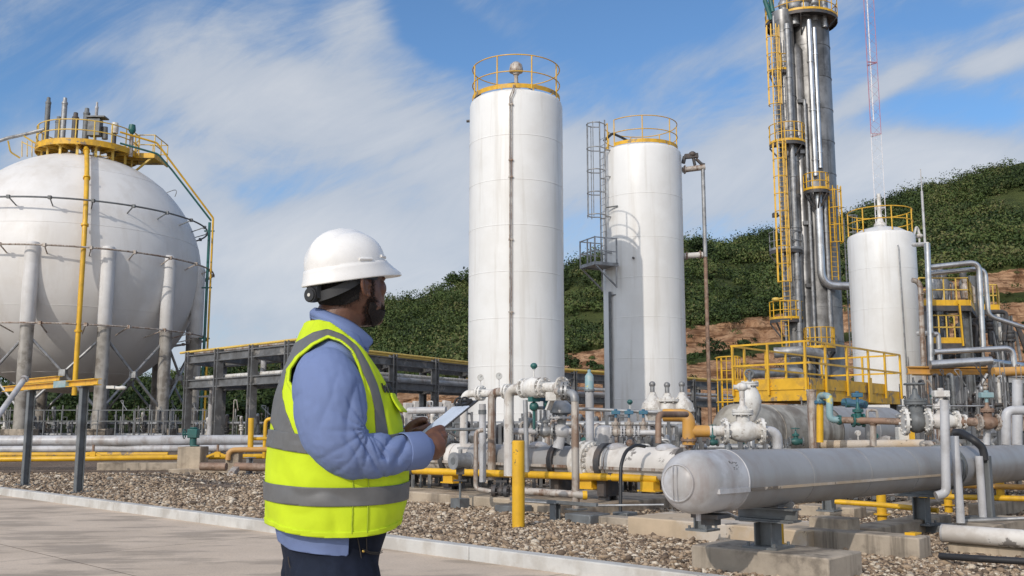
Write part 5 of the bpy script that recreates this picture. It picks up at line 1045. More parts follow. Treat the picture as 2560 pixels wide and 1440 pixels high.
bent([(1300, 1253, 13.1), (1480, 1264, 12.6), (1660, 1262, 12.4)], .014, 'galv', 'conduit', 'thin galvanised conduit along the front of the barrel supports')
# bollard
b = PZ(1296, 1318, 0); t = thing('bollard', 'scuffed bright yellow steel bollard standing in the gravel', 'bollard', b); bh = P(1296, 1101, b.y + .06).z; r = .078
mb = MB(); mb.lathe([(r, -.05), (r, bh - .012), (r - .012, bh), (0, bh)], b, UZ, 32); mb.build('pipe_post', M['yworn'] if False else M['yellow'], t)
mb = MB(); mb.cyl(b + Vector((-.03, 0, bh)), b + Vector((-.03, 0, bh + .05)), .012, 8); mb.cyl(b + Vector((.02, 0, bh)), b + Vector((.02, 0, bh + .04)), .01, 8); mb.box(b + Vector((0, 0, bh + .006)), (.09, .05, .012)); mb.build('top_studs', M['dark'], t)
mb = MB(); g = random.Random(5)
for k in range(9):
    a = rad(-125 + g.uniform(-14, 22)); z = bh - .12 - .015 * k - (0.06 if k > 3 else 0); w_ = g.uniform(.008, .02); mb.lathe([(r + .0012, z), (r + .0012, z + g.uniform(.004, .012))], b, UZ, 3, 0, a, a + w_ / r)
mb.build('stencil_marks', M['dark'], t)
# transmitter on a stand
b = PZ(1150, 1268, .02); h = P(1152, 1152, b.y); t = thing('transmitter', 'round grey field transmitter on a thin stand left of the bollard', 'transmitter', b); f = Vector((-.75, -.66, 0)).normalized(); c = Vector((b.x, b.y, h.z))
mb = MB(); mb.cyl(c - f * .14, c + f * .1, .115, 24); mb.cyl(c + f * .1, c + f * .14, .128, 24); mb.cyl(c - f * .17, c - f * .14, .128, 24); mb.cyl(c + UZ * .08, c + UZ * .17, .03, 10); mb.box(c + UZ * .19, (.1, .05, .03)); mb.build('housing', M['galv'], t); MB().cyl(c + f * .139, c + f * .145, .055, 16).build('cover_plug', M['slate'], t)
mb = MB(); mb.box(c - UZ * .15, (.12, .1, .1)); mb.cyl(c - UZ * .2, c - UZ * .29, .03, 8); mb.box(c - UZ * .29, (.2, .12, .02)); mb.build('mount', M['dark'], t); MB().cyl(c - UZ * .29, b + UZ * .1, .018, 8).build('stand', M['slate'], t); MB().box(b + UZ * .06, (.2, .2, .14), (GA, GB, UZ)).build('foot_block', M['slate'], t)
q = PZ(1388, 1302, 0); mb = MB(); mb.ibeam(q, q + UZ * .22, .1, .1, .012, GA); mb.box(q + UZ * .23, (.16, .16, .015), (GA, GB, UZ)); mb.bar(q + UZ * .24 - GB * .8, q + UZ * .24 + GB * .7, .04, .04); solo('pipe_stub', mb, M['slate'], 'short dark stub support in the gravel between bollard and rusty standpipe', 'support')
block('dark painted footing just left of the bollard', (1236, 1262), .10, GB, .42, GA, .35, .12, 'slate'); 
# black hose loop with its foot
bent([(1612, 1116, 13.3), (1590, 1112, 13.2), (1563, 1128, 13.0), (1552, 1165, 12.9), (1551, 1284, 12.8)], .024, 'black', 'hose', 'black hose looping from the barrel down to a small footing', .3)
block('dark square footing under the black hose', (1530, 1279), .12, GB, .24, GA, .24, .14, 'slate')

# ------------------------------------------------------------------ white valve group in front of the platform
bent([(1722, 1112, 16), (1722, 1082, 16), (1722, 1038, 16), (1660, 1038, 16.2)], .108, 'orange', 'gas_pipe', 'thick orange yellow elbow pipe left of the white valves', .2, flanges=((P(1722, 1100, 16), UZ),), fm='brown', fr=1.25)
bent([(1722, 1078, 16), (1778, 1078, 16)], .098, 'orange', 'gas_pipe', 'orange yellow branch joining the elbow to the white gate valve')
bent([(1778, 1078, 16), (1814, 1078, 16)], .085, 'wpipe', 'pipe', 'short white spool between the yellow branch and the white gate valve', bands=((P(1780, 1078, 16), (1, 0, 0)),))
gate_valve('large white gate valve in front of the yellow platform', P(1858, 1078, 16), (1, 0, 0), .155, 'wpipe', 'wpipe', 'wpipe', .60, .46, top='ball')
bent([(1905, 1078, 16), (1944, 1078, 16), (1944, 1122, 16)], .085, 'gpipe', 'pipe', 'grey elbow right of the large white gate valve', .16)
t = thing('relief_valve', 'pear shaped white relief valve bell with a blue wheel, in front of the platform', 'valve', P(1878, 1045, 17)); q = P(1877, 1040, 17)
mb = MB(); mb.lathe([(.07, -.1), (.11, -.02), (.17, .10), (.19, .25), (.175, .36), (.12, .48), (.09, .53)], q, UZ, 24); mb.build('valve_body', M['wpipe'], t); mb = MB(); mb.flange(q + UZ * .545, UZ, .155, .03, 10); mb.flange(q + UZ * .58, UZ, .155, .03, 10); mb.build('flange', M['wpipe'], t); mb = MB(); mb.cyl(q + UZ * .58, q + UZ * .74, .035, 8); wheel(mb, q + UZ * .74, (0, -1, .15), .07, .02); mb.build('handwheel', M['slate'], t)
gate_valve('small teal valve low beside the foreground vessel, right of the grey elbow', P(1990, 1104, 15), (1, 0, 0), .05, 'teal', 'slate', 'teal', .2, .12); gate_valve('small teal valve below the yellow elbow pipe', P(1782, 1106, 15.5), (1, .2, 0), .045, 'teal', 'slate', 'teal', .16, .2)
# grey post, yellow riser and the S bend with its valves
q = V(2029, 1000, 15, .3); mb = MB(); mb.cyl(q, (q.x, q.y, P(2029, 978, 15).z), .072, 16); mb.cyl((q.x, q.y, P(2029, 978, 15).z), (q.x, q.y, P(2029, 974, 15).z), .08, 16); solo('standpipe', mb, M['rustp'], 'open topped grey standpipe under the platform corner', 'pipe', 'standpipes of the manifold')
bent([(2050, 1106, 14.5), (2050, 1004, 14.5)], .052, 'yellow', 'gas_pipe', 'bright yellow riser under the platform corner')
bent([(2050, 1006, 14.5), (2049, 988, 14.5), (2074, 990, 14.2), (2074, 1050, 14.2), (2098, 1050, 14.2)], .05, 'bluey', 'pipe', 'S shaped pipe in patchy blue and yellow paint below the platform', .09, flanges=((P(2050, 1006, 14.5), UZ),), fm='blue')
bent([(2098, 1050, 14.2), (2258, 1054, 13.6)], .048, 'brown', 'pipe', 'glossy brown pipe leading right to the handwheel valve', flanges=((P(2098, 1050, 14.2), (1, 0, 0)),), fm='teal', fr=1.5)
gate_valve('blue painted valve on the glossy brown pipe', P(2146, 1051, 14.05), (1, -.1, 0), .07, 'teal', 'teal', 'blue', .14, .26, top='box')
bent([(2108, 1006, 14.6), (2165, 1012, 14.3)], .06, 'blue', 'actuator', 'pair of blue actuators hanging under the platform edge', seg=8, bands=((P(2120, 1007, 14.5), (1, 0, 0)), (P(2150, 1010, 14.4), (1, 0, 0))), cat='actuator')
t = thing('pipe', 'grey branch pipe dropping from a ball shaped tee on the brown pipe', 'pipe', P(2183, 1112, 13.9)); MB().cyl(P(2183, 1115, 13.9), P(2183, 1064, 13.9), .046, 14).build('pipe_run', M['rustp'], t); MB().ball(P(2183, 1055, 13.9), .066, 16).build('tee', M['brown'], t)
gate_valve('dark grey valve with a big horizontal handwheel at right', P(2291, 1054, 13.4), (1, -.15, 0), .135, 'slate', 'wpipe', 'slate', .30, .30, wR=.13)
gate_valve('white flanged valve right of the big handwheel valve', P(2356, 1053, 13.2), (1, -.05, 0), .10, 'wpipe', 'wpipe', 'wpipe', .38, .22, top='box')
bent([(2404, 1054, 13.1), (2460, 1056, 12.9)], .058, 'brown', 'pipe', 'short dark brown pipe right of the white flanged valve', flanges=((P(2410, 1054, 13.1), (1, 0, 0)),), fm='wpipe')
gate_valve('rusty valve with a teal actuator at the end of the brown pipe', P(2470, 1056, 12.9), (1, 0, 0), .08, 'brown', 'rustp', 'bluey', .24, .24, top='box')
bent([(2468, 1062, 13), (2466, 1112, 13)], .045, 'gpipe', 'standpipe', 'grey standpipe below the rusty teal topped valve')
bent([(2515, 1112, 14), (2515, 1026, 14), (2640, 1024, 14)], .065, 'gpipe', 'pipe', 'pale grey elbow pipe at the right picture edge', .12); bent([(2543, 1112, 15), (2543, 950, 15)], .075, 'gpipe', 'standpipe', 'thick pale standpipe near the right picture edge')
bent([(2245, 1015, 15), (2480, 1015, 15)], .012, 'galv', 'conduit', 'thin straight conduit behind the handwheel valve')
bent([(2040, 1112, 15.2), (2310, 1110, 14.8)], .07, 'concw', 'pipe', 'pale pipe lying just behind the top of the foreground vessel')
t = thing('junction_box', 'small white and yellow box between the vessel and the handwheel valve', 'box', P(2262, 1100, 15.5)); MB().box(P(2258, 1085, 15.5), (.2, .16, .22)).build('box', M['lamp'], t, bevel=.01); MB().box(P(2276, 1085, 15.45), (.07, .17, .23)).build('cover', M['yellow'], t)
# ------------------------------------------------------------------ yellow platform with the horizontal tank beneath it
zb_ = 1.92; PC = PZ(2022, 1001, zb_); PYc = 26.8; PC = P(2022, 1001, PYc); zdk = PC.z
Lc = P(1836, 998, 28.6); Rc = P(2247, 1009, 32.3); dl = Vector((Lc.x - PC.x, Lc.y - PC.y, 0)); dr = Vector((Rc.x - PC.x, Rc.y - PC.y, 0)); ul, ur = dl.normalized(), dr.normalized(); ll, lr = dl.length, dr.length
t = thing('platform', 'yellow work platform with handrails in front of the distillation column', 'platform', (PC.x, PC.y, 0)); o = Vector((PC.x, PC.y, 0))
def pp(l, r, z): return o + ul * l + ur * r + UZ * z
HB = .42
mb = MB(); mb.bar(pp(-.05, 0, zdk + HB / 2), pp(ll, 0, zdk + HB / 2), .1, HB); mb.bar(pp(0, .06, zdk + HB / 2), pp(0, lr, zdk + HB / 2), .1, HB); mb.bar(pp(ll, .06, zdk + HB / 2), pp(ll, lr, zdk + HB / 2), .1, HB); mb.bar(pp(.06, lr, zdk + HB / 2), pp(ll - .06, lr, zdk + HB / 2), .1, HB); mb.build('edge_beam', M['yworn'], t)
mb = MB(); mb.bar(pp(-.06, -.07, zdk + HB + .05), pp(ll, -.07, zdk + HB + .05), .02, .32); mb.bar(pp(-.07, .02, zdk + HB + .05), pp(-.07, lr * .8, zdk + HB + .05), .02, .32); mb.build('toe_plate', M['yworn'], t)
v8 = [pp(0, 0, zdk + HB), pp(ll, 0, zdk + HB), pp(ll, lr, zdk + HB), pp(0, lr, zdk + HB)]; mb = MB(); mb.add([q + UZ * .012 for q in v8] + [q - UZ * .03 for q in v8], [(3, 2, 1, 0), (4, 5, 6, 7), (0, 1, 5, 4), (1, 2, 6, 5), (2, 3, 7, 6), (3, 0, 4, 7)]); mb.build('deck', M['galv'], t)
RH = 1.22; zr0 = zdk + HB
def post(q, wide=False): return MB().box(q + UZ * (RH / 2 - .12), (.20 if wide else .075, .06, RH + .25), (ur, ul, UZ))
for k in range(3): post(pp(ll * k / 2 * .98, -.12, zr0)).build('rail_post', M['yellow'], t)
for f in (.14, .36, .60, .80, 1): post(pp(-.12, lr * f, zr0)).build('rail_post', M['yellow'], t)
MB().box(pp(-.14, lr * .60, zr0 - .02), (.24, .05, .75), (ur, ul, UZ)).build('rail_post', M['yellow'], t)
for f in (.1, .3, .5, .7, .9): post(pp(ll, lr * f, zr0)).build('rail_post', M['yellow'], t)
post(pp(ll * .5, lr, zr0)).build('rail_post', M['yellow'], t)
mb = MB()
for h in (.62, RH):
    mb.bar(pp(-.12, -.12, zr0 + h), pp(ll, -.12, zr0 + h), .05, .055); mb.bar(pp(-.12, -.12, zr0 + h + .002), pp(-.12, lr, zr0 + h + .002), .05, .055); mb.bar(pp(ll, -.1, zr0 + h), pp(ll, lr, zr0 + h), .05, .055); mb.bar(pp(0, lr, zr0 + h), pp(ll, lr, zr0 + h), .05, .055)
mb.build('handrail', M['yellow'], t)
for l, r_ in ((.1, .1), (ll - .1, .1), (.1, lr - .1), (ll - .1, lr - .1), (.1, lr * .5)): MB().ibeam(pp(l, r_, 0), pp(l, r_, zdk - .003), .24, .24, .03, ul).build('column', M['steel'], t)
# caged access ladder at its left end
t2 = thing('caged_ladder', 'yellow caged ladder at the left end of the platform', 'ladder', V(1817, 1000, 30, 0)); b0 = V(1838, 950, 30, 0); z1 = P(1820, 893, 30).z; mb = MB()
for dx in (0, .42): mb.bar(b0 + Vector((-dx, 0, .2)), b0 + Vector((-dx, 0, z1)), .05, .05)
z = .5
while z < z1: mb.cyl(b0 + UZ * z, b0 + Vector((-.42, 0, z)), .015, 6); z += .3
mb.build('ladder', M['yellow'], t2); mb = MB()
for z in (z1 - .02, z1 - .72, z1 - 1.4): mb.tube([b0 + Vector((-.21 - .36 * math.cos(a), -.6 * math.sin(a), z)) for a in np.linspace(-.3, math.pi + .3, 13)], .025, 6)
for a in np.linspace(.1, math.pi - .1, 4): q = b0 + Vector((-.21 - .36 * math.cos(a), -.6 * math.sin(a), 0)); mb.bar(q + UZ * .9, q + UZ * z1, .05, .02)
mb.build('cage', M['yellow'], t2)
# horizontal tank under the platform
h0, h1 = P(1838, 1080, 22.6), P(2215, 1080, 27.5); hz = 1.06; h0.z = h1.z = hz; HR = .66; hd = (h1 - h0).normalized(); hl_ = (h1 - h0).length; hs_ = Vector((-hd.y, hd.x, 0))
t = thing('horizontal_tank', 'grimy grey brown horizontal tank lying under the yellow platform', 'tank', (h0.x, h0.y, 0))
hm = hl_ * .52; mb = MB(); mb.lathe([(0, -.30), (.2, -.285), (.42, -.22), (.58, -.11), (HR, 0), (HR, 1.1), (HR + .01, 1.11), (HR + .01, 1.15), (HR, 1.16), (HR, hm)], h0, hd, 56); mb.build('shell', M['aged'], t, ang=30)
mb = MB(); mb.lathe([(HR + .012, hm), (HR + .012, hm + .05), (HR, hm + .055), (HR, hl_ * .78), (HR + .01, hl_ * .78 + .01), (HR + .01, hl_ * .78 + .05), (HR, hl_ * .78 + .06), (HR, hl_), (.58, hl_ + .11), (.42, hl_ + .22), (.2, hl_ + .285), (0, hl_ + .3)], h0, hd, 56); mb.build('rear_shell', M['grey'], t, ang=30)
for k in (.16, .84): MB().box(h0 + hd * hl_ * k - UZ * (hz / 2 + .22), (.28, 1.1, hz - .44), (hd, hs_, UZ)).build('saddle', M['concg'], t)

# ------------------------------------------------------------------ foreground vessel (along grid line A)
v1 = P(1740, 1195.5, 7.6); vz = .79; vB = v1.dot(GB); vA1 = v1.dot(GA); VR = .242
def va(px): k = (px - 1280) / FPX; q = GB * vB; return (k * q.y - q.x) / (GA.x - k * GA.y)
def VP(px, z=vz, db=0.0): return Wp(va(px), vB + db, z)
aS, aE = va(1795), va(1795) - .40
t = thing('vessel', 'long pale grey horizontal vessel with a rounded end in the right foreground', 'vessel', Wp(va(1900), vB, 0))
MB().cyl(Wp(aS, vB, vz), Wp(va(2335), vB, vz), VR, 64).build('shell', M['grey'], t)
MB().cyl(Wp(va(2335) + .12, vB, vz), Wp(aS + 14, vB, vz), VR, 64).build('rear_shell', M['grey'], t)
prof = []
for k in range(15): a = math.pi / 2 * k / 14; prof.append((VR * 1.012 * max(0.0, math.sin(a)) ** .85, -.40 - .27 * math.cos(a)))
prof += [(VR * 1.012, -.3), (VR * 1.012, -.12), (VR * 1.012, .0), (VR, .004)]
mb = MB(); mb.lathe(prof, Wp(aS, vB, vz), GA, 64); cap = mb.build('end_cap', M['gpipe'], t, ang=30)
mb = MB(); mb.lathe([(VR * 1.012, 0), (VR * 1.03, .003), (VR * 1.03, .012), (VR, .016)], Wp(aS, vB, vz), GA, 64); mb.lathe([(.128, -.640), (.134, -.648), (.142, -.645), (.146, -.635)], Wp(aS, vB, vz), GA, 48)
for s in (-.018, .018): mb.bar(Wp(aS - .672, vB + s, vz - .13), Wp(aS - .672, vB + s, vz + .13), .004, .012, GA)
mb.build('cap_seam', M['gpipe'], cap)
ca, sa_ = math.cos(rad(-15)), math.sin(rad(-15))
mb = MB(); mb.bar(Wp(aS - .45, vB + VR * 1.02 * ca, vz + VR * sa_), Wp(aS, vB + VR * 1.02 * ca, vz + VR * sa_), .03, .035); mb.build('cap_flange', M['gpipe'], cap)
mb = MB(); mb.bar(Wp(aS + .02, vB + VR * ca, vz + VR * sa_), Wp(va(2325), vB + VR * ca, vz + VR * sa_), .022, .022); mb.build('seam_strip', M['concw'], t)
for px in (1960, 2105, 2225): MB().cyl(Wp(va(px) - .004, vB, vz), Wp(va(px) + .004, vB, vz), VR + .0025, 64).build('weld_seam', M['grey'], t)
mb = MB()
for k in (0, .075): mb.cyl(Wp(va(2335) + k, vB, vz), Wp(va(2335) + k + .035, vB, vz), VR * 1.09, 56)
mb.build('clamp_flange', M['bluey'] if False else M['slate'], t)
mb = MB(); c = Wp(aS - .36, vB, vz - VR * .98); mb.cyl(c, c - UZ * .06, .02, 10); mb.build('drain_plug', M['gpipe'], cap)
for px in (1925, 2318): mb = MB(); c = VP(px, 0); mb.box(c + UZ * .5565, (.16, .12, .03), (GA, GB, UZ)); mb.box(c + UZ * .5425, (.26, .18, .006), (GA, GB, UZ)); mb.bar(c + GB * .1 + UZ * .545, c + GB * .13 + UZ * .60, .10, .02, GA); mb.build('saddle_shoe', M['grey'], t)
g = random.Random(9); mb = MB()
for k in range(16):
    a = rad(g.choice((38, 34, 28)) + g.uniform(-4, 4)); aa = aS - .10 - g.uniform(0, .12); mb.bar(Wp(aa, vB + (VR * 1.015) * math.cos(a), vz + VR * 1.015 * math.sin(a)), Wp(aa + g.uniform(.006, .02), vB + VR * 1.015 * math.cos(a), vz + VR * 1.015 * math.sin(a)), .004, .006)
mb.build('stencil_marks', M['slate'], cap)
t.rotation_mode = 'QUATERNION'; t.rotation_quaternion = Matrix.Rotation(rad(-.6), 3, GB).to_quaternion(); t.location.z += .004   # laid to a slight fall
# its supports
def hpost(label, px, py, ztop, w=.17, z=.2, m='slate', head=True, da=0):
    q = PZ(px, py, z); top = Vector((q.x, q.y, ztop)); t = steel_post(label, q, top, w, m, w * 1.9, 0, web=GB, name='vessel_support', cat='support')
    if head: MB().ibeam(Vector((q.x, q.y, ztop + .055)) - GB * .28, Vector((q.x, q.y, ztop + .055)) + GB * .28, .15, .108, .014).build('head_beam', M[m], t); MB().box(Vector((q.x, q.y, ztop - .004)), (.22, .5, .01), (GA, GB, UZ)).build('cap_plate', M[m], t)
    return t
hpost('grey I-beam support on the front concrete block, under the vessel', 1921, 1369, .43); hpost('short grey support under the vessel\'s rounded end', 1757, 1326, .475, .13, .2, head=False); hpost('grey I-beam support under the clamp of the vessel', 2306, 1312, .43, .15, .1); hpost('slim dark support under the middle of the vessel', 2073, 1278, .42, .13, .12, head=False)
mb = MB(); mb.box(VP(1757, .535) + GA * .05, (.2, .24, .03), (GA, GB, UZ)); mb.box(VP(1757, .50) + GA * .05, (.1, .12, .07), (GA, GB, UZ)); solo('bearing_plate', mb, M['dark'], 'rusty bearing plate between the short support and the vessel end', 'plate')
bent([(1785, 1280, 8.7), (1815, 1283, 8.9), (1850, 1298, 9.2), (1900, 1302, 9.8)], .018, 'gpipe', 'hose', 'pale hose curling below the vessel end', .2)
# concrete beams and blocks
def seam_block(label, c0, z, L, Wd, h, m): return block(label, c0, z, GB, L, GA, Wd, h, m)
q1, q2_ = PZ(1727, 1362, .2), PZ(2087, 1393, .2); seam_block('big stained concrete block in the foreground carrying the vessel support', (1727, 1362), .2, (q2_ - q1).dot(GB), .62, .34, 'concg')
seam_block('cream concrete beam with flaking paint under the vessel\'s rounded end', (1568, 1291), .2, 2.2, .95, .24, 'concw')
q1, q2_ = PZ(1955, 1318, .2), PZ(2325, 1339, .2); seam_block('long dark concrete beam behind the front block, strapped with a yellow bracket', (1955, 1318), .2, (q2_ - q1).dot(GB), .3, .24, 'concg')
q = PZ(2277, 1338, .2); t = thing('bracket', 'yellow bolted bracket clamped over the long dark concrete beam', 'bracket', (q.x, q.y, 0)); mb = MB(); mb.box(q - GA * .012 - UZ * .085, (.10, .015, .22), (GB, GA, UZ)); mb.box(q + GA * .06 + UZ * .012, (.10, .16, .016), (GB, GA, UZ)); mb.build('plate', M['yellow'], t)
mb = MB()
for k in (0, 1, 2): mb.cyl(q - GA * .018 - UZ * (.02 + .055 * k), q - GA * .032 - UZ * (.02 + .055 * k), .012, 6)
mb.build('bolts', M['slate'], t)
seam_block('small pale concrete cap block beside the dark beam', (2020, 1292), .3, .42, .3, .18, 'conc')
block('tan concrete beam running back from the dark beam under the vessel', (2112, 1316), .16, GB, .34, GA, 2.2, .2, 'conc')
block('concrete pad carrying the grey riser pipe and the channel post', (2372, 1314), .15, GB, .36, GA, 1.7, .2, 'conc'); block('long concrete beam at the right picture edge behind the white pipe', (2478, 1262), .18, GA, 2.6, -GB, .3, .22, 'conc')
block('tan concrete sleeper under the low white pipe at right', (2368, 1356), .10, GB, 1.6, GA, .3, .14, 'conc'); block('dark steel base slab under the clamp support', (2256, 1308), .1, GB, .5, GA, .4, .12, 'slate')
block('tan concrete block behind the middle vessel support', (1995, 1262), .14, GB, .8, GA, .4, .18, 'conc'); block('broad low concrete slab behind the vessel', (1900, 1262), .08, GA, 6.0, -GB, 1.2, .1, 'concw')
block('flat stained concrete kerb under the yellow pipes at right', (2130, 1286), .06, GA, 4.2, -GB, .4, .1, 'conc')
t = thing('low_pipe', 'scuffed white pipe lying low at the right picture edge', 'pipe', PZ(2362, 1360, 0)); a_ = PZ(2362, 1338, .17); a_.z = .19; MB().cyl(a_, a_ + GB * 2.2, .085, 24).build('pipe_run', M['peel'], t); MB().cyl(a_ - GB * .02, a_, .088, 24).build('end_cap', M['gpipe'], t)
bent([(2350, 1390, 8.9), (2450, 1397, 8.6), (2640, 1408, 8.2)], .03, 'black', 'cable', 'black cable lying on the gravel at the right picture edge')
# yellow posts and pipes beneath
def ypost(label, px, py, ytop, r):
    q = PZ(px, py, .1); mb = MB(); z = P(px, ytop, q.y).z; mb.cyl((q.x, q.y, 0), (q.x, q.y, z), r, 20); mb.cyl((q.x, q.y, .1), (q.x, q.y, .115), r * 1.7, 20); solo('yellow_post', mb, M['yellow'], label, 'post', 'yellow support posts')
ypost('thick yellow post under the vessel, left of the clamp', 2205, 1287, 1220, .06); ypost('yellow post just right of the thin grey riser pipes', 2371, 1264, 1208, .055); ypost('yellow post nearest the right picture edge', 2503, 1256, 1190, .06)
ypost('short yellow peg behind the grey I-beam support', 1951, 1362, 1309, .036)
bent([(2088, 1254, 12.2), (2200, 1262, 11.9), (2345, 1276, 11.4)], .032, 'yellow', 'gas_pipe', 'yellow pipe near the ground under the vessel'); bent([(2300, 1240, 13.2), (2640, 1249, 12.2)], .036, 'yellow', 'gas_pipe', 'yellow pipe near the ground behind the grey riser pipes'); bent([(2410, 1214, 14.8), (2640, 1220, 14)], .04, 'orange', 'gas_pipe', 'farther orange yellow pipe under the vessel at the right edge')
bent([(2085, 1226, 13.5), (2260, 1232, 13)], .05, 'gpipe', 'pipe', 'pale pipe in the shade below the vessel')
# riser pipes in front of the vessel
Yv = 10.35
bent([(2361, 1000, Yv), (2365, 1205, Yv), (2365, 1233, Yv), (2340, 1240, Yv)], .047, 'gpipe', 'riser_pipe', 'thick grey riser pipe with a bottom elbow, in front of the vessel clamp', .09)
b = PZ(2402, 1307, .18); bent([(2386, 1090, b.y), (2402, 1307, b.y)], .045, 'gpipe', 'riser_pipe', 'grey riser pipe standing on the ground right of the elbowed riser')
b = PZ(2462, 1296, .16); t = thing('channel_post', 'grey channel post with a pale pipe, topped by a black hose', 'post', b); zt2 = P(2460, 1140, b.y).z; mb = MB(); mb.bar(b + Vector((.05, .04, 0)), Vector((b.x + .05, b.y + .04, zt2)), .13, .02, GA); mb.bar(b + Vector((.1, 0, 0)), Vector((b.x + .1, b.y, zt2)), .02, .09, GA); mb.build('channel', M['slate'], t); MB().cyl(b - Vector((.02, .0, 0)), Vector((b.x - .02, b.y, zt2)), .045, 14).build('pipe_run', M['gpipe'], t); MB().box(b + UZ * .0, (.4, .3, .03), (GB, GA, UZ)).build('base_plate', M['slate'], t); MB().ibeam(b - UZ * .06, b - UZ * .016, .2, .04, .01).build('foot', M['slate'], t)
bent([(2385, 1082, b.y + .3), (2400, 1080, b.y + .25), (2432, 1098, b.y), (2456, 1118, b.y), (2463, 1150, b.y)], .045, 'black', 'hose', 'thick black hose bending into the channel post', .12)
bent([(2410, 1302, b.y - .3), (2520, 1298, b.y - .6), (2640, 1292, b.y - .8)], .02, 'galv', 'conduit', 'grey conduit running right from the foot of the channel post')

# ------------------------------------------------------------------ process frame at far right
YF = 44.0
def F(px, py, dy=0): return P(px, py, YF + dy)
t = thing('process_frame', 'steel process structure with yellow decks at the right picture edge', 'process structure', V(2420, 1000, YF, 0))
def fcol(px, ytop, dy, w=.4, m='slate', yref=850): q = V(px, yref, YF + dy, 0); MB().ibeam(q, Vector((q.x, q.y, P(px, ytop, YF + dy).z)), w, w, .06, (1, 0, 0)).build('column', M[m], t)
for px, yt_, dy in ((2415, 772, 0), (2330, 772, .5), (2497, 775, 4), (2440, 690, 5), (2360, 690, 5), (2520, 790, 5), (2480, 905, -3), (2395, 930, -2), (2540, 940, -1)): fcol(px, yt_, dy, .42 if dy >= 0 else .36, 'slate' if dy >= 0 else 'galv')
def deck(x0, x1, y, dy, d, name='deck', m='yellow', rails=True, yr=None):
    a, b = F(x0, y, dy), F(x1, y, dy); b.z = a.z; mb = MB(); mb.bar(a, b, .1, .26); e = Vector((.55, 1, 0)).normalized() * d; mb.bar(b + Vector((.06, .06, 0)), b + e, .1, .26); k = mb.build(name, M[m], t); v = [a, b, b + e, a + e]; mb = MB(); mb.add([q + UZ * .1 for q in v] + [q + UZ * .02 for q in v], [(3, 2, 1, 0), (4, 5, 6, 7), (0, 1, 5, 4), (1, 2, 6, 5), (2, 3, 7, 6), (3, 0, 4, 7)]); mb.build('floor', M['dark'], k)
    mb = MB(); mb.bar(a - UZ * .26, b - UZ * .26, .2, .24); mb.bar(b - UZ * .26 + Vector((.06, .15, 0)), b + e - UZ * .26, .2, .24); mb.build('support_beam', M['dark'], k)
    if rails:
        mb = MB(); n = 4
        for s, (p, q) in enumerate(((a, b), (b, b + e))):
            for j in range(n + 1): c = p.lerp(q, j / n); mb.cyl(c, c + UZ * 1.15, .035, 6)
            for h in (.6, 1.15): mb.cyl(p + UZ * h, q + UZ * h, .035, 6)
        mb.build('handrail', M['pyellow'], k)
    return k
deck(2300, 2423, 757, -.4, 3.4); deck(2330, 2408, 851, -.2, 4, rails=True); deck(2455, 2495, 768, 4.5, 2.5)
mb = MB(); mb.bar(F(2398, 757, -.6), F(2408, 865, -.6), .1, .06); mb.bar(F(2398, 757, -.6) + Vector((-.02, 0, .1)), F(2396, 760, -.6), .1, .06); mb.build('gate_post', M['yellow'], t)
mb = MB(); a = F(2270, 934, -3); b = F(2475, 921, -2.6); b.z = a.z = F(2400, 926, -3).z; mb.ibeam(a, b, .25, .34, .05); mb.build('rusty_beam', M['orange'], t); mb = MB(); mb.bar(a + Vector((.3, .3, -.1)), a + Vector((2.6, .5, -.1)), .1, .2); mb.build('yellow_edge', M['yellow'], t)
mb = MB(); a = F(2480, 946, -3); mb.ibeam(a, a + Vector((2.2, -.4, -.12)), .2, .3, .04); mb.build('cross_beam', M['galv'], t)
mb = MB(); mb.cyl(F(2468, 935, -3.1), F(2388, 1068, -3.1), .075, 8); mb.build('diagonal_brace', M['galv'], t); MB().cyl(F(2318, 950, -3.1), F(2392, 1050, -3.1), .06, 8).build('diagonal_brace', M['rustp'], t); MB().cyl(F(2500, 960, -2), F(2540, 1060, -2), .06, 8).build('diagonal_brace', M['steel'], t)
g = random.Random(31)
for k in range(9):
    px = 2335 + g.random() * 80; q = F(px, 742, 1.5 + g.random() * 1.5); mb = MB(); h = g.uniform(1.0, 2.0); mb.lathe([(.16, 0), (.18, .1), (.22, h * .4), (.22, h * .6), (.12, h * .75), (.16, h * .8), (.16, h), (0, h)], q - UZ * .1, UZ, 12); mb.pipe([q + UZ * h * .5, q + Vector((.4, 0, h * .5)), q + Vector((.4, 0, -.3))], .06, seg=8); mb.build('exchanger_head', M[g.choice(('galv', 'steel', 'slate', 'rustp'))], t)
for k in range(34):
    px = 2325 + g.random() * 200; py = g.choice((800, 815, 830, 850, 890, 960, 975, 990, 1005, 1020, 1035, 1050)); q = F(px, py, 2 + g.random() * 3); mb = MB(); r = g.uniform(.06, .13); mb.pipe([q - UZ * 1.2, q + UZ * .4, q + Vector((g.uniform(.4, 1), .1, .4)), q + Vector((g.uniform(.6, 1), .1, -1.0))], r, r * 2, 8); mb.flange(q, UZ, r * 2, .1, 6); mb.flange(q - UZ * .4, UZ, r * 2, .1, 6); mb.ball(q - UZ * .2, r * 2, 10); mb.build('pipework', M[g.choice(('galv', 'dark', 'slate', 'dark', 'steel', 'rustp'))], t)
skid('dark pump and valve manifold under the process structure', V(2400, 1050, YF - 5, .2), (1, 0, 0), 8, .55, 501, 1.9, mats=('dark', 'galv', 'slate', 'steel'))
skid('pump manifold below the orange pipe at the right picture edge', V(2520, 1050, YF - 6, .2), (1, 0, 0), 7, .5, 502, 1.9, mats=('dark', 'galv', 'slate', 'wpipe'))
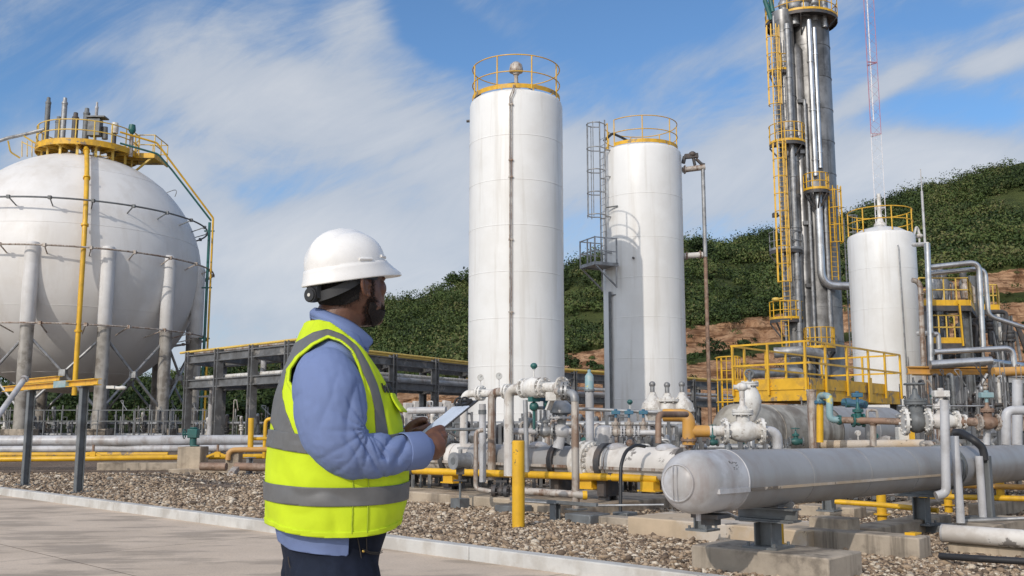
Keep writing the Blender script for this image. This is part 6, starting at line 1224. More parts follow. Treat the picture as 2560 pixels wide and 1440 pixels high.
def silver(label, pts, npx, m='silver', bend=None, **k):
    Yd = pts[0][2]; pipe_thing('clad_pipe', label, [P(*p) for p in pts], sz(npx / 2, Yd), m, bend=bend, group='metal clad pipes', **k)
silver('upper clad pipe arching over the yellow deck and dropping in front of it', [(2318, 669, 43), (2447, 655, 43), (2458, 872, 43)], 13.5, bend=.4)
silver('lower clad pipe bending twice and sloping off to the right edge', [(2318, 685, 43.4), (2462, 670, 43.4), (2471, 790, 43.4), (2640, 845, 43.4)], 12, bend=.4)
silver('clad pipe arching down at right above the orange pipe', [(2335, 880, 41), (2531, 870, 41), (2537, 925, 41)], 14, bend=.35)
silver('thick clad pipe lying over the rusty beam', [(2325, 912, 40.5), (2478, 902, 40.5)], 22)
silver('clad pipe running back right of the steel column', [(2478, 905, 41), (2640, 925, 44)], 17)
silver('thick orange pipe leaving the frame at right', [(2483, 930, 39), (2640, 925, 39)], 23, 'orange')
silver('small clad pipe hooking down beside the short tank', [(2335, 836, 42), (2345, 832, 42), (2350, 905, 42)], 12, bend=.3)
silver('yellowed vertical pipe with a top elbow just right of the short tank', [(2280, 700, 42.8), (2300, 703, 42.8), (2312, 1000, 42.8)], 13, 'rustp', .4, flanges=((P(2303, 735, 42.8), UZ),), fm='rustp', fr=1.3)
silver('tall silver vertical pipe just right of the short tank', [(2318, 608, 42.2), (2332, 1010, 42.2)], 14, 'silver', .3)
silver('slim white pipe standing at the right edge of the structure', [(2495, 782, 47), (2508, 900, 47)], 8, 'wpipe')
silver('short clad branch from the short tank to the tall silver pipe', [(2284, 612, 45.6), (2318, 610, 42.3)], 10, 'wpipe'); silver('short white branch low between the short tank and the silver pipe', [(2296, 834, 45.4), (2330, 833, 42.4)], 12, 'wpipe')
q = V(2312, 600, 42.6, 4.0); mb = MB(); mb.cyl(q, (q.x, q.y, P(2312, 478, 42.6).z), .055, 8); mb.cyl((q.x, q.y, P(2312, 478, 42.6).z), (q.x, q.y, P(2312, 423, 42.6).z), .025, 8); mb.cyl((q.x, q.y, 0), q, .1, 8); solo('lightning_rod', mb, M['gpipe'], 'very thin lightning rod rising right of the short tank', 'pole')
# ------------------------------------------------------------------ the worker
YP = 2.75; YAW = rad(19); HYAW = rad(46)
pF = Vector((math.cos(YAW), math.sin(YAW), 0)); pR = Vector((math.sin(YAW), -math.cos(YAW), 0))   # forward; his right (towards the camera)
_o = P(838, 1060, YP); PO = Vector((_o.x, YP, -.06))
def loc(p): d = Vector(p) - PO; return d.dot(pF), d.dot(pR), p.z          # -> (forward, right, height)
def glob(f, s, z): return PO + pF * f + pR * s + UZ * (z - PO.z)
def q(px, py, s=0.0):                                                     # measured point in the plane s metres to his right
    d = ray(px, py); k = (s - (CAM - PO).dot(pR)) / d.dot(pR); return CAM + d * k
def lq(px, py, s=0.0): return loc(q(px, py, s))

person = thing('person', 'man in a white hard hat, yellow hi-vis vest and blue shirt holding a clipboard', 'person', PO)
M['skin'] = mat('dark_brown_skin', (.135, .060, .035), .42, var=.12, vs=30, dirt=(.07, .03, .018), damt=.5, ds=14, bump=.12, bs=220, spec=.45)
M['hair'] = mat('short_black_hair', (.014, .011, .010), .75, var=.3, vs=60, bump=.8, bs=420, spec=.3)
M['beard'] = mat('trimmed_beard', (.022, .014, .011), .7, var=.3, vs=60, bump=.8, bs=420, spec=.3)
M['shirt'] = mat('blue_work_shirt', (.165, .218, .395), .85, var=.07, vs=3, bump=.25, bs=700, spec=.2)
M['vest'] = mat('fluorescent_yellow_vest', (.53, .67, .022), .75, var=.08, vs=5, bump=.12, bs=500, spec=.2)
M['tape'] = mat('grey_reflective_tape', (.125, .125, .125), .5, var=.08, vs=20, bump=.1, bs=400, spec=.4)
M['denim'] = mat('dark_blue_denim', (.011, .015, .029), .85, var=.3, vs=14, dirt=(.02, .028, .05), damt=.5, ds=5, bump=.4, bs=600, spec=.2)
M['thread'] = mat('tan_stitching', (.05, .042, .036), .8)
M['brass'] = mat('brass_rivet', (.55, .36, .1), .3, .9)
M['hat'] = mat('hard_hat_white', (.80, .785, .76), .28, var=.03, vs=8, dirt=(.62, .60, .57), damt=.3, ds=5)
M['paper'] = mat('sky_tinted_paper', (.60, .67, .80), .35, var=.05, vs=12)  # blue of the reflected sky is mixed into the paper's base colour
M['shoe'] = mat('brown_work_boot', (.06, .035, .02), .6, var=.2)

def voxel(mb, name, size, m, parent, smooth=4, fn=None):
    """fuse overlapping shapes into one continuous surface"""
    o = mb.build(name, m, None); md = o.modifiers.new('r', 'REMESH'); md.mode = 'VOXEL'; md.voxel_size = size; md.adaptivity = 0
    s = o.modifiers.new('s', 'SMOOTH'); s.iterations = smooth; s.factor = .5
    dg = bpy.context.evaluated_depsgraph_get(); me = bpy.data.meshes.new_from_object(o.evaluated_get(dg)); old = o.data; o.modifiers.clear(); o.data = me; bpy.data.meshes.remove(old)
    me.materials.clear(); me.materials.append(m); me.name = name
    n = len(me.vertices); co = np.empty(n * 3, np.float32); me.vertices.foreach_get('co', co); co = co.reshape(-1, 3)
    if fn is not None:
        nr = np.empty(n * 3, np.float32); me.vertices.foreach_get('normal', nr); co = fn(co, nr.reshape(-1, 3))
    w = wloc(parent); co = co - np.array(w, np.float32); me.vertices.foreach_set('co', co.astype(np.float32).ravel())
    me.polygons.foreach_set('use_smooth', [True] * len(me.polygons)); me.update(); o.parent = parent; return o

# torso sections measured in the photograph: y, back x, front x, half width
SEC = [(1460, 690, 968, .185), (1400, 684, 970, .195), (1340, 674, 985, .205), (1300, 669, 997, .213), (1250, 667, 1011, .218), (1200, 668, 1016, .220), (1150, 671, 1014, .220), (1100, 675, 1008, .220), (1050, 680, 1000, .220), (1000, 687, 986, .222), (950, 698, 966, .222), (920, 705, 950, .220), (890, 716, 938, .212), (868, 727, 930, .186), (850, 737, 922, .155), (832, 750, 912, .120), (815, 765, 900, .094), (800, 779, 890, .082), (785, 786, 882, .074)]
_T = []
for y, xb, xf, w in SEC:
    pb, pf_ = P(xb, y, YP), P(xf, y, YP); z = pb.z; h = (pf_.x - pb.x) / 2 - (.014 if y > 815 else .004); cx = (pf_.x + pb.x) / 2; d = math.sqrt(max(h * h - (w * math.sin(YAW)) ** 2, .003)) / math.cos(YAW); _T.append((z, (cx - PO.x) / math.cos(YAW), d, w))
_T = np.array(sorted(_T))
from_z = lambda z, k: np.interp(z, _T[:, 0], _T[:, k])
def smooth_tab(z, k):
    return np.mean([from_z(z + dz, k) for dz in (-.02, -.01, 0, .01, .02)], axis=0)
def Tsec(z, phi, off=0.0):
    """torso surface: local (f, s) at height z and angle phi (0 front, 90 deg his right)"""
    cf, d, w = smooth_tab(z, 1), smooth_tab(z, 2), smooth_tab(z, 3); c, s = np.cos(phi), np.sin(phi); e = 2 / 2.35
    return cf + (d + off) * np.sign(c) * np.abs(c) ** e, (w + off) * np.sign(s) * np.abs(s) ** e
def Tpt(z, phi, off=0.0): f, s = Tsec(z, phi, off); return glob(float(f), float(s), z)
def torso_mb(off, zs, n=72):
    mb = MB(); vs = []; fs = []
    for z in zs:
        for k in range(n): vs.append(Tpt(z, 2 * math.pi * k / n, off))
    for i in range(len(zs) - 1):
        for k in range(n): j = (k + 1) % n; fs.append((i * n + k, i * n + j, (i + 1) * n + j, (i + 1) * n + k))
    fs += [tuple(range(n - 1, -1, -1)), tuple((len(zs) - 1) * n + k for k in range(n))]; return mb.add(vs, fs)
def spline(pts, n):
    """smooth chain through (Vector, radius) knots"""
    P_ = np.array([[*p, r] for p, r in pts]); t = np.arange(len(P_)); tt = np.linspace(0, len(P_) - 1, n); out = []
    for x in tt:
        i = min(int(x), len(P_) - 2); u = x - i; p0, p1, p2, p3 = P_[max(i - 1, 0)], P_[i], P_[i + 1], P_[min(i + 2, len(P_) - 1)]
        out.append(.5 * ((2 * p1) + (-p0 + p2) * u + (2 * p0 - 5 * p1 + 4 * p2 - p3) * u * u + (-p0 + 3 * p1 - 3 * p2 + p3) * u ** 3))
    out = np.array(out); return [Vector(o[:3]) for o in out], [max(.002, float(o[3])) for o in out]
def limb(mb, pts, n=24, seg=20): a, r = spline(pts, n); mb.tube(a, r, seg); mb.ball(a[0], r[0], 14); mb.ball(a[-1], r[-1], 14); return mb

ARM = [(812, 932, .150, .072), (815, 948, .185, .088), (822, 985, .210, .096), (828, 1030, .222, .096), (842, 1082, .230, .090), (872, 1120, .232, .080), (915, 1136, .225, .068), (955, 1137, .212, .061), (1000, 1132, .192, .052), (1035, 1127, .176, .046), (1047, 1126, .170, .047)]
armR = [(q(x, y, s), r) for x, y, s, r in ARM]
def mirror(p, s_shift=0.0): f, s, z = loc(p); return glob(f, -s + s_shift, z)
ARML = [(812, 932, -.150, .072), (815, 948, -.185, .088), (822, 985, -.212, .095), (840, 1050, -.225, .088), (880, 1098, -.222, .074), (940, 1105, -.190, .060), (990, 1098, -.150, .050), (990, 1106, -.135, .046), (998, 1106, -.128, .047)]
armL = [(q(x, y, s), r) for x, y, s, r in ARML]

# ---- head
hF = Vector((math.cos(HYAW), math.sin(HYAW), 0)); hR = Vector((math.sin(HYAW), -math.cos(HYAW), 0)); HP = rad(4)
hF2 = hF * math.cos(HP) + UZ * math.sin(HP); hU = UZ * math.cos(HP) - hF * math.sin(HP)
HC = P(876, 812, YP + .0)                                   # under the chin, on the head's own axis
HS = 1.07
def hpt(f, s, z): return HC + (hF2 * f + hR * s + hU * z) * HS
HEAD = [(-.004, .070, .000, .030), (.010, .090, -.020, .046), (.025, .099, -.045, .057), (.045, .100, -.066, .066), (.065, .101, -.080, .071), (.085, .100, -.088, .0745), (.105, .097, -.094, .0755), (.125, .092, -.098, .076), (.140, .093, -.100, .077), (.155, .096, -.101, .078), (.175, .091, -.099, .078), (.195, .080, -.092, .073), (.215, .060, -.076, .061), (.232, .032, -.048, .040), (.243, .005, -.015, .012)]
HT = np.array(HEAD)
def Hsec(z, phi, off=0.0):
    fr, bk, w = (np.interp(z, HT[:, 0], HT[:, k]) for k in (1, 2, 3)); c, s = math.cos(phi), math.sin(phi); e = 2 / 2.15; cf = (fr + bk) / 2; d = (fr - bk) / 2
    return cf + (d + off) * math.copysign(abs(c) ** e, c), (w + off) * math.copysign(abs(s) ** e, s)
def head_grid(off, n=96, m=60):
    zs = np.linspace(HT[0, 0], HT[-1, 0], m); P_, L_ = [], []
    for z in zs:
        for k in range(n): f, s = Hsec(z, 2 * math.pi * k / n, off); P_.append(hpt(f, s, z)); L_.append((f, s, z))
    F_ = [(i * n + k, i * n + (k + 1) % n, (i + 1) * n + (k + 1) % n, (i + 1) * n + k) for i in range(m - 1) for k in range(n)]
    return P_, np.array(L_), F_
body = MB(); hp, hl, hf_ = head_grid(0); nn_ = 96; body.add(hp, hf_ + [tuple(range(95, -1, -1)), tuple(59 * 96 + k for k in range(96))])
for f, s, z, r, sc in ((.104, 0, .098, .014, (1.15, 1, .95)), (.098, 0, .118, .011, (1, .85, 1.9)), (.101, .011, .092, .008, (1, 1, .8)), (.101, -.011, .092, .008, (1, 1, .8)), (.086, .030, .140, .014, (.9, 1.6, .5)), (.086, -.030, .140, .014, (.9, 1.6, .5)), (.096, 0, .060, .012, (.9, 2.0, .55)), (.095, 0, .050, .012, (.85, 1.8, .6)), (.088, 0, .014, .020, (.8, 1.2, .8)), (.062, .044, .096, .026, (1, .9, 1.1)), (.062, -.044, .096, .026, (1, .9, 1.1)), (.036, .052, .050, .024, (1.2, .7, 1)), (.036, -.052, .050, .024, (1.2, .7, 1)), (.086, .031, .124, .011, (.8, 1.5, .8)), (.086, -.031, .124, .011, (.8, 1.5, .8))):
    b = MB().ball((0, 0, 0), r, 14, sc); body.add([hpt(f + v[0], s + v[1], z + v[2]) for v in b.v], b.f)
for sg in (1, -1):                                             # ears: rim, lobe and bowl
    rim = [hpt(-.004 + .017 * math.cos(a) * (1 if math.sin(a) > -.3 else .8), sg * (.080 + .007 * (1 - math.cos(a)) * .8), .118 + .031 * math.sin(a)) for a in np.linspace(rad(20), rad(300), 18)]
    rim = [hpt(-.012 - .020 * math.cos(a), sg * (.082 + .0085 * (1 + math.cos(a))), .104 + .035 * math.sin(a)) for a in np.linspace(rad(-70), rad(150), 20)]
    body.tube(rim, [.0055] * 20, 8); inner = [hpt(-.006 - .009 * math.cos(a), sg * .084, .110 + .017 * math.sin(a)) for a in np.linspace(rad(-40), rad(130), 12)]; body.tube(inner, [.0035] * 12, 8)
    b = MB().ball((0, 0, 0), .02, 14, (.75, .22, 1.3)); body.add([hpt(-.010 + v[0], sg * (.079 + v[1] * sg * 1.0 * sg), .106 + v[2]) for v in b.v], b.f)
    b = MB().ball((0, 0, 0), .009, 12, (.9, .6, 1)); body.add([hpt(.000 + v[0], sg * .082 + v[1], .075 + v[2]) for v in b.v], b.f); b = MB().ball((0, 0, 0), .006, 10, (.7, .8, 1.2)); body.add([hpt(.010 + v[0], sg * .080 + v[1], .102 + v[2]) for v in b.v], b.f)
# neck, trunk core and arms under the clothes
nk0, nk1 = hpt(-.008, 0, .075), glob(*[float(v) for v in (smooth_tab(1.50, 1), 0)], 1.47)
body.tube([nk0, nk0.lerp(nk1, .35) - hF * .006, nk0.lerp(nk1, .7) - pF * .008, nk1], [.060, .064, .072, .088], 28)
body.tube([nk1, glob(.0, 0, 1.3), glob(0, 0, 1.05), glob(0, 0, .9)], [.085, .11, .12, .12], 20)
for a in (armR, armL): body.tube([nk1 - UZ * .05] + [p for p, r in a[::2]] + [a[-1][0]], [.06] + [.036] * len(a[::2]) + [.031], 14)
for sg in (1, -1): body.tube([glob(0, .09 * sg, .92), glob(.01, .10 * sg, .5), glob(-.01, .10 * sg, .04)], [.08, .06, .04], 14)
# hands
def hand(wrist, fwd, up, away, sg=1, k=1.0, thumb_dir=None):
    """fwd: wrist to knuckles, up: towards the index finger, away: the side the fingers curl to"""
    fwd, up, away = fwd.normalized(), up.normalized(), away.normalized()
    def h(a, b, c): return wrist + fwd * a * k + up * b * k + away * c * k
    body.tube([h(-.03, 0, 0), h(.0, 0, 0), h(.025, .002, .004), h(.05, .004, .006), h(.078, .004, .010)], [.028, .029, .034, .037, .033], 18)
    for b_, r in ((.030, .0205), (.012, .0215), (-.007, .021), (-.026, .019)): body.tube([h(.025, b_ * .7, .004), h(.075, b_, .006)], [.019, r * .92], 12)
    for i, (b_, l, r) in enumerate(((.033, .92, .0093), (.012, 1.0, .0097), (-.009, .95, .0093), (-.029, .78, .0083))):
        j = i * .003; pts = [(h(.070, b_, .004), r * 1.25), (h(.082 + .012 * l, b_, .012 + j), r * 1.12), (h(.090 + .008 * l, b_ * 1.02, .034 * l + .010), r), (h(.078 + .002 * l, b_ * 1.0, .052 * l + .014), r * .95), (h(.056, b_ * .95, .060 * l + .013), r * .88), (h(.040, b_ * .92, .056 * l + .010), r * .78)]
        a, rr = spline(pts, 16); body.tube(a, rr, 12); body.ball(a[-1], rr[-1], 10)
    td = thumb_dir or (fwd * .8 + up * .25 + away * .25)
    t0 = h(.018, .022, .010); pts = [(t0, .0165), (t0 + td * .030 * k + up * .014 * k, .0150), (t0 + td * .056 * k + up * .018 * k, .0122), (t0 + td * .078 * k + up * .015 * k, .0108), (t0 + td * .090 * k + up * .010 * k, .0085)]
    a, rr = spline(pts, 16); body.tube(a, rr, 14); body.ball(a[-1], rr[-1], 10); body.ball(h(.02, .012, .004), .026 * k, 12)
wR = q(1049, 1124, .165); wL = q(1000, 1106, -.126)
hand(wR, (q(1100, 1116, .150) - q(1049, 1124, .165)), UZ + pF * .12, -pR + UZ * .12, 1, .82)
hand(wL, pF * 1 + pR * .15 + UZ * .25, UZ - pF * .2, pR * 1.0, 1, .9)
voxel(body, 'body', .0034, M['skin'], person, 3)
for sg in (1, -1):
    e = MB().ball(hpt(.083, sg * .031, .1275), .0125 * HS, 14); eo = e.build('eye', M['paper'], person); MB().ball(hpt(.091, sg * .031, .1275), .0058 * HS, 10).build('iris', M['black'], eo)

# ---- cutting a surface along a scalar field (keeps field >= 0)
def clip(vs, fs, field, extra=()):
    vs = [Vector(v) for v in vs]; fld = list(field); out_v, out_f, mp_, cut = [], [], {}, {}
    def vid(i):
        if i not in mp_: mp_[i] = len(out_v); out_v.append((vs[i], i, i, 0.0))
        return mp_[i]
    def eid(i, j):
        k = (min(i, j), max(i, j))
        if k not in cut: a, b = k; t = fld[a] / (fld[a] - fld[b]); cut[k] = len(out_v); out_v.append((vs[a].lerp(vs[b], t), a, b, t))
        return cut[k]
    for f in fs:
        ins = [fld[i] >= 0 for i in f]
        if all(ins): out_f.append(tuple(vid(i) for i in f)); continue
        if not any(ins): continue
        p = []
        for a, b in zip(f, f[1:] + f[:1]):
            if fld[a] >= 0: p.append(vid(a))
            if (fld[a] >= 0) != (fld[b] >= 0): p.append(eid(a, b))
        if len(p) >= 3: out_f.append(tuple(p))
    ex = [np.array([e[a] * (1 - t) + e[b] * t for _, a, b, t in out_v]) for e in extra]
    return [v[0] for v in out_v], out_f, ex
def shell(vs, fs, name, m, parent, thick, off=1.0):
    mb = MB().add(vs, fs); o = mb.build(name, m, parent, ang=60); s = o.modifiers.new('thickness', 'SOLIDIFY'); s.thickness = thick; s.offset = off; return o
# hair and beard follow the skull
def bristles(vs, fs, fld, name, m, parent, n, length, width, fade, lay, seed):
    """short hairs over the region where fld > 0, thinning out over the last `fade` metres"""
    g = np.random.default_rng(seed); V_ = np.array([tuple(v) for v in vs]); T_ = np.array([(f[0], f[1], f[2]) for f in fs] + [(f[0], f[2], f[3]) for f in fs if len(f) == 4]); fld = np.asarray(fld)
    T_ = T_[fld[T_].max(1) > -.004]; A, B_, C_ = V_[T_[:, 0]], V_[T_[:, 1]], V_[T_[:, 2]]; nr = np.cross(B_ - A, C_ - A); ar = np.linalg.norm(nr, axis=1); k = g.choice(len(T_), n, p=ar / ar.sum()); nr = nr / ar[:, None]
    u, v = g.random(n), g.random(n); fl = u + v > 1; u[fl], v[fl] = 1 - u[fl], 1 - v[fl]; w_ = 1 - u - v; pos = A[k] * w_[:, None] + B_[k] * u[:, None] + C_[k] * v[:, None]; fv_ = fld[T_[k, 0]] * w_ + fld[T_[k, 1]] * u + fld[T_[k, 2]] * v
    keep = g.random(n) < np.clip((fv_ + .004) / fade, 0, 1) ** 1.3; pos = pos[keep]; N1 = nr[k][keep]; n = len(pos); d = N1 * .55 + np.array(lay) + g.normal(0, .28, (n, 3)); d /= np.linalg.norm(d, axis=1)[:, None]; sd = np.cross(d, N1); sd /= np.linalg.norm(sd, axis=1)[:, None] + 1e-9; l = length * g.uniform(.5, 1.2, n)[:, None]
    mb = MB(); P3 = np.stack([pos - sd * width, pos + sd * width, pos + d * l], 1).reshape(-1, 3); mb.add(P3, [(3 * i, 3 * i + 1, 3 * i + 2) for i in range(n)]); return mb.build(name, m, parent)
hp, hl, hf_ = head_grid(.0045); f_, s_, z_ = hl[:, 0], hl[:, 1], hl[:, 2]
fld = np.minimum(np.where(z_ > .125, .028 - f_, -.014 - f_ + np.clip(z_ - .085, 0, 1) * .2), z_ - .040 - .5 * np.clip(f_ + .05, 0, 1)); a, b, _ = clip(hp, hf_, fld - .010); hair = shell(a, b, 'hair', M['hair'], person, .003, -1)
bristles(hp, hf_, fld, 'hair_bristles', M['hair'], hair, 9000, .006, .0006, .014, (0, 0, -.8), 3)
hp, hl, hf_ = head_grid(.002); f_, s_, z_ = hl[:, 0], hl[:, 1], hl[:, 2]
zl = np.interp(f_, [-.02, .012, .03, .055, .085, .10], [.02, .074, .070, .054, .050, .060]); fld = np.minimum(zl - z_, f_ + .004 - np.clip(.03 - z_, 0, 1)); fld = np.maximum(fld, np.minimum(.0075 - np.abs(f_ - .022), .126 - z_)); a, b, _ = clip(hp, hf_, fld - .017); beard = shell(a, b, 'beard', M['beard'], person, .002, -1)
bristles(hp, hf_, fld, 'beard_bristles', M['beard'], beard, 20000, .006, .0006, .012, (float(hF.x) * .2, float(hF.y) * .2, -.5), 4)

# ---- shirt: trunk and sleeves as one cloth
sh = torso_mb(-.004, np.linspace(_T[0, 0] + .02, 1.535, 64))
limb(sh, armR, 40, 26); limb(sh, armL, 40, 26)
elbow = q(868, 1100, .23); inner = q(905, 1072, .20); cuffp = q(1000, 1132, .192)
def crease(x): return (1 - abs(math.sin(x))) ** 1.6          # sharp valley lines
def shirt_folds(co, nr):
    out = co.copy()
    for i, (c, n) in enumerate(zip(co, nr)):
        v = Vector(c); f, s, z = loc(v); amp = 0; nz1 = mnoise.noise(v * 9)
        if s > .10 or s < -.10 or f > .14:
            d = v - inner if s > 0 else v - glob(*[(a if k != 1 else -a) for k, a in enumerate(loc(inner))]); de = d.length; ang = math.atan2(d.z, d.dot(pF))
            amp -= .013 * math.exp(-(de / .11) ** 2) * crease(ang * 6.5 + de * 8 + nz1 * .8) * min(1, de / .025)     # radiating from the bend
            t = (v - elbow).dot(pF)
            if t > -.03 and z < 1.27: amp -= .0105 * crease(t * 62 + (z - 1.18) * 46 * (1 if t < .1 else -.6) + 1.7 * nz1) * min(1, (t + .03) / .05) * max(0, min(1, (.24 - t) / .04)) * (.35 + .65 * max(0, math.sin(z * 31 + 2 + nz1 * 2)))
            if z > 1.16: amp -= .0085 * crease(f * 44 - z * 13 + 1.5 * nz1 + 1) * max(0, min(1, (1.46 - z) / .1)) * max(0, .35 + nz1)
        else: amp -= .004 * crease(f * 22 + z * 14 + 1.6 * nz1) * max(0, .4 + nz1)
        amp += .0032 * mnoise.noise(v * 17) + .0012 * mnoise.noise(v * 50)
        out[i] = c + n * amp
    return out
shirt = voxel(sh, 'shirt', .0046, M['shirt'], person, 3, shirt_folds)
# side vent: below the vest only the back tail hangs out
me = shirt.data; w0 = wloc(person); vs = [v.co + w0 for v in me.vertices]; fs = [tuple(p.vertices) for p in me.polygons]; L_ = np.array([loc(v) for v in vs])
fv = lq(872, 1365, .2)[0]; zt_ = q(872, 1336, .2).z
fld = np.maximum(fv - L_[:, 0], L_[:, 2] - zt_ - .028); hemz = np.interp(L_[:, 0], [lq(676, 1345, .0)[0], lq(700, 1362, .15)[0], lq(730, 1380, .18)[0], fv], [q(676, 1345, 0).z, q(700, 1364, .15).z, q(730, 1382, .18).z, q(868, 1392, .2).z]); fld = np.minimum(fld, L_[:, 2] - hemz)
a, b, _ = clip(vs, fs, fld); bpy.data.objects.remove(shirt, do_unlink=True); shirt = shell(a, b, 'shirt', M['shirt'], person, .003, -1)
for arm in (armR, armL): mb = MB(); p1, p0 = arm[-1][0], arm[-2][0]; d = (p1 - p0).normalized(); mb.lathe([(.049, -.052), (.0515, -.050), (.0515, .010), (.049, .014), (.043, .012), (.043, -.02)], p1 - d * .004, d, 36); mb.build('cuff', M['shirt'], shirt)
# collar
top = [(787, 770, 0), (800, 772, .045), (832, 784, .074), (870, 800, .076), (900, 820, .058), (927, 844, .030)]; bot = [(778, 796, 0), (796, 803, .070), (836, 817, .108), (872, 838, .122), (898, 857, .104), (919, 874, .074)]
def collar(sgn):
    A = [q(*p) for p in top]; B = [q(*p) for p in bot]; n = 26; mb = MB(); vs = []
    A_, _r = spline([(p, .01) for p in A], n); B_, _r = spline([(p, .01) for p in B], n)
    if sgn < 0: A_ = [mirror(p) for p in A_]; B_ = [mirror(p) for p in B_]
    m = 8
    for p0, p1 in zip(A_, B_):
        for k in range(m): t = k / (m - 1); p = p0.lerp(p1, t); r_ = (p - nk0); r_.z = 0; vs.append(p + r_.normalized() * .010 * math.sin(math.pi * min(1, t * 1.2)) * (1 - .3 * t) - UZ * 0)
    fs = [(i * m + k, i * m + k + 1, (i + 1) * m + k + 1, (i + 1) * m + k) for i in range(n - 1) for k in range(m - 1)]
    if sgn < 0: fs = [f[::-1] for f in fs]
    o = mb.add(vs, fs).build('collar', M['shirt'], shirt); s = o.modifiers.new('thickness', 'SOLIDIFY'); s.thickness = .0035; s.offset = 0
    # the stand inside
    st = MB(); v2 = []
    for p in A_:
        r_ = (p - nk0); r_.z = 0; v2 += [p, p - r_.normalized() * .006 - UZ * .045]
    st.add(v2, [(2 * i, 2 * i + 1, 2 * i + 3, 2 * i + 2) for i in range(n - 1)]); st.build('collar_stand', M['shirt'], o)
collar(1); collar(-1)

# ---- hi-vis vest
zlo, zhi = q(877, 1338, .21).z, P(800, 803, YP).z; NPH, NZ = 180, 110
zs = np.linspace(zlo - .008, zhi, NZ); ph = np.linspace(0, 2 * math.pi, NPH, endpoint=False); vv, lf, ls, lz, lp = [], [], [], [], []
def vest_off(z, p):
    v = Vector((math.cos(p) * 2.2, math.sin(p) * 2.2, z * 7)); n1_ = mnoise.noise(v); o = .013 + .004 * n1_ + .002 * mnoise.noise(v * 2.7)
    low = math.exp(-((z - 1.13) / .10) ** 2) * max(0, math.sin(p)); o -= .0085 * low * (1 - min(1, abs(math.sin(z * 24 + 2.2 * math.cos(p) + n1_ * 1.5)) * 1.3))
    o -= .006 * math.exp(-((z - .98) / .06) ** 2) * (1 - min(1, abs(math.sin(z * 18 - 3.0 * p + n1_ * 2)) * 1.3)) + .004 * (1 - min(1, abs(math.sin(p * 5 + z * 6 + n1_ * 2)) * 1.4)) * (z > 1.2)
    return o + .004 * max(0, min(1, (1.47 - z) / .1))
for z in zs:
    for p in ph: f, s = Tsec(z, p, vest_off(z, p)); vv.append(glob(float(f), float(s), z)); lf.append(f); ls.append(s); lz.append(z); lp.append(p)
lf, ls, lz, lp = map(np.array, (lf, ls, lz, lp)); ff = [(i * NPH + k, i * NPH + (k + 1) % NPH, (i + 1) * NPH + (k + 1) % NPH, (i + 1) * NPH + k) for i in range(NZ - 1) for k in range(NPH)]
def poly_sd(pts, x, y):
    n = len(pts); d = np.full(len(x), 9.0); ins = np.zeros(len(x), bool)
    for i in range(n):
        (x0, y0), (x1, y1) = pts[i], pts[(i + 1) % n]; ex, ey = x1 - x0, y1 - y0; t = np.clip(((x - x0) * ex + (y - y0) * ey) / (ex * ex + ey * ey + 1e-12), 0, 1); d = np.minimum(d, np.hypot(x - x0 - t * ex, y - y0 - t * ey))
        c = ((y0 > y) != (y1 > y)) & (x < (x1 - x0) * (y - y0) / (y1 - y0 + 1e-12) + x0); ins ^= c
    return np.where(ins, -d, d)
def line_d(pts, x, y):
    d = np.full(len(x), 9.0)
    for (x0, y0), (x1, y1) in zip(pts[:-1], pts[1:]): ex, ey = x1 - x0, y1 - y0; t = np.clip(((x - x0) * ex + (y - y0) * ey) / (ex * ex + ey * ey), 0, 1); d = np.minimum(d, np.hypot(x - x0 - t * ex, y - y0 - t * ey))
    return d
def fz(px, py, s=.19): a = lq(px, py, s); return a[0], a[2]
hole = [fz(x, y) for x, y in ((823, 843), (850, 856), (872, 880), (889, 920), (901, 965), (906, 1010), (904, 1070), (890, 1120), (850, 1150), (805, 1145), (772, 1090), (757, 1030), (744, 990), (733, 950), (736, 920), (755, 890), (787, 861))]
hole_d = poly_sd(hole, lf, lz)
nk_poly = [fz(x, y, .10) for x, y in ((770, 797), (800, 799), (824, 807), (845, 828), (875, 858), (905, 892), (930, 925), (952, 962))] + [fz(x, y, .0) for x, y in ((965, 985), (1010, 985), (1010, 770), (770, 770))]
neck = poly_sd(nk_poly, lf, lz)
base = np.minimum(np.minimum(hole_d, neck), lz - (zlo - .004 + .020 * np.cos(lp) ** 2))
va_, fa_, (vf, vs_, vz_, vp) = clip(vv, ff, base, (lf, ls, lz, lp)); vest = shell(va_, fa_, 'vest', M['vest'], person, .004, 0)
def patch(name, field, m, off, thick=.0022, parent=None):
    nrm = []
    c0 = np.array([glob(float(smooth_tab(z, 1)), 0, z) for z in vz_]); P_ = np.array([tuple(p) for p in va_]); d = P_ - c0; d /= np.linalg.norm(d, axis=1)[:, None]
    a, b, _ = clip([Vector(p) for p in P_ + d * off], fa_, field)
    return shell(a, b, name, m, parent or vest, thick, 0) if b else None
def bandz(px_edge_y, px_side_y): ze = P(700, px_edge_y, YP).z; zs_ = q(860, px_side_y, .235).z; return ze + (zs_ - ze) * np.abs(np.sin(vp)) ** 2
for ye, ysd in ((1094, 1116), (1221, 1243)): patch('reflective_band', .0235 - np.abs(vz_ - bandz(ye, ysd)), M['tape'], .0054)
sb = [fz(x, y, .17) for x, y in ((822, 832), (795, 838), (765, 855), (735, 884), (714, 925), (703, 975), (705, 1030), (716, 1075), (720, 1086))]; sf = [fz(x, y, .17) for x, y in ((822, 832), (850, 846), (876, 872), (902, 918), (924, 968), (938, 1020), (944, 1075), (945, 1086))]
patch('shoulder_band', .0125 + .007 * np.clip((1.32 - vz_) / .12, 0, 1) - np.minimum(line_d(sb, vf, vz_), line_d(sf, vf, vz_)), M['tape'], .0030)
edge = np.interp(np.arange(2), [0, 1], [0, 1])
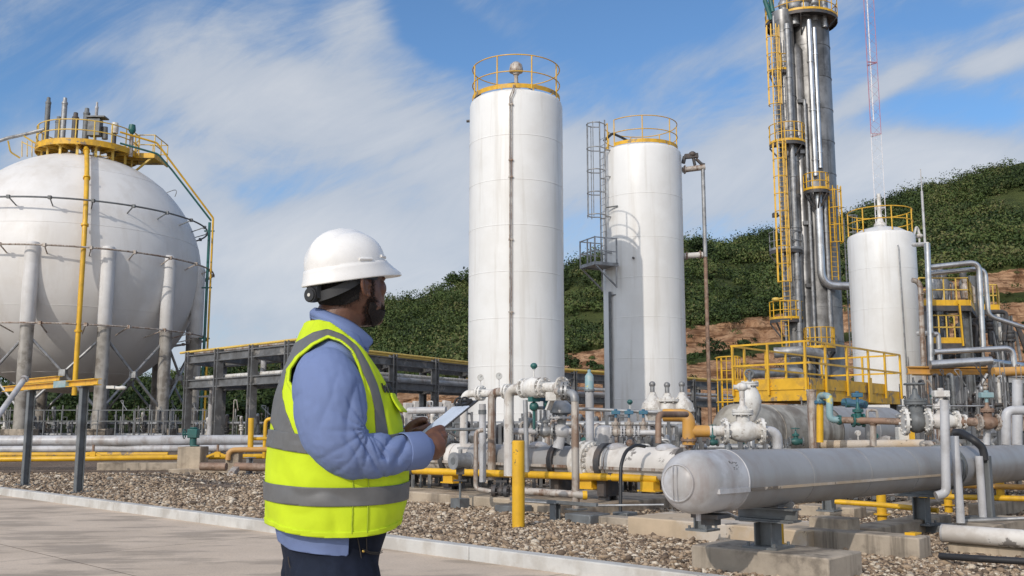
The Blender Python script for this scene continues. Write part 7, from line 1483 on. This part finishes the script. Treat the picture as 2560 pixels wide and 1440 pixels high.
hd = poly_sd(hole, vf, vz_); patch('armhole_binding', np.minimum(.006 - hd, 1), M['vest'], .0025, .004)
patch('hem_binding', (zlo + .010 + .020 * np.cos(vp) ** 2) - vz_, M['vest'], .0025, .004)
M['seam'] = mat('vest_seam', (.36, .46, .02), .8)
# chest pocket flap, lettering
def vpt(z, p, off): f, s = Tsec(z, p, vest_off(z, p) + off); return glob(float(f), float(s), z)
def phi_at(z, f0):
    g_ = np.linspace(rad(20), rad(150), 400); ff_ = np.array([Tsec(z, p, vest_off(z, p))[0] for p in g_]); return float(g_[np.argmin(np.abs(ff_ - f0))])
for px in (877, 915):
    f0 = fz(px, 1250, .21)[0]; z0_, z1_ = zlo + .006, q(px, 1186, .21).z; MB().tube([vpt(z, phi_at(z, f0), .0044) for z in np.linspace(z0_, z1_, 18)], .0017, 6).build('side_seam', M['seam'], vest)
zc1, zc0 = q(962, 985, .1).z, q(962, 1030, .1).z; mb = MB(); vs = []; np_, nz_ = 14, 7
for i in range(nz_):
    for k in range(np_): t = i / (nz_ - 1); vs.append(vpt(zc1 + (zc0 - zc1) * t, rad(14 + 30 * k / (np_ - 1)), .007 + .016 * t * t))
mb.add(vs, [(i * np_ + k, i * np_ + k + 1, (i + 1) * np_ + k + 1, (i + 1) * np_ + k) for i in range(nz_ - 1) for k in range(np_ - 1)]); fo = mb.build('pocket_flap', M['vest'], vest); s = fo.modifiers.new('thickness', 'SOLIDIFY'); s.thickness = .004; s.offset = 0
zt0, zt1 = q(962, 984, .1).z, q(962, 962, .1).z; mb = MB()
def stroke(a0, z0, a1, z1):
    n = 5; pts = [vpt(zt0 + (zt1 - zt0) * (z0 + (z1 - z0) * k / n), rad(a0 + (a1 - a0) * k / n), .006) for k in range(n + 1)]; mb.tube(pts, .0022, 6)
for s_ in ((52, 1, 50, 0), (50, 0, 48, .8), (48, .8, 46, 0), (46, 0, 44, 1), (41, 0, 41, 1), (37, 0, 37, 1), (37, 1, 33, .6), (33, .6, 37, .3)): stroke(*s_)
mb.build('lettering', M['black'], vest)

# ---- jeans and boots
jn = MB(); zj = q(900, 1330, .15).z
hz = np.linspace(.80, zj + .02, 14); jn.add(*(lambda m: (m.v, m.f))(torso_mb(-.012, list(hz), 60)))
fc = float(smooth_tab(.82, 1))
for sg in (1, -1): limb(jn, [(glob(fc - .005, .095 * sg, .84), .125), (glob(fc, .10 * sg, .70), .112), (glob(fc + .01, .105 * sg, .50), .088), (glob(fc + .005, .11 * sg, .30), .074), (glob(fc - .005, .115 * sg, .10), .068), (glob(fc - .005, .115 * sg, .03), .072)], 30, 24)
def jfold(co, nr):
    out = co.copy()
    for i, (c, n) in enumerate(zip(co, nr)): v = Vector(c); out[i] = c + n * (.004 * mnoise.noise(v * 12) + .003 * math.sin(v.z * 70 + 3 * mnoise.noise(v * 6)) * max(0, .5 - abs(v.z - .45)) * 1.5)
    return out
jeans = voxel(jn, 'jeans', .009, M['denim'], person, 4, jfold)
def jp(px, py, s=.19): return q(px, py, s)
def hug(px, py):                                                # a point on the jeans' near side seen at this photo position
    s = .19
    for _ in range(12):
        p = q(px, py, s); f, s0, z = loc(p); cf, d, w = float(smooth_tab(z, 1)), float(smooth_tab(z, 2)) - .008, float(smooth_tab(z, 3)) - .008; x = min(.98, abs((f - cf) / d)); s = w * (1 - x ** 2.35) ** (1 / 2.35)
    return q(px, py, s)
def stitch(pts, name='stitching', m='thread', r=.0013): MB().tube([hug(*p) for p in pts], r, 6).build(name, M[m], jeans)
stitch([(906, 1372), (925, 1380), (945, 1381), (956, 1377)]); stitch([(906, 1376), (925, 1384), (945, 1385), (956, 1381)]); stitch([(894, 1345), (900, 1375), (905, 1405), (908, 1440)]); stitch([(838, 1396), (838, 1440)]); stitch([(720, 1392), (724, 1415), (735, 1440)]); stitch([(916, 1345), (917, 1378)])
MB().ball(hug(908, 1378), .0042, 10, (1, 1, 1)).build('rivet', M['brass'], jeans)
for sg in (1, -1):
    c = glob(fc + .02, .118 * sg, -.06); mb = MB(); prof = []
    for i, (f, w, h) in enumerate(((-.10, .030, .07), (-.085, .042, .10), (-.04, .045, .12), (.02, .046, .115), (.07, .050, .085), (.12, .051, .062), (.16, .045, .05), (.185, .025, .035))):
        mb.v += [tuple(c + pF * f + pR * (w * math.cos(a)) + UZ * max(0, h * math.sin(a))) for a in np.linspace(0, math.pi, 12)] + []
    n = 12; mb.f = [(i * n + k, (i + 1) * n + k, (i + 1) * n + (k + 1) % n, i * n + (k + 1) % n) for i in range(7) for k in range(n)] + [tuple(range(n)), tuple(7 * n + k for k in range(n - 1, -1, -1))]; mb.m = [0] * len(mb.f); mb.n = len(mb.v); mb.build('boot', M['shoe'], person)

# ---- hard hat
hb = .128; hat = MB(); n = 96; rows = []
def visor(p): return .046 * max(0.0, math.cos(p)) ** 1.8
RX, RY, HH = .112, .097, .128
HTILT = rad(8)
def hatp(f, s, z): c_, s_ = math.cos(HTILT), math.sin(HTILT); z2 = z - hb; return hpt(f * c_ - z2 * s_, s, hb + f * s_ + z2 * c_)
def hat_ring(kx, z, vis=0.0, dz=0.0, lift=0.0):
    r = []
    for k in range(n):
        p = 2 * math.pi * k / n; c, s = math.cos(p), math.sin(p); e = 2 / 2.1; x = (RX * kx + visor(p) * vis) * math.copysign(abs(c) ** e, c) - .006; y = RY * kx * math.copysign(abs(s) ** e, s); r.append((x, y, hb + z + dz * max(0, c) ** 2))
    return r
rows = [hat_ring(.985, -.006), hat_ring(1.10, -.010, .95, -.006), hat_ring(1.125, -.008, 1.0, -.006), hat_ring(1.122, -.003, .99, -.004), hat_ring(1.075, .008, .55, .004), hat_ring(1.045, .024, .10, .004), hat_ring(1.035, .030, .0, .004), hat_ring(1.0, .033, 0)]
for t in np.linspace(.04, 1, 26): rows.append(hat_ring(max(.0, (1 - t ** 2.35)) ** .5, .033 + (HH - .033) * t))
vs = []
for r in rows:
    for x, y, z in r:
        rg = .007 * math.exp(-(y / .017) ** 2) * min(1, max(0, (z - hb - .045) / .05)); rg -= .0025 * math.exp(-((abs(y) - .034) / .012) ** 2) * min(1, max(0, (z - hb - .06) / .05)); d = Vector((x, y, (z - hb) * .9)).normalized(); vs.append(hatp(x + d.x * rg, y + d.y * rg, z + d.z * rg))
fs = [(i * n + k, i * n + (k + 1) % n, (i + 1) * n + (k + 1) % n, (i + 1) * n + k) for i in range(len(rows) - 1) for k in range(n)]
hh = thing('hard_hat', '', '', (0, 0, 0)); bpy.data.objects.remove(hh)
hato = MB().add(vs, fs).build('hard_hat', M['hat'], person, ang=50)
for f0, f1, z in ((-.03, .01, .042), (.05, .092, .044)):
    pts = []; mb = MB()
    for k in range(9): x = f0 + (f1 - f0) * k / 8; y = RY * 1.012 * (1 - min(.98, abs((x + .006) / RX)) ** 2.1) ** (1 / 2.1); pts.append(hatp(x, y, hb + z - .004 * k / 8))
    mb.tube(pts, .0042, 8); mb.build('slot_lug', M['hat'], hato)
mb = MB(); vs = []; n2 = 40
for k in range(n2):
    p = rad(70) + rad(220) * k / (n2 - 1); c, s = math.cos(p), math.sin(p); zt = hb + .012 - .056 * min(1, max(0, (-c - .1) / .9)) ** .8; dr = .006
    for (r_, z) in ((0, zt), (0, zt - .026), (.003, zt - .026), (.003, zt)): vs.append(hpt(-.005 + (.100 + dr + r_) * c * .99, (.080 + dr + r_) * s, z))
mb.add(vs, [(4 * i + a, 4 * i + (a + 1) % 4, 4 * (i + 1) + (a + 1) % 4, 4 * (i + 1) + a) for i in range(n2 - 1) for a in range(4)]); band_o = mb.build('headband', M['black'], hato)
c = hpt(-.113, .0, hb - .051); d = -(hF2) + hR * .25; mb = MB(); mb.cyl(c, c + d.normalized() * .018, .021, 24); mb.cyl(c + d.normalized() * .018, c + d.normalized() * .022, .017, 24); mb.box(c + hU * .012, (.05, .014, .045), (hR, hF2, hU)); mb.build('ratchet_knob', M['black'], band_o); MB().cyl(c + d.normalized() * .022, c + d.normalized() * .0232, .005, 10).build('knob_emblem', M['lamp'], band_o)

# ---- clipboard held in the hands
cb = thing('clipboard', 'black clipboard with white paper held in the worker\'s hands', 'clipboard', q(1110, 1070, .05))
N1 = q(1196, 1001, .125); tl = rad(38); dL = -(pF * math.cos(tl) + UZ * math.sin(tl)); dS = -pR; nrm_ = (UZ * math.cos(tl) - pF * math.sin(tl)); CL, CW = .27, .185
c = N1 + dL * CL / 2 + dS * CW / 2; MB().box(c, (CL, CW, .004), (dL, dS, nrm_)).build('board', M['black'], cb, bevel=.0015)
MB().box(c + nrm_ * .0032 + dL * .012, (CL - .035, CW - .014, .0022), (dL, dS, nrm_)).build('paper', M['paper'], cb)
mb = MB(); ct = N1 + dS * CW / 2 + dL * .014; mb.box(ct + nrm_ * .007, (.022, .105, .007), (dL, dS, nrm_)); mb.cyl(ct + nrm_ * .012 - dS * .05, ct + nrm_ * .012 + dS * .05, .0045, 10)
for s_ in (-.03, .03): mb.tube([ct + dS * s_ + nrm_ * .010 + dL * (.006 - .014 * math.cos(a)) + nrm_ * .014 * math.sin(a) for a in np.linspace(0, math.pi, 9)], .003, 8)
mb.build('clip', M['black'], cb)
